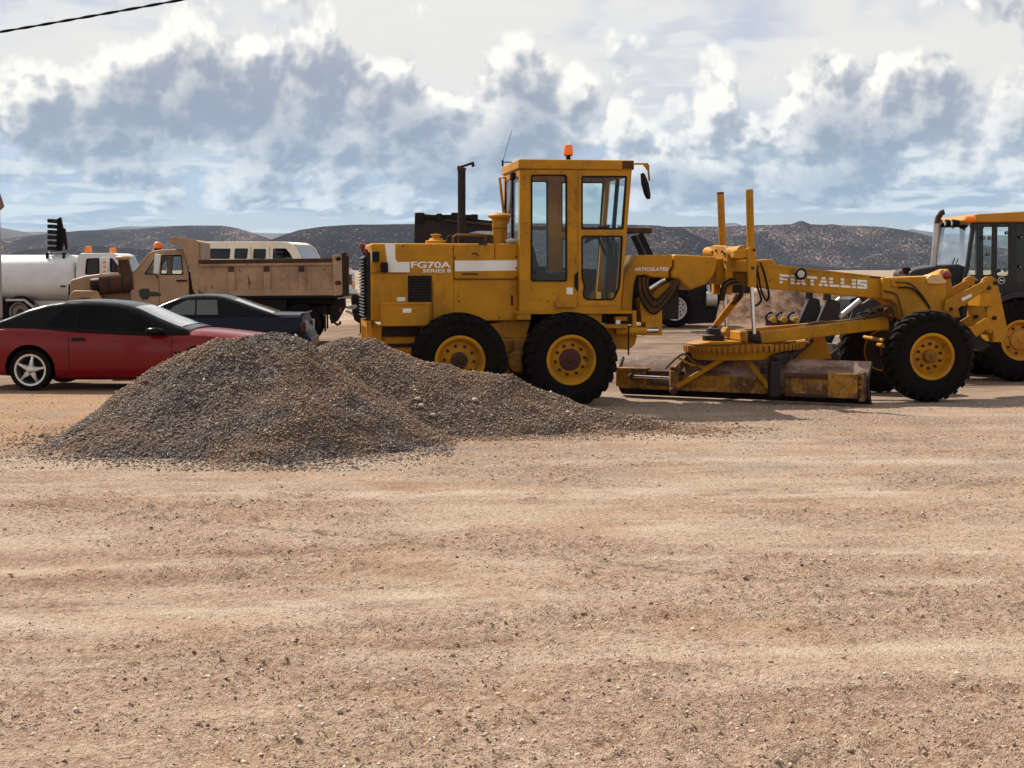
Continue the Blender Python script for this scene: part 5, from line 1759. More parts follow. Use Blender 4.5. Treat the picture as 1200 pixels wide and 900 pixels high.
def alloy_wheel(parent, c, Ro, w, ri, s, spokes=5):
    h = MB()
    o = s * w * 0.42
    h.lathe([(o - s * 0.05, 0.06), (o, 0.055), (o + s * 0.012, 0.035), (o + s * 0.014, 0.01)], n=18)
    hb = h.build('wheel', M['alloy'], parent)
    hb.location = c
    tyre_mesh(Ro, w, ri, 0).build('tyre', M['tyre'], hb, smooth=32)
    rm = MB()
    rm.lathe([(-s * w * 0.4, ri * 0.95), (s * w * 0.42, ri - 0.004), (s * w * 0.46, ri + 0.006), (s * w * 0.45, ri - 0.022), (s * w * 0.30, ri - 0.035), (-s * w * 0.2, ri - 0.05)], n=40, caps=False)
    rm.build('rim', M['alloy'], hb)
    MB().lathe([(-s * w * 0.05, ri - 0.03), (-s * w * 0.05, 0.02)], n=24).build('brake_disc', M['dark_steel'], hb)
    sp = MB()
    for k in range(spokes):
        q = 2 * math.pi * (k + 0.12) / spokes
        d, t = Vector((math.sin(q), 0, math.cos(q))), Vector((math.cos(q), 0, -math.sin(q)))
        rings = []
        for r, hw, dep in ((0.035, 0.045, 0.0), (0.09, 0.042, 0.005), (0.15, 0.026, -0.002), (ri - 0.018, 0.022, -0.012)):
            yb = o + s * dep
            rings.append([d * r + t * hw + Vector((0, yb - s * 0.02, 0)), d * r + t * hw * 0.6 + Vector((0, yb, 0)), d * r - t * hw * 0.6 + Vector((0, yb, 0)), d * r - t * hw + Vector((0, yb - s * 0.02, 0)), d * r + Vector((0, yb - s * 0.045, 0))])
        m1 = MB().loft(rings)
        m1.build('spoke', M['alloy'], hb, smooth=25)
    return hb

M['alloy'] = paint('alloy', (0.62, 0.62, 0.62), 0.28, metal=0.9, var=0.1, dust=0.12)
M['red_paint'] = paint('red_paint', (0.18, 0.001, 0.003), 0.28, var=0.06, dust=0.01, coat=0.30, spec=0.2)
M['navy_paint'] = paint('navy_paint', (0.003, 0.004, 0.016), 0.35, var=0.1, dust=0.02, coat=0.3, spec=0.3)
M['black_paint'] = paint('black_paint', (0.006, 0.005, 0.005), 0.22, var=0.02, dust=0.0, coat=0.0, spec=0.12)
M['car_glass'] = paint('car_glass', (0.004, 0.003, 0.003), 0.08, var=0.0, dust=0.0, spec=0.08)
M['screen_glass'] = paint('screen_glass', (0.03, 0.036, 0.04), 0.06, var=0.1, dust=0.05, spec=1.0, coat=1.0)
M['backlit_pane'] = paint('backlit_pane', (0.075, 0.085, 0.070), 0.08, var=0.2, dust=0.02, spec=0.6)  # opaque pane: brightness seen through the window is put into its colour
M['well'] = M['black']
M['tail_dark'] = paint('smoked_lens', (0.05, 0.010, 0.009), 0.25, var=0.1, dust=0.05)
M['tan'] = paint('desert_tan', (0.42, 0.255, 0.135), 0.6, var=0.15, dust=0.15, chips=0.06)
M['tan_chip'] = paint('chipped_tan', (0.42, 0.25, 0.14), 0.65, var=0.2, dust=0.14, chips=0.56, chipcol=(0.045, 0.018, 0.012), runs=0.5)
M['white_body'] = paint('white_body', (0.72, 0.70, 0.68), 0.4, var=0.06, dust=0.12)
M['cream_body'] = paint('cream_body', (0.72, 0.64, 0.52), 0.4, var=0.06, dust=0.12)

# ================================================================== red sports coupe
P0 = ground_at(36, 459, 0.07)
RC = V('sports_coupe', 'glossy red sports coupe with black roof and five spoke wheels behind the gravel', 'car', P0, R(-1), -0.90)
zz = lambda px, py, Y=-0.6: RC.F.at(px, py, Y)
rt_ = RC.root
roofp = [RC.F.at(a, b, -0.45) for a, b in [(-40, 392), (-20, 386), (0, 378.5), (20, 370), (40, 361.5), (60, 355.8), (80, 353), (100, 352.2), (120, 352.8), (140, 354.4), (155, 357), (170, 362.5), (190, 371.5), (210, 379.5), (228, 385)]]
beltp = [RC.F.at(a, b, -0.85) for a, b in [(-70, 383), (0, 382.5), (50, 384), (80, 385.5), (120, 387.5), (160, 389.5), (188, 390), (230, 389)]]
roof, belt = interp(roofp), interp(beltp)
rear_x, front_x = -1.05, 3.85
top = interp([(rear_x, 0.86), (rear_x + 0.06, 0.94)] + [(x, z - 0.005) for x, z in beltp if x > rear_x + 0.2] + [(2.75, belt(2.6) - 0.03), (3.3, 0.80), (3.7, 0.68), (front_x, 0.52)])
bot = interp([(rear_x, 0.36), (rear_x + 0.25, 0.26), (0.4, 0.17), (2.2, 0.17), (3.4, 0.20), (front_x, 0.26)])
half = interp([(rear_x, 0.70), (rear_x + 0.12, 0.84), (-0.5, 0.93), (0, 0.945), (0.8, 0.915), (2.0, 0.915), (2.7, 0.94), (3.3, 0.90), (3.7, 0.78), (front_x, 0.62)])
xs = list(np.linspace(rear_x, rear_x + 0.3, 5)) + list(np.linspace(rear_x + 0.4, 3.2, 36)) + list(np.linspace(3.3, front_x, 8))
body = car_body(xs, top, bot, half, M['red_paint'], rt_, 0.035)
arch = []
for wx_ in (0.0, 2.57):
    for s_ in (-1, 1):
        arch.append((MB().cyl((wx_, s_ * 0.60, 0.33), (wx_, s_ * 1.10, 0.33), 0.375, n=40), M['well']))
cut(body, arch)
z0_ = belt(1.0)
gx0, gx1 = min(x for x, z in roofp), max(x for x, z in roofp)
gxs = sorted(set([x for x, z in roofp] + list(np.linspace(gx0, gx1, 30))))
ghr = greenhouse(gxs, roof, belt, 0.86, 0.42, M['black_paint'], rt_, z0_)
sg = RC.p([(93, 358.4), (120, 358.2), (142, 362), (160, 369.5), (175, 378), (184, 386.5), (170, 388), (120, 386), (89, 384)], -0.78)
qg = RC.p([(54, 382.3), (64, 371), (74, 362), (90, 358.4), (86, 384)], -0.78)
for s_ in (-1, 1):
    side_glass(sg, 0.86, 0.42, z0_, M['car_glass'], ghr, s_)
    side_glass(qg, 0.86, 0.42, z0_, M['car_glass'], ghr, s_, name='quarter_window')
wxs = [x for x in gxs if RC.F.at(160, 358, -0.45)[0] <= x <= RC.F.at(226, 384, -0.45)[0]]
top_glass(wxs, roof, 0.86, 0.42, z0_, 0.08, M['screen_glass'], ghr, 'windshield')
hxs = [x for x in gxs if gx0 + 0.1 <= x <= RC.F.at(44, 360, -0.45)[0]]
top_glass(hxs, roof, 0.86, 0.42, z0_, 0.10, M['screen_glass'], ghr, 'rear_window')
for s_ in (-1, 1):
    for wx_ in (0.0, 2.57):
        alloy_wheel(rt_, (wx_, s_ * 0.80, 0.325), 0.33, 0.235, 0.232, s_)
    mx_, mz_ = RC.F.at(181, 389, -0.98)
    mrr = MB().loft([[(mx_ + dx + hx * math.cos(q), s_ * 0.98 + 0.075 * sc_ * math.sin(q), mz_ + 0.01 + 0.062 * sc_ * math.cos(q) * 0.95) for q in [2 * math.pi * k / 12 for k in range(12)]] for dx, hx, sc_ in ((-0.12, 0.0, 0.45), (-0.09, 0.0, 0.85), (0.0, 0.0, 1.0), (0.08, 0.0, 0.85), (0.14, 0.0, 0.35))])
    mrr.bar((mx_ + 0.02, s_ * 0.93, mz_ - 0.02), (mx_ + 0.05, s_ * 0.80, mz_ - 0.03), 0.06, 0.03)
    mrr.build('door_mirror', M['black_paint'], rt_)
    # door: shut lines and handle
    d0, d1 = RC.F.at(80, 386, -0.9), RC.F.at(80, 441, -0.9)
    e0, e1 = RC.F.at(201, 391, -0.9), RC.F.at(201, 441, -0.9)
    for (X, z1, z2) in ((d0[0], d0[1] - 0.02, 0.30), (e0[0], e0[1] - 0.03, 0.30)):
        gl_ = MB()
        prev = None
        for k in range(11):
            z = z2 + (z1 - z2) * k / 10
            h_ = top(X) - bot(X)
            fz = (z - bot(X)) / h_
            wv = half(X) * float(np.interp(fz, [0, 0.06, 0.2, 0.42, 0.56, 0.66, 0.84, 0.94, 1], [0.8, 0.93, 0.975, 0.992, 1.0, 0.992, 0.975, 0.945, 0.88]))
            p = Vector((X, s_ * (wv + 0.0012), z))
            if prev is not None:
                gl_.bar(prev, p, 0.007, 0.006, up=(0, 1, 0))
            prev = p
        gl_.build('door_gap', M['black'], body)
    hx_, hz_ = RC.F.at(91, 397.5, -0.93)
    MB().box(hx_ - 0.10, hx_ + 0.10, s_ * 0.90, s_ * 0.925, hz_ - 0.025, hz_ + 0.02).build('door_handle', M['black'], body, bevel=0.008)
    vx, vz = RC.F.at(210, 413, -0.93)
    MB().box(vx - 0.08, vx + 0.12, s_ * 0.88, s_ * 0.924, vz - 0.012, vz + 0.012).build('fender_vent', M['black'], body)
sp = MB()
sp.prism([(rear_x - 0.02, 1.00), (rear_x + 0.30, 1.045), (rear_x + 0.28, 1.01), (rear_x + 0.0, 0.97)], -0.72, 0.72)
sp.build('spoiler', M['red_paint'], rt_, bevel=0.012)
for s_ in (-1, 1):
    MB().box(rear_x - 0.012, rear_x + 0.03, s_ * 0.25, s_ * 0.62, 0.66, 0.80).build('tail_light', M['red_lens'], rt_, bevel=0.01)
MB().box(front_x - 0.25, front_x + 0.012, -0.5, 0.5, 0.30, 0.42).build('grille', M['black'], rt_, bevel=0.01)

# boards lying under the coupe
for k, (a, b, w_, lab) in enumerate([((118, 449.5), (165, 449.2), 0.09, 'bright edged plank on the dirt beside the red coupe, the longer one'), ((133, 452.5), (160, 451.6), 0.07, 'short pale plank lying on the dirt below the longer one')]):
    A, B = at_depth(*a, 25.5 - 0.4 * k), at_depth(*b, 25.5 - 0.4 * k)
    zg = max(gz(A.x, A.y), gz(B.x, B.y))
    A.z = B.z = zg + 0.022
    mb = MB().bar(A, B, w_ * 2.2, 0.05)
    o = mb.build('plank', paint('weathered_wood_%d' % k, (0.50, 0.38, 0.24), 0.8, var=0.3, dust=0.3), None, bevel=0.005)
    tag(o, lab, 'plank')

# ================================================================== navy coupe
D_B = 27.6
P0 = at_depth(300, 300, D_B)
P0.z = gz(P0.x, P0.y)
BC = V('coupe', 'dark navy coupe with peeling paint facing away between red car and dump truck', 'car', P0, R(2), -0.88)
rt_ = BC.root
roofp = [BC.F.at(a, b, -0.45) for a, b in [(140, 376), (160, 369), (180, 361), (200, 352.5), (213, 347.5), (225, 346), (240, 345.4), (256, 346), (266, 348), (280, 352.5), (300, 359.5), (318, 365.5), (330, 369)]]
beltp = [BC.F.at(a, b, -0.85) for a, b in [(100, 374), (150, 372), (200, 370.5), (260, 369.5), (320, 369), (350, 369)]]
roof, belt = interp(roofp), interp(beltp)
xr = BC.F.at(364, 392, -0.6)[0]
xf = xr - 4.75
zd = BC.F.at(350, 369, -0.7)[1]
top = interp([(xf, 0.55), (xf + 0.15, 0.68), (xf + 0.6, 0.78), (xf + 1.4, belt(xf + 1.4) - 0.06), (xf + 2, belt(xf + 2))] + [(x, z) for x, z in beltp if xf + 2.1 < x < xr - 0.4] + [(xr - 0.16, zd), (xr - 0.13, zd - 0.02), (xr - 0.09, 0.80), (xr - 0.05, 0.74), (xr, 0.62)])
bot = interp([(xf, 0.30), (xf + 0.4, 0.20), (xr - 1.0, 0.18), (xr - 0.3, 0.30), (xr, 0.40)])
half = interp([(xf, 0.6), (xf + 0.2, 0.78), (xf + 0.7, 0.88), (xr - 2, 0.89), (xr - 0.7, 0.89), (xr - 0.15, 0.84), (xr, 0.74)])
xs = list(np.linspace(xf, xf + 0.4, 6)) + list(np.linspace(xf + 0.5, xr - 0.3, 34)) + [xr - 0.2, xr - 0.16, xr - 0.13, xr - 0.09, xr - 0.05, xr]
m_peel = paint('peeling_navy', (0.003, 0.004, 0.016), 0.35, var=0.1, dust=0.01, chips=0.26, chipcol=(0.20, 0.21, 0.24), coat=0.1, spec=0.15, scale=0.25)
body = car_body(xs, top, bot, half, m_peel, rt_, 0.03)
wxr, wxf_ = xr - 0.95, xr - 0.95 - 2.6
cut(body, [(MB().cyl((w_, s_ * 0.58, 0.32), (w_, s_ * 1.05, 0.32), 0.36, n=36), M['well']) for w_ in (wxr, wxf_) for s_ in (-1, 1)])
z0_ = belt(xr - 2.0)
gx0, gx1 = min(x for x, z in roofp), max(x for x, z in roofp)
gxs = sorted(set([x for x, z in roofp] + list(np.linspace(gx0, gx1, 26))))
gh = greenhouse(gxs, roof, belt, 0.82, 0.40, M['black_paint'], rt_, z0_)
sg = BC.p([(193, 368.6), (204, 359), (219, 351.5), (254, 351.5), (256, 368.6)], -0.75)
dv = BC.p([(228.5, 351.5), (230.5, 351.5), (231, 368.5), (229, 368.5)], -0.75)
for s_ in (-1, 1):
    side_glass(sg, 0.82, 0.40, z0_, M['backlit_pane'], gh, s_)
    side_glass(dv, 0.82, 0.40, z0_, M['black'], gh, s_, 0.010, 'window_divider')
    for w_ in (wxr, wxf_):
        alloy_wheel(rt_, (w_, s_ * 0.76, gz(*(BC.F.O + BC.F.M @ Vector((w_, 0, 0))).xy) - BC.F.O.z + 0.315), 0.32, 0.22, 0.21, s_, 6)
    MB().box(xr - 0.16, xr - 0.055, s_ * 0.45, s_ * 0.842, 0.70, 0.90).build('tail_light', M['tail_dark'], rt_, bevel=0.02)
top_glass([x for x in gxs if x <= BC.F.at(210, 349, -0.45)[0]], roof, 0.82, 0.40, z0_, 0.07, M['screen_glass'], gh, 'windshield')
top_glass([x for x in gxs if BC.F.at(270, 349, -0.45)[0] <= x <= gx1 - 0.05], roof, 0.82, 0.40, z0_, 0.09, M['screen_glass'], gh, 'rear_window')
MB().prism([(xr - 0.22, zd + 0.0), (xr - 0.10, zd + 0.045), (xr - 0.10, zd + 0.02), (xr - 0.2, zd - 0.02)], -0.70, 0.70).build('spoiler', M['navy_paint'], rt_, bevel=0.008)
MB().prism([(xr - 0.05, 0.42), (xr + 0.03, 0.44), (xr + 0.03, 0.60), (xr - 0.05, 0.62)], -0.80, 0.80).build('rear_bumper', m_peel, rt_, bevel=0.02)

# ================================================================== tan dump truck
P0 = ground_at(364, 406, 0.09)
P0.z = gz(P0.x, P0.y)
DT = V('dump_truck', 'desert tan dump truck with chipped open bed and beacon on the cab', 'truck', P0, R(5), -1.15)
rt_ = DT.root
YD = -1.0
cabY = -0.95
tan, chip = M['tan'], M['tan_chip']
# cab: two side walls with real window openings, roof, rear wall, windshield
side = [(155.5, 322), (176.5, 296.5), (216, 294.5), (221, 322), (222, 370), (158, 370), (153, 345)]
vent = [(168.5, 321.8), (183.2, 299.8), (184.2, 321.8)]
win = [(189.5, 299), (213, 298.4), (215, 322.2), (187.8, 322.2)]
for s_ in (1, -1):
    ya, yb = s_ * cabY, s_ * (cabY + 0.06)
    sd = plate(DT.p(side, cabY), [rounded(DT.p(vent, cabY), 0.02), rounded(DT.p(win, cabY), 0.05)], min(ya, yb), max(ya, yb)).build('cab_side', tan, rt_, bevel=0.01)
    for w_, nm in ((vent, 'vent_window'), (win, 'door_window')):
        pp = DT.p(w_, cabY)
        ym = s_ * (cabY + 0.03)
        MB().prism(rounded(pp, 0.02), ym, ym + 0.006).build(nm, M['glass'], sd)
        yo = s_ * (cabY - 0.008)
        plate(rounded(pp, 0.04), [rounded(inset(pp, 0.022), 0.03)], min(yo, ym), max(yo, ym)).build('window_seal', M['black'], sd)
    for a in (185.7, 221):
        x0, z1 = DT.F.at(a, 298, cabY)
        MB().box(x0 - 0.006, x0 + 0.006, s_ * (cabY - 0.003), s_ * (cabY + 0.02), 0.9, z1 if a > 200 else DT.F.at(a, 322, cabY)[1]).build('door_gap', M['black'], sd)
    hx_, hz_ = DT.F.at(213, 329, cabY)
    MB().box(hx_ - 0.12, hx_ + 0.12, s_ * (cabY - 0.03), s_ * cabY, hz_ - 0.02, hz_ + 0.02).build('door_handle', M['black'], sd, bevel=0.006)
    mw = MB()
    a0, a1 = DT.p3(186.5, 298, cabY), DT.p3(184, 321, cabY)
    mw.bar((a0.x, s_ * (cabY - 0.16), a0.z), (a1.x, s_ * (cabY - 0.16), a1.z), 0.10, 0.13)
    mo = mw.build('mirror', M['white_body'], rt_, bevel=0.02)
    MB().tube([(a1.x, s_ * cabY, a1.z - 0.1), (a1.x, s_ * (cabY - 0.16), a1.z + 0.05)], 0.012, 6).build('mirror_arm', M['black'], mo)
cx0, cz1 = DT.F.at(176.5, 296.5, cabY)
cx1, _ = DT.F.at(216, 294.5, cabY)
DT.solid([(174.5, 298), (178, 294), (190, 292.4), (214, 292), (217, 296), (176.5, 299)], cabY - 0.005, -cabY + 0.005, 'cab_roof', tan, bev=0.03, seg=3)
xb, _ = DT.F.at(221, 322, cabY)
MB().box(xb - 0.05, xb, cabY + 0.06, -cabY - 0.06, 0.8, DT.F.at(221, 323, cabY)[1]).build('cab_rear_wall', tan, rt_)
MB().box(cx1 - 0.05, cx1, cabY + 0.06, -cabY - 0.06, cz1 - 0.35, cz1 - 0.02).build('rear_window', M['glass'], rt_)
wl = DT.p([(156.5, 321.5), (176.5, 297.5)], cabY)
ws = MB()
ws.bar((wl[0][0], 0, wl[0][1]), (wl[1][0], 0, wl[1][1]), 2 * -cabY - 0.14, 0.008)
ws.build('windshield', M['glass'], rt_)
for s_ in (1, -1):
    MB().bar((wl[0][0] - 0.01, s_ * (cabY + 0.045), wl[0][1]), (wl[1][0], s_ * (cabY + 0.045), wl[1][1] + 0.02), 0.09, 0.06).build('windshield_post', tan, rt_, bevel=0.01)
st = MB()
s0 = DT.p3(205, 335, 0)
st.box(s0.x - 0.25, s0.x + 0.3, -0.8, 0.8, 0.95, s0.z - 0.05)
st.prism([(s0.x + 0.18, s0.z - 0.1), (s0.x + 0.32, s0.z - 0.1), (s0.x + 0.36, s0.z + 0.35), (s0.x + 0.26, s0.z + 0.35)], -0.8, 0.8)
st.build('bench_seat', M['seat'], rt_, bevel=0.03)
# bonnet and fenders
DT.solid([(81.5, 352), (81.5, 331), (84, 327.5), (100, 323), (125, 319.8), (156, 321.5), (156, 365), (120, 365)], -0.62, 0.62, 'bonnet', tan, bev=0.06, seg=3)
for s_ in (1, -1):
    fd = MB().prism(DT.p([(81, 347), (86, 340.5), (114, 340.5), (116, 345), (120, 352), (150, 352), (152, 360), (112, 360), (106, 350), (96, 349), (86, 352), (84, 362), (81, 362)], -1.0), s_ * 1.02, s_ * 0.60)
    fd.build('front_fender', tan, rt_, bevel=0.03)
gr = DT.box(80, 333, 82, 350, -0.55, 0.55, 'grille', M['black'])
# air cleaner and stack beside the bonnet
a0, a1 = DT.p3(118, 333, -0.80), DT.p3(157, 330, -0.80)
ac = MB().cyl(a0, a1, 0.24, n=22).build('air_cleaner', M['rust'], rt_)
MB().cyl(a0 - Vector((0.22, 0, 0)), a0, 0.13, 0.16, 16).build('inlet', M['dark_steel'], ac)
for t in (0.3, 0.7):
    p = a0.lerp(a1, t)
    MB().cyl(p - Vector((0.02, 0, 0)), p + Vector((0.02, 0, 0)), 0.248, n=22).build('band', M['dark_steel'], ac)
q0, q1 = DT.p3(147, 322, -0.80), DT.p3(144.5, 303, -0.80)
MB().tube([q0 - Vector((0, 0, 0.2)), q0, q1], [0.17, 0.17, 0.12], 16).build('intake_stack', M['rust'], ac)
MB().lathe([(-0.04, 0.12), (-0.02, 0.17), (0.03, 0.18), (0.06, 0.15), (0.075, 0.05)], q1, 'Z', 18).build('stack_cap', tan, ac)
# beacon
b = DT.p3(185, 292.5, -0.3)
bo = MB().lathe([(-0.02, 0.09), (0.03, 0.09)], b, 'Z', 16).build('beacon_base', M['black'], rt_)
MB().lathe([(0.03, 0.10), (0.07, 0.105), (0.15, 0.085), (0.18, 0.05), (0.185, 0.01)], b, 'Z', 18).build('beacon_lens', M['orange_lens'], bo)
# cab shield and bed
hb = DT.solid([(199, 277.5), (204, 277), (229, 281), (232.5, 283), (232.5, 350), (226, 340), (222, 315), (213.5, 291), (199, 285)], -1.08, -0.98, 'cab_shield_cheek', tan, bev=0.01)
MB().prism(DT.p([(199, 277.5), (204, 277), (229, 281), (232.5, 283), (232.5, 286), (225, 285), (203, 281), (199, 281.5)], -1.08), -0.98, 0.98).build('cab_shield', tan, rt_, bevel=0.01)
MB().prism(DT.p([(199, 277.5), (204, 277), (229, 281), (232.5, 283), (232.5, 350), (226, 340), (222, 315), (213.5, 291), (199, 285)], -1.08), 0.98, 1.08).build('cab_shield_cheek', tan, rt_, bevel=0.01)
bt, bb = [(232.5, 307), (391, 306), (391, 346), (240, 344), (232.5, 340)], None
for s_ in (1, -1):
    y0, y1 = s_ * -1.08, s_ * -1.03
    MB().prism(DT.p(bt, -1.08), y0, y1).build('bed_side', chip, rt_, bevel=0.006)
    MB().prism(DT.p([(233, 304.5), (392, 302.5), (392, 307), (233, 309)], -1.1), s_ * -1.13, s_ * -1.0).build('top_rail', M['rust'], rt_, bevel=0.008)
    MB().prism(DT.p([(233, 309.5), (391, 307.5), (391, 310.5), (233, 312.5)], -1.1), s_ * -1.12, s_ * -1.08).build('upper_rail', chip, rt_, bevel=0.006)
    MB().prism(DT.p([(268, 340), (392, 340), (392, 346), (268, 345.5)], -1.1), s_ * -1.14, s_ * -1.08).build('lower_rail', chip, rt_, bevel=0.006)
    for a in (267.5, 309, 350):
        rb = MB().prism(DT.p([(a, 312), (a + 8, 312), (a + 8, 340), (a, 340)], -1.1), s_ * -1.14, s_ * -1.08).build('bed_rib', chip, rt_, bevel=0.006)
        MB().prism(DT.p([(a, 312), (a + 7, 312), (a + 7, 318.5), (a, 318.5)], -1.14), s_ * -1.147, s_ * -1.13).build('rib_pocket', M['rust'], rb)
    MB().prism(DT.p([(389.5, 299), (400.5, 298), (401.5, 345), (391, 347)], -1.1), s_ * -1.15, s_ * -0.98).build('end_post', chip, rt_, bevel=0.008)
    MB().prism(rounded(DT.p([(393, 329), (400, 329), (400, 334), (393, 334)], -1.15), 0.03), s_ * -1.157, s_ * -1.15).build('rust_patch', M['rust'], rt_)
    tp = DT.p3(396.5, 303.5, -1.15)
    MB().prism([(tp.x - 0.08, tp.z), (tp.x, tp.z + 0.06), (tp.x + 0.08, tp.z), (tp.x, tp.z - 0.05)], s_ * -1.158, s_ * -1.15).build('pocket_hole', M['black'], rt_)
xh, _ = DT.F.at(232.5, 300, -1.0)
xt, zt_ = DT.F.at(399, 297, -1.0)
_, zfl = DT.F.at(399, 346, -1.0)
MB().box(xh, xh + 0.06, -1.0, 1.0, zfl, DT.F.at(232, 284, -1)[1]).build('bed_front', chip, rt_, bevel=0.006)
MB().box(xh, xt, -1.03, 1.03, zfl - 0.06, zfl).build('bed_floor', M['dark_steel'], rt_)
tg = MB()
tg.prism(DT.p([(399, 296.5), (406, 296), (405, 300), (404, 347), (400, 349)], -1.0), -1.12, 1.12)
tgo = tg.build('tailgate', M['dark_steel'], rt_, bevel=0.01)
for y_ in (-0.7, -0.2, 0.3, 0.8):
    x0, z0 = DT.F.at(404.5, 340, -1)
    MB().box(x0, x0 + 0.06, y_ - 0.05, y_ + 0.05, zfl, zt_ - 0.05).build('gate_rib', M['rust'], tgo)
# chassis, axle, wheels
MB().box(DT.F.at(84, 360, 0)[0], xt - 0.1, -0.42, 0.42, 0.72, 0.96).build('chassis', M['dark_steel'], rt_)
MB().box(DT.F.at(236, 360, -0.9)[0], DT.F.at(336, 360, -0.9)[0], -0.95, 0.95, 0.45, zfl - 0.08).build('hoist_dark_fill', M['black'], rt_, bevel=0.02)  # hoist housing enlarged in black so the space under the bed stays dark
MB().box(DT.F.at(336, 350, -0.9)[0], xt - 0.12, -0.72, 0.72, 0.98, zfl - 0.07).build('subframe_dark_fill', M['black'], rt_, bevel=0.02)  # black filler added to stop light showing through under the bed
rwx = DT.F.at(352, 381, -1.15)[0]
fwx = DT.F.at(120, 381, -1.0)[0]
steel_w = paint('steel_rim', (0.28, 0.24, 0.20), 0.6, metal=0.2, var=0.3, dust=0.3)
for s_ in (-1, 1):
    make_wheel(rt_, (rwx, s_ * 1.01, 0.50), 0.50, 0.26, 0.28, s_, steel_w, M['rust'], 0.10, 0.02, 8, 0.15, dish=0.14, lugs=30, lip=0.018)
    make_wheel(rt_, (rwx, s_ * 0.70, 0.50), 0.50, 0.26, 0.28, s_, steel_w, M['rust'], 0.10, 0.02, 0, 0.15, dish=0.14, lugs=30, lip=0.018)
    make_wheel(rt_, (fwx, s_ * 0.92, 0.50), 0.50, 0.26, 0.28, s_, steel_w, M['rust'], 0.10, 0.06, 8, 0.15, dish=0.10, lugs=30, lip=0.018)
    MB().box(DT.F.at(395, 360, -1)[0] - 0.3, DT.F.at(395, 360, -1)[0] - 0.27, s_ * 0.6, s_ * 1.1, 0.35, 0.95).build('mud_flap', M['black'], rt_)
MB().bar((rwx, -1.0, 0.5), (rwx, 1.0, 0.5), 0.2, 0.2).build('rear_axle', M['dark_steel'], rt_)
MB().bar((fwx, -0.9, 0.48), (fwx, 0.9, 0.48), 0.14, 0.14).build('front_axle', M['dark_steel'], rt_)
DT.solid([(388, 352), (404, 350), (405, 360), (396, 376), (388, 380), (386, 372)], -0.5, 0.5, 'hitch_frame', M['dark_steel'])
hk = DT.p3(392, 378, -0.2)
MB().tube([hk + Vector((0.0, 0, 0.1)), hk, hk + Vector((0.06, 0, -0.05)), hk + Vector((0.13, 0, -0.03)), hk + Vector((0.14, 0, 0.03))], 0.03, 8).build('tow_hook', M['dark_steel'], rt_)
for s_ in (-1, 1):
    MB().box(xt - 0.05, xt + 0.0, s_ * 0.75, s_ * 0.95, 0.80, 0.90).build('tail_light', M['red_lens'], rt_)
# dark green emblem on the door
em = paint('green_emblem', (0.022, 0.030, 0.012), 0.6, var=0.3, dust=0.1)
MB().prism(DT.p([(162.5, 340), (166, 338.2), (174, 338), (176, 342), (183, 342), (188.5, 344.5), (188.5, 347), (181, 347.5), (176, 347), (173, 351), (167, 351.5), (163.5, 347)], cabY), cabY - 0.006, cabY).build('door_emblem', em, rt_)

# ================================================================== passenger van
D_V = 54.0
P0 = at_depth(330, 330, D_V)
P0.z = gz(P0.x, P0.y)
PV = V('passenger_van', 'white passenger van with dark side windows standing behind the dump truck bed', 'van', P0, R(-13), -0.98)
rt_ = PV.root
wv = M['cream_body']
YV = -0.98
outl = [(222, 287), (226, 284.5), (235, 283.6), (328, 283.2), (337, 284), (342, 286.6), (346, 290), (354, 304.5), (356, 306), (384, 312), (391, 315.5), (394.5, 321), (395, 330), (395, 341), (394, 347), (222, 347)]
wins = [[(232.5, 291.2), (270.5, 291.2), (269, 303.5), (232.5, 303.5)], [(275, 291), (291, 291), (289.5, 303.5), (274, 303.5)], [(297, 291.5), (312, 291.5), (311.5, 303.5), (296, 303.5)], [(320, 291), (335, 291), (340, 297), (343.5, 303.5), (319, 303.5)]]
for s_ in (1, -1):
    ya, yb = s_ * YV, s_ * (YV + 0.06)
    sd = plate(PV.p(outl, YV), [rounded(PV.p(w_, YV), 0.06) for w_ in wins], min(ya, yb), max(ya, yb)).build('side_panel', wv, rt_, bevel=0.02)
    for w_ in wins:
        ym = s_ * (YV + 0.03)
        MB().prism(rounded(PV.p(w_, YV), 0.06), ym, ym + 0.006).build('side_window', M['glass_dark'], sd)
    for a in (294, 316):
        x0, z1 = PV.F.at(a, 289, YV)
        MB().box(x0 - 0.008, x0 + 0.008, s_ * (YV - 0.004), s_ * (YV + 0.02), PV.F.at(a, 340, YV)[1], z1).build('door_gap', M['dark_steel'], sd)
PV.solid([(226, 284.5), (235, 283.4), (328, 283.0), (337, 283.8), (342, 286.4), (342, 287.6), (226, 287.4)], YV + 0.06, -YV - 0.06, 'roof', wv, bev=0.02)
wl = PV.p([(355, 305.5), (343, 287.4)], YV)
MB().bar((wl[0][0], 0, wl[0][1]), (wl[1][0], 0, wl[1][1]), 1.72, 0.01).build('windshield', M['screen_glass'], rt_)
PV.solid([(355, 305.4), (384, 311.6), (390, 315), (384, 316.5), (355, 308.5)], YV + 0.06, -YV - 0.06, 'bonnet', wv, bev=0.01)
xg, zg0 = PV.F.at(395, 345, YV)
zg1 = PV.F.at(395, 317, YV)[1]
MB().box(xg - 0.12, xg - 0.05, YV + 0.06, -YV - 0.06, zg0, zg1).build('front_panel', wv, rt_, bevel=0.02)
MB().box(xg - 0.05, xg + 0.0, -0.62, 0.62, zg1 - 0.50, zg1 - 0.14).build('grille', M['dark_steel'], rt_, bevel=0.01)
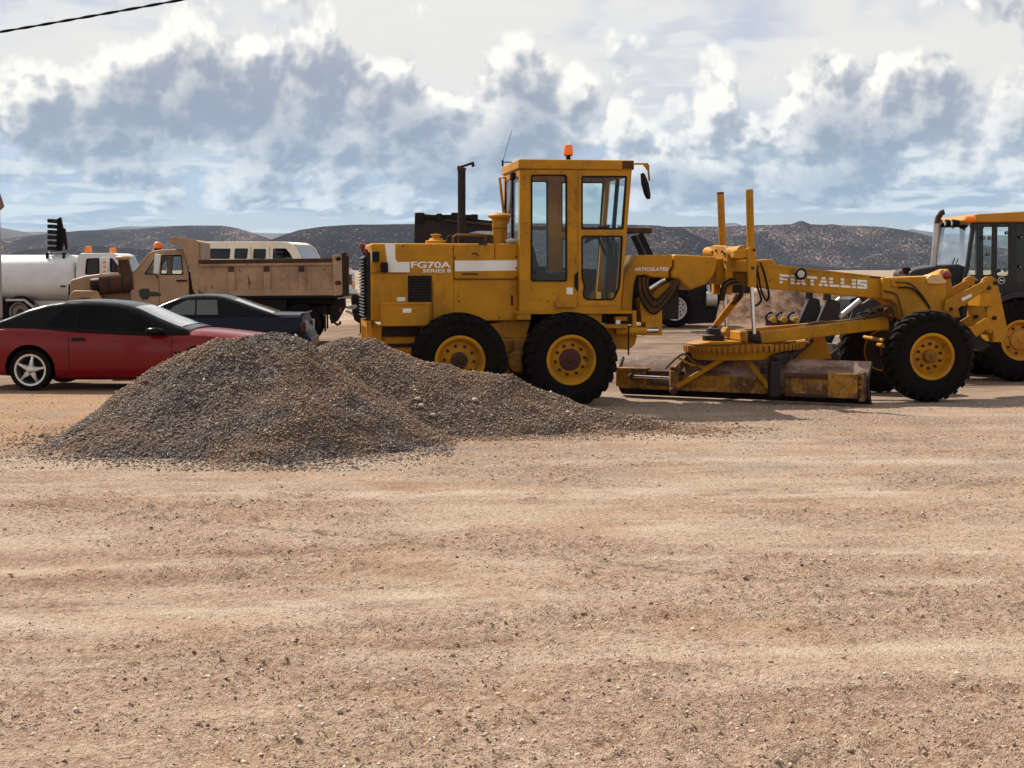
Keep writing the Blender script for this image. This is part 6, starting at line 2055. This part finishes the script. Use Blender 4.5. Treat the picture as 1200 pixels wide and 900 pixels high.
for s_ in (-1, 1):
    MB().box(xg - 0.05, xg + 0.01, s_ * 0.66, s_ * 0.92, zg1 - 0.42, zg1 - 0.16).build('headlight', M['clear_lens'], rt_, bevel=0.01)
    MB().box(xg - 0.05, xg + 0.008, s_ * 0.66, s_ * 0.92, zg1 - 0.52, zg1 - 0.44).build('turn_signal', M['orange_lens'], rt_, bevel=0.005)
    for a in (375, 262):
        wx_ = PV.F.at(a, 345, YV)[0]
        make_wheel(rt_, (wx_, s_ * 0.80, gz(*(PV.F.O + PV.F.M @ Vector((wx_, 0, 0))).xy) - PV.F.O.z + 0.36), 0.36, 0.24, 0.22, s_, M['silver'], M['silver'], 0.07, 0.03, 0, 0.1, lugs=0, lip=0.015)
MB().box(xg - 0.12, xg + 0.1, -0.98, 0.98, zg0 - 0.02, zg0 + 0.16).build('front_bumper', M['silver'], rt_, bevel=0.03)
MB().box(PV.F.at(224, 340, YV)[0], xg - 0.15, -0.85, 0.85, zg0 - 0.05, zg0 + 0.08).build('floor_pan', M['dark_steel'], rt_)

# ================================================================== white tank truck
D_T = 45.0
P0 = at_depth(60, 330, D_T)
P0.z = gz(P0.x, P0.y)
TT = V('tank_truck', 'white water tank truck with orange beacon and black board on top', 'truck', P0, R(0), -1.15)
rt_ = TT.root
wh = M['white_body']
tx0, tx1 = TT.F.at(-115, 330, -1.15)[0], TT.F.at(86, 330, -1.15)[0]
tz1, tz0 = TT.F.at(60, 298.5, -0.6)[1], TT.F.at(60, 352.5, -0.6)[1]
rings = []
for x, k in [(tx0, 0.25), (tx0 + 0.02, 0.8), (tx0 + 0.10, 0.95), (tx0 + 0.25, 1.0), (tx1 - 0.30, 1.0), (tx1 - 0.12, 0.975), (tx1 - 0.03, 0.90), (tx1, 0.7)]:
    zc, hz_, hy_ = (tz0 + tz1) / 2, (tz1 - tz0) / 2 * k, 1.14 * k
    ring = []
    for i in range(40):
        q = 2 * math.pi * i / 40
        cq, sq = math.cos(q), math.sin(q)
        ring.append((x, hy_ * math.copysign(abs(sq) ** 0.62, sq), zc + hz_ * math.copysign(abs(cq) ** 0.72, cq)))
    rings.append(ring)
tank = MB().loft(rings).build('tank', wh, rt_, smooth=50)
for a in (10, 84):
    pass
rl = MB().tube([TT.p3(56, 300, -0.7), TT.p3(58, 296, -0.6), TT.p3(62, 295.2, -0.4), TT.p3(76, 295.4, -0.4), TT.p3(80, 298, -0.6)], 0.03, 8).build('tank_rail', M['silver'], rt_)
for a in (55.5, 75):
    p = TT.p3(a, 300, -0.80)
    MB().box(p.x - 0.035, p.x + 0.035, -0.86, -0.76, p.z - 0.10, p.z + 0.10).build('strap_buckle', M['black'], rl, bevel=0.01)
p = TT.p3(74, 335.5, -1.14)
MB().box(p.x - 0.07, p.x + 0.07, -1.17, -1.12, p.z - 0.025, p.z + 0.025).build('side_marker', M['rust'], rt_)
MB().prism(TT.p([(-60, 352), (88, 352), (88, 361), (-60, 361)], -0.6), -0.6, 0.6).build('chassis', wh, rt_, bevel=0.02)
# black folded board standing on the tank
ab = MB().prism(TT.p([(66, 293.5), (67, 256.5), (71, 254.5), (73.5, 267), (76, 268), (77.5, 280), (79, 293), (76.5, 293), (74.5, 282), (72.5, 293.5)], -0.3), -0.30, -0.20).build('folded_board', M['black'], rt_)
for k in range(6):
    zt_ = 257 + 6.4 * k
    MB().prism(TT.p([(60, zt_), (66.5, zt_), (66.5, zt_ + 4.4), (60.2, zt_ + 4.4)], -0.35), -0.75, 0.1).build('lamp_slat', M['black'], ab, bevel=0.01)
MB().tube([TT.p3(58, 297, -0.3), TT.p3(68, 294, -0.25), TT.p3(80, 297, -0.3)], 0.03, 6).build('board_base', M['dark_steel'], ab)
# cab
cabY = -1.0
side = [(90.5, 302), (93, 298), (97, 297), (133, 297), (138, 299), (143, 309), (150, 319), (152, 330), (152, 362), (89, 362), (89, 320)]
wa = [(101, 303), (116.5, 302.2), (116.5, 322), (99.5, 322)]
wb_ = [(128.5, 302.2), (132, 302.8), (141, 315), (142, 319), (129, 319)]
for s_ in (1, -1):
    ya, yb = s_ * cabY, s_ * (cabY + 0.06)
    sd = plate(TT.p(side, cabY), [rounded(TT.p(w_, cabY), 0.06) for w_ in (wa, wb_)], min(ya, yb), max(ya, yb)).build('cab_side', wh, rt_, bevel=0.02)
    for w_ in (wa, wb_):
        ym = s_ * (cabY + 0.03)
        MB().prism(rounded(TT.p(w_, cabY), 0.06), ym, ym + 0.006).build('cab_window', M['glass_dark'], sd)
        yo = s_ * (cabY - 0.01)
        plate(rounded(TT.p(w_, cabY), 0.06), [rounded(inset(TT.p(w_, cabY), 0.03), 0.05)], min(yo, ym), max(yo, ym)).build('window_seal', M['black'], sd)
    mo = MB().prism(TT.p([(119.3, 301.8), (125.6, 301.8), (125.6, 322), (119.3, 322)], cabY - 0.2), s_ * (cabY - 0.22), s_ * (cabY - 0.18)).build('arrow_panel', wh, rt_, bevel=0.01)
    for py in (306.5, 312, 317.5):
        MB().prism(TT.p([(120.2, py + 1.6), (122.5, py - 1.6), (124.8, py + 1.6), (123.4, py + 1.8), (121.6, py + 1.8)], cabY - 0.22), s_ * (cabY - 0.235), s_ * (cabY - 0.22)).build('amber_chevron', M['orange_lens'], mo)
    MB().tube([TT.p3(122.5, 318, cabY - 0.18), TT.p3(122.5, 324, cabY)] if s_ == 1 else [(TT.p3(122.5, 318, cabY).x, 1.18, TT.p3(122.5, 318, cabY).z), (TT.p3(122.5, 324, cabY).x, 1.0, TT.p3(122.5, 324, cabY).z)], 0.02, 6).build('panel_arm', M['black'], mo)
TT.solid([(91, 302), (93.5, 297.6), (97, 296.6), (133, 296.6), (137.6, 298.8), (138.5, 301)], cabY + 0.05, -cabY - 0.05, 'cab_roof', wh, bev=0.02)
TT.solid([(89, 320), (90.4, 301), (92, 301), (91, 362), (89, 362)], cabY + 0.06, -cabY - 0.06, 'cab_rear_wall', wh, bev=0)
wl = TT.p([(151, 321), (138.5, 300.5)], cabY)
MB().bar((wl[0][0], 0, wl[0][1]), (wl[1][0], 0, wl[1][1]), 1.86, 0.01).build('windshield', M['glass_dark'], rt_)
TT.solid([(152, 321), (180, 326), (190, 335), (190, 362), (152, 362)], -0.85, 0.85, 'bonnet', wh, bev=0.06)
for (a, b_, Y) in ((103.5, 297, -0.4), (132.5, 299.0, 0.5)):
    p = TT.p3(a, b_, Y)
    bo = MB().lathe([(-0.03, 0.06), (0.03, 0.08)], p, 'Z', 14).build('beacon_base', M['black'], rt_)
    MB().lathe([(0.03, 0.095), (0.05, 0.10), (0.21, 0.095), (0.22, 0.02)], p, 'Z', 18).build('beacon_lens', M['orange_lens'], bo)
bh = MB().box(TT.F.at(86.5, 300, -0.5)[0], TT.F.at(88.5, 300, -0.5)[0], -0.5, 0.5, 0.9, TT.F.at(87, 302, -0.5)[1]).build('ladder_rack', M['rust'], rt_)
fen = MB()
fp = [TT.p3(7, 351.5, -1.15), TT.p3(29, 351.5, -1.15), TT.p3(42, 362, -1.15)]
for a, b_ in zip(fp[:-1], fp[1:]):
    fen.bar(Vector((a.x, -0.9, a.z)), Vector((b_.x, -0.9, b_.z)), 0.6, 0.06)
fen.build('rear_fender', M['silver'], rt_)
for a in (22, -10, 160):
    wx_ = TT.F.at(a, 380, -1.15)[0]
    for s_ in (-1, 1):
        make_wheel(rt_, (wx_, s_ * 0.98, 0.50), 0.50, 0.28, 0.28, s_, steel_w, M['dark_steel'], 0.1, 0.03, 0, 0.15, dish=0.13, lugs=0, lip=0.018)

# ================================================================== box trailer at the yard's edge
D_X = 33.0
P0 = at_depth(4.0, 330, D_X)
P0.z = gz(P0.x, P0.y)
BT = V('box_trailer', 'grey box trailer with brown roof edge beside the tank truck', 'trailer', P0, R(21), 0.0)
rt_ = BT.root
gwall = paint('grey_wall', (0.34, 0.29, 0.29), 0.6, var=0.1, dust=0.2)
zt_ = BT.F.at(4, 243, 0)[1]
MB().box(-5.0, -0.03, 0.0, 2.4, 0.75, zt_).build('box_body', gwall, rt_, bevel=0.03)
MB().prism([(0.0, zt_ - 0.05), (0.06, zt_ + 0.02), (-0.06, zt_ + 0.42), (-5.0, zt_ + 0.42), (-5.04, zt_ - 0.05)], -0.04, 2.44).build('roof_cap', paint('brown_trim', (0.22, 0.12, 0.09), 0.6), rt_, bevel=0.02)
for k in range(9):
    MB().box(-0.5 - 0.55 * k - 0.02, -0.5 - 0.55 * k + 0.02, -0.015, 0.0, 0.80, zt_ - 0.05).build('wall_seam', gwall, rt_)
MB().box(-4.9, -0.1, 0.3, 2.1, 0.60, 0.76).build('chassis', M['dark_steel'], rt_)
for a in (-2.1, -3.0):
    for s_, y_ in ((-1, 0.12), (1, 2.28)):
        make_wheel(rt_, (a, y_, 0.38 - 0.02), 0.38, 0.24, 0.2, s_, M['silver'], M['silver'], 0.07, 0.03, 0, 0.1, lugs=0)
MB().box(-0.6, -0.5, 0.2, 0.3, 0.0, 0.6).build('support_leg', M['dark_steel'], rt_)
MB().box(-0.6, -0.5, 2.1, 2.2, 0.0, 0.6).build('support_leg', M['dark_steel'], rt_)

# ================================================================== black spreader behind the grader
D_S = 40.4
P0 = at_depth(791, 350, D_S)
P0.z = gz(P0.x, P0.y)
SP = V('hopper_spreader', 'black hopper machine with ribbed steel body and white wheel behind the grader', 'spreader', P0, R(0), -1.2)
rt_ = SP.root
dk, bk = M['dark_steel'], M['black']
SP.solid([(486, 252), (492, 250), (600, 261), (606, 264), (604, 314), (500, 312), (485, 300)], -1.1, 1.1, 'hopper', dk, bev=0.02)
SP.solid([(486, 249), (497, 249), (497, 262), (486, 262)], -1.16, -0.9, 'corner_post', bk, bev=0.03)
SP.solid([(497, 251.5), (560, 251.5), (560, 258), (497, 258)], -1.12, -1.0, 'top_beam', bk, bev=0.02)
for a, w_, h_ in ((511, 7, 250), (528.5, 10, 249), (551, 9, 251)):
    SP.solid([(a, h_), (a + w_, h_), (a + w_, 259), (a, 259)], -1.16, -0.95, 'hinge_lug', bk, bev=0.03)
SP.solid([(522, 257), (604, 264.5), (764, 267), (764, 273), (736, 274), (604, 268), (522, 259)], -1.2, -1.1, 'conveyor_rail', M['rust'], bev=0.01)
SP.solid([(549, 273), (560, 270.5), (578, 271), (578, 275)], -1.18, -1.1, 'metal_cover', M['silver'], bev=0)
SP.solid([(735, 266.5), (764, 267.5), (764, 273.5), (735, 272)], -1.3, -0.6, 'platform', M['rust'], bev=0.01)
for s_ in (1, -1):
    MB().bar((SP.F.at(750, 274, -1.2)[0], s_ * -1.1, SP.F.at(750, 274, -1.2)[1]), (SP.F.at(764, 300, -1.2)[0], s_ * -1.1, SP.F.at(764, 303, -1.2)[1]), 0.16, 0.16).build('platform_leg', bk, rt_)
SP.solid([(500, 305), (835, 322), (842, 335), (842, 352), (832, 366), (775, 352), (560, 352), (500, 345)], -0.9, 0.9, 'chassis', bk, bev=0.03)
SP.solid([(805, 336), (843, 330), (846, 345), (838, 378), (806, 380)], -1.15, -0.4, 'side_box', bk, bev=0.03)
p0, p1 = SP.p3(827.5, 350.5, -1.25), SP.p3(839.5, 350.5, -1.25)
rings_ = MB().cyl(p0, p1, 0.20, n=20).build('air_tank', M['silver'], rt_)
MB().tube([SP.p3(830, 334, -1.2), SP.p3(831, 344, -1.25)], 0.05, 8).build('tank_pipe', M['silver'], rings_)
wheel_white = paint('white_rim', (0.62, 0.58, 0.55), 0.5, var=0.15, dust=0.2, chips=0.2)
for a in (791, 540, 570):
    wx_ = SP.F.at(a, 371, -1.2)[0]
    for s_ in (-1, 1):
        gzz = gz(*(SP.F.O + SP.F.M @ Vector((wx_, 0, 0))).xy) - SP.F.O.z
        wz_ = max(0.0, gzz) if a != 791 else gzz
        wh_ = make_wheel(rt_, (wx_, s_ * 1.06, wz_ + 0.50), 0.50, 0.28, 0.30, s_, wheel_white, bk, 0.10, 0.10, 10, 0.17, dish=0.10, lugs=30, lip=0.012, boltmat=bk)
        if s_ == -1:
            for k in range(10):
                q = 2 * math.pi * (k + 0.8) / 10
                MB().cyl((0.225 * math.sin(q), -0.03, 0.225 * math.cos(q)), (0.225 * math.sin(q), -0.052, 0.225 * math.cos(q)), 0.024, n=10).build('hand_hole', bk, wh_, smooth=0)
    MB().bar((wx_, -1.0, wz_ + 0.5), (wx_, 1.0, wz_ + 0.5), 0.14, 0.14).build('axle', bk, rt_)

# ================================================================== loader backhoe
P0 = ground_at(1197, 447.5, 0.01)
P0.z = gz(P0.x, P0.y)
BH = V('loader_backhoe', 'yellow and black loader backhoe parked beyond the front of the grader', 'backhoe', P0, R(3), -1.0)
rt_ = BH.root
YB = -0.82
jy = paint('loader_yellow', (0.50, 0.20, 0.006), 0.45, var=0.1, dust=0.08, spec=0.35)
blk = paint('charcoal_paint', (0.016, 0.015, 0.017), 0.5, var=0.1, dust=0.08, spec=0.3)
# roof
BH.solid([(1133, 258), (1136, 254), (1146, 250.8), (1200, 247.8), (1262, 249), (1268, 254), (1266, 260), (1145, 260.5), (1135, 260)], YB - 0.06, -YB + 0.06, 'cab_roof', jy, bev=0.04, seg=3)
lp_ = BH.p3(1137, 257, YB - 0.07)
MB().lathe([(-0.10, 0.02), (-0.08, 0.05), (0, 0.06), (0.08, 0.05), (0.10, 0.02)], lp_, 'X', 12).build('marker_lamp', M['orange_lens'], rt_)
for y_, a in ((-0.45, 1120), (0.0, 1112), (0.45, 1106)):
    p = BH.p3(a, 262, y_)
    lo = MB().lathe([(-0.07, 0.05), (-0.06, 0.075), (0.05, 0.06), (0.06, 0.02)], p, 'X', 14).build('work_lamp', bk, rt_)
    MB().lathe([(-0.075, 0.01), (-0.062, 0.07)], p, 'X', 14, caps=False).build('lens', M['clear_lens'], lo)
# cab posts and glass: near and far sides
frontb, frontt = (1127, 345), (1141, 260)
for s_ in (1, -1):
    ya, yb = s_ * YB, s_ * (YB + 0.07)
    outl = BH.p([(1128, 344), (1140, 259.5), (1262, 258), (1256, 344)], YB)
    ws_ = [rounded(BH.p(w_, YB), 0.05) for w_ in ([(1133.5, 322), (1144, 263), (1164, 263), (1163, 322)], [(1168, 323), (1169, 263), (1183, 263), (1183, 323)], [(1191.5, 330), (1191.5, 263), (1230, 263), (1228, 330)])]
    sd = plate(outl, ws_, min(ya, yb), max(ya, yb)).build('cab_side', blk, rt_, bevel=0.01)
    for w_ in ws_:
        ym = s_ * (YB + 0.03)
        MB().prism(w_, ym, ym + 0.006).build('cab_window', M['glass'], sd)
    if s_ == 1:
        for (px, py) in [(1179, 273), (1196, 278), (1178, 316.5), (1195, 312.5), (1135, 322), (1152, 279), (1159, 279), (1157, 298)]:
            p = BH.p3(px, py, YB)
            MB().cyl(p, p - Vector((0, 0.03, 0)), 0.03, n=10).build('glass_clamp', bk if px not in (1135,) else M['silver'], sd, smooth=0)
            MB().cyl(p - Vector((0, 0.03, 0)), p - Vector((0, 0.036, 0)), 0.012, n=8).build('clamp_screw', M['clear_lens'], sd, smooth=0)
        # round maker's emblem: leaping deer on dark ground in a pale ring
        c = BH.p3(1173.5, 328.5, YB)
        eo = MB().lathe([(-0.006, 0.062), (-0.010, 0.060), (-0.010, 0.0)], c, 'Y', 24, caps=False).build('emblem', M['white_paint'], sd)
        MB().lathe([(-0.0115, 0.053), (-0.0115, 0.0)], c, 'Y', 24, caps=False).build('emblem_field', bk, eo)
        dp = [(-0.040, 0.012), (-0.028, 0.004), (-0.020, 0.014), (-0.012, 0.028), (-0.008, 0.024), (-0.012, 0.008), (0.010, 0.004), (0.036, 0.010), (0.040, 0.004), (0.022, -0.006), (0.030, -0.022), (0.024, -0.022), (0.010, -0.008), (-0.016, -0.008), (-0.034, -0.020), (-0.038, -0.016), (-0.022, 0.000), (-0.036, 0.006)]
        MB().prism([(c.x + a * 1.05, c.z + b * 1.05) for a, b in dp], c.y - 0.0145, c.y - 0.012).build('leaping_deer', M['white_paint'], eo)
a0, a1 = BH.p3(1128, 344, YB), BH.p3(1140, 260, YB)
ws = MB()
def bslab(y0, y1, t0, t1, th, name, mat):
    lo, hi = a0.lerp(a1, t0), a0.lerp(a1, t1)
    v = [(p.x + dx, y, p.z) for p in (lo, hi) for y in (y0, y1) for dx in (0, th)]
    return MB().add(v, [(0, 1, 3, 2), (4, 6, 7, 5), (0, 4, 5, 1), (2, 3, 7, 6), (0, 2, 6, 4), (1, 5, 7, 3)]).build(name, mat, rt_)
bslab(YB + 0.08, -YB - 0.08, 0.02, 0.96, 0.006, 'windshield', M['glass'])
bslab(YB + 0.02, YB + 0.08, 0, 1, 0.06, 'front_post', blk)
bslab(-YB - 0.08, -YB - 0.02, 0, 1, 0.06, 'front_post', blk)
wp = MB().tube([a0.lerp(a1, 0.05) + Vector((-0.03, 0.9, 0)), a0.lerp(a1, 0.5) + Vector((-0.03, 0.55, 0))], 0.01, 6)
wp.build('wiper', bk, rt_)
# interior
s0 = BH.p3(1200, 330, 0)
st = MB().box(s0.x - 0.25, s0.x + 0.25, -0.25, 0.25, s0.z - 0.1, s0.z + 0.05)
st.prism([(s0.x + 0.15, s0.z), (s0.x + 0.28, s0.z), (s0.x + 0.36, s0.z + 0.55), (s0.x + 0.24, s0.z + 0.55)], -0.22, 0.22)
st.build('seat', M['seat'], rt_, bevel=0.03)
p = BH.p3(1168, 318, 0)
MB().tube([p + Vector((-0.3, 0, -0.3)), p, p + Vector((0.06, 0, 0.02))], 0.03, 8).build('steering_column', bk, rt_)
# bonnet, exhaust, fenders
BH.solid([(1066, 318), (1075, 315), (1100, 311), (1132, 309), (1132, 352), (1062, 352)], -0.48, 0.48, 'bonnet', blk, bev=0.05, seg=3)
q0, q1, q2, q3 = BH.p3(1094, 313, -0.40), BH.p3(1098, 262, -0.40), BH.p3(1099.5, 255, -0.40), BH.p3(1103.5, 249, -0.40)
exh = MB().tube([q0, q1], 0.055, 14).build('exhaust_stack', M['silver'], rt_)
MB().tube([q1, q2, q3, q3 + Vector((0.04, -0.02, 0.01))], 0.05, 14).build('exhaust_tip', M['rust'], exh)
p = BH.p3(1062, 317, -0.3)
MB().lathe([(-0.05, 0.07), (0.0, 0.08), (0.05, 0.07), (0.06, 0.02)], p, 'Z', 14).build('filler_cap', bk, rt_)
p = BH.p3(1057, 319, -0.3)
MB().lathe([(-0.03, 0.05), (0.02, 0.05), (0.03, 0.02)], p, 'Z', 10).build('red_cap', M['red_lens'], rt_)
fe = []
cxw, czw = BH.F.at(1197, 402, -1.0)
outer = [(cxw + 0.86 * math.cos(q), czw + 0.86 * math.sin(q)) for q in [math.pi * (0.12 + 0.74 * k / 14) for k in range(15)]]
inner = [(cxw + 0.76 * math.cos(q), czw + 0.76 * math.sin(q)) for q in [math.pi * (0.86 - 0.74 * k / 14) for k in range(15)]]
for s_ in (1, -1):
    MB().prism(outer + inner, s_ * -1.02, s_ * -0.60).build('rear_fender', blk, rt_, bevel=0.015)
BH.solid([(1128, 344), (1262, 342), (1262, 400), (1240, 405), (1128, 380)], -0.60, 0.60, 'cab_base', blk, bev=0.03)
BH.solid([(1040, 352), (1250, 352), (1250, 400), (1040, 392)], -0.42, 0.42, 'main_frame', blk, bev=0.02)
# wheels
for s_ in (-1, 1):
    make_wheel(rt_, (cxw, s_ * 0.80, 0.70), 0.70, 0.42, 0.33, s_, jy, jy, 0.17, 0.05, 8, 0.22, dish=0.10, lugs=22)
    fx_ = BH.F.at(1050, 405, -1.0)[0]
    make_wheel(rt_, (fx_, s_ * 0.80, 0.46), 0.46, 0.30, 0.22, s_, jy, jy, 0.10, 0.04, 6, 0.13, dish=0.08, lugs=22, lip=0.02)
MB().bar((cxw, -0.7, 0.7), (cxw, 0.7, 0.7), 0.22, 0.22).build('rear_axle', bk, rt_)
MB().bar((fx_, -0.7, 0.46), (fx_, 0.7, 0.46), 0.16, 0.16).build('front_axle', bk, rt_)
BH.solid([(1168, 345), (1192, 345), (1196, 368), (1150, 392), (1140, 392), (1140, 378), (1160, 365)], -0.72, -0.60, 'side_step', blk, bev=0.02)
# loader arms, links and bucket, reaching to the left
for s_ in (1, -1):
    Y = s_ * -0.62
    MB().prism(BH.p([(1135, 338), (1142, 345), (1040, 352), (1012, 372), (985, 432), (974, 430), (1000, 362), (1030, 343)], -0.62), Y - 0.05, Y + 0.05).build('loader_arm', blk, rt_, bevel=0.02)
    a_, b_ = BH.p3(1008, 352, -0.62), BH.p3(984, 372, -0.62)
    MB().cyl((a_.x, Y, a_.z), (b_.x, Y, b_.z), 0.05, n=12).build('bucket_cylinder', M['silver'], rt_)
    MB().prism(BH.p([(953, 387), (966, 356), (972, 350), (981, 352), (983, 362), (980, 387), (970, 400)], -0.62), Y - 0.06, Y + 0.06).build('bucket_link', blk, rt_, bevel=0.02)
    MB().cyl((BH.p3(969, 352, -0.62).x, Y, BH.p3(969, 352, -0.62).z), (BH.p3(970, 330, -0.62).x, Y, BH.p3(970, 338, -0.62).z), 0.07, n=12).build('link_post', blk, rt_)
bkx, _ = BH.F.at(978, 430, -0.62)
bu = [(0.0, 0.62), (0.03, 0.28), (-0.08, 0.08), (-0.25, 0.01), (-0.85, 0.0), (-0.85, 0.025), (-0.26, 0.045), (-0.12, 0.11), (-0.03, 0.29), (-0.05, 0.62)]
gzb = gz(*(BH.F.O + BH.F.M @ Vector((bkx - 0.4, 0, 0))).xy) - BH.F.O.z + 0.01
bko = MB().prism([(bkx + a, gzb + b) for a, b in bu], -1.05, 1.05).build('loader_bucket', blk, rt_, bevel=0.008)
for s_ in (1, -1):
    MB().prism([(bkx, gzb + 0.62), (bkx + 0.02, gzb + 0.28), (bkx - 0.09, gzb + 0.07), (bkx - 0.25, gzb + 0.0), (bkx - 0.85, gzb)], s_ * 1.05, s_ * 1.08).build('bucket_cheek', blk, bko)
BH.solid([(996, 350), (1012, 346), (1006, 376), (1000, 384), (994, 372)], -0.3, 0.3, 'front_guard', blk, bev=0.02)
# rear boom folded (mostly out of the picture)
BH.solid([(1262, 380), (1285, 380), (1330, 250), (1310, 240)], -0.15, 0.15, 'rear_boom', jy, bev=0.02)
BH.solid([(1250, 360), (1275, 360), (1275, 415), (1250, 415)], -0.5, 0.5, 'boom_mount', blk, bev=0.02)

# ================================================================== implement between dump truck and grader
P0 = at_depth(415, 360, 40.5)
P0.z = gz(P0.x, P0.y)
IM = V('towed_implement', 'dark towed implement with amber reflector beside the dump truck tailgate', 'implement', P0, R(0), -0.4)
rt_ = IM.root
IM.solid([(413, 371), (411, 350), (412.5, 344.5), (416, 344), (419, 347), (420, 371)], -0.4, 0.4, 'upright_plate', bk, bev=0.03)
pl = IM.solid([(419, 371), (418.5, 352), (420, 346), (423.5, 343.5), (427, 346), (430, 354), (431, 371)], -0.4, -0.1, 'curved_plate', bk, bev=0.03)
p = IM.p3(422.7, 346.5, -0.4)
MB().cyl(p, p - Vector((0, 0.01, 0)), 0.03, n=10).build('pin_hole', M['silver'], pl)
p = IM.p3(425.5, 354, -0.4)
MB().lathe([(0, 0.05), (-0.015, 0.048), (-0.02, 0.03)], p, 'Y', 14).build('amber_reflector', M['orange_lens'], pl)
IM.solid([(412, 362), (431, 360), (431, 378), (424, 381), (415, 375)], -0.5, 0.4, 'base_block', bk, bev=0.02)
IM.solid([(402, 359), (417, 357), (419, 360), (414, 363), (402, 361)], -0.5, 0.1, 'draw_tongue', M['silver'], bev=0.01)
IM.solid([(403, 364.5), (405, 364), (415, 368), (414, 370)], -0.5, 0.1, 'tongue_brace', M['silver'], bev=0.01)
zg_ = IM.F.O.z
for s_, a in ((1, 422), (-1, 428)):
    x0, z0 = IM.F.at(a, 378, -0.3)
    MB().box(x0 - 0.06, x0 + 0.06, s_ * 0.25 - 0.06, s_ * 0.25 + 0.06, 0.0, z0 + 0.1).build('skid_leg', bk, rt_)

# ================================================================== ripper lying by the bank
P0 = at_depth(915, 360, 41.5)
P0.z = gz(P0.x, P0.y)
RP = V('ripper_bar', 'yellow ripper bar with rusty curved teeth lying below the dirt bank', 'ripper', P0, R(0), 0.0)
rt_ = RP.root
x0, x1 = RP.F.at(897, 380, 0)[0], RP.F.at(945, 380, 0)[0]
MB().box(x0, x1, -0.08, 0.08, 0.02, 0.16).build('beam', M['rust'], rt_, bevel=0.01)
for k, a in enumerate((902, 914, 928, 942)):
    X, Z = RP.F.at(a, 376, 0)
    pts = [Vector((X + 0.02 - 0.13 * math.sin(q), -0.06, 0.24 + 0.13 * math.cos(q))) for q in [math.pi * (-0.1 + 1.15 * i / 10) for i in range(11)]]
    MB().tube(pts, [0.035] * 9 + [0.025, 0.012], 8).build('ripper_tooth', M['dark_steel'], rt_)
    MB().box(X + 0.03, X + 0.17, -0.10, 0.06, 0.10, 0.24).build('tooth_clamp', Yl, rt_, bevel=0.015)

# ================================================================== overhead cable on two poles outside the picture
cA, cB = at_depth(0, 37.5, 14.0), at_depth(214, -0.5, 13.0)
dv_ = cB - cA
e0, e1 = cA - dv_ * 1.65, cB + dv_ * 6.2
m_cable = paint('cable', (0.006, 0.005, 0.006), 0.8, var=0.05, dust=0.0, spec=0.05)
rtc = empty('overhead_cable', (0, 0, 0), 0, 'thin twisted black overhead cable crossing the sky', 'cable')
for ph in (0, math.pi):
    pts = []
    n = 1500
    for k in range(n + 1):
        t = k / n
        p = e0.lerp(e1, t)
        tt = (p - cA).dot(dv_) / dv_.length_squared
        sag = 0.012 * tt * (tt - 1)
        q = ph + k * 0.16
        pts.append(p + Vector((0.0, 0.0055 * math.cos(q), sag + 0.0055 * math.sin(q))))
    MB().tube(pts, 0.0078, 5).build('strand', m_cable, rtc)
m_pole = paint('pole_wood', (0.16, 0.11, 0.075), 0.9, var=0.4, dust=0.2, bump=0.4)
for e, lab in ((e0, 'wooden utility pole holding the far end of the cable'), (e1, 'wooden utility pole holding the near end of the cable')):
    g0 = gz(e.x, e.y)
    r_ = empty('utility_pole', (e.x, e.y, g0), 0, lab, 'pole')
    tt = (e - cA).dot(dv_) / dv_.length_squared
    h_ = e.z + 0.012 * tt * (tt - 1) - g0
    MB().tube([(0, 0.14, -0.3), (0, 0.14, h_ * 0.5), (0, 0.14, h_ + 0.8)], [0.14, 0.125, 0.11], 14).build('pole_shaft', m_pole, r_)
    MB().bar((0, 0.14, h_ + 0.0), (0, -0.01, h_), 0.05, 0.05).build('cable_hook', M['dark_steel'], r_)

# ================================================================== haze: one closed box of thin even air round everything
hz = MB().box(-30000, 30000, -400, 33000, -80, 275).build('haze', bpy.data.materials.new('haze_air'), None, smooth=0)
hm = hz.data.materials[0]
hm.use_nodes = True
hm.node_tree.nodes.clear()
q = NT(hm.node_tree)
pv = q.node('ShaderNodeVolumePrincipled')
pv.inputs['Color'].default_value = (0.62, 0.78, 1.0, 1)
pv.inputs['Density'].default_value = 4.2e-5
out = q.node('ShaderNodeOutputMaterial')
q.l.new(pv.outputs[0], out.inputs['Volume'])
tag(hz, 'thin blue haze filling the air over the plain', 'haze', kind='stuff')
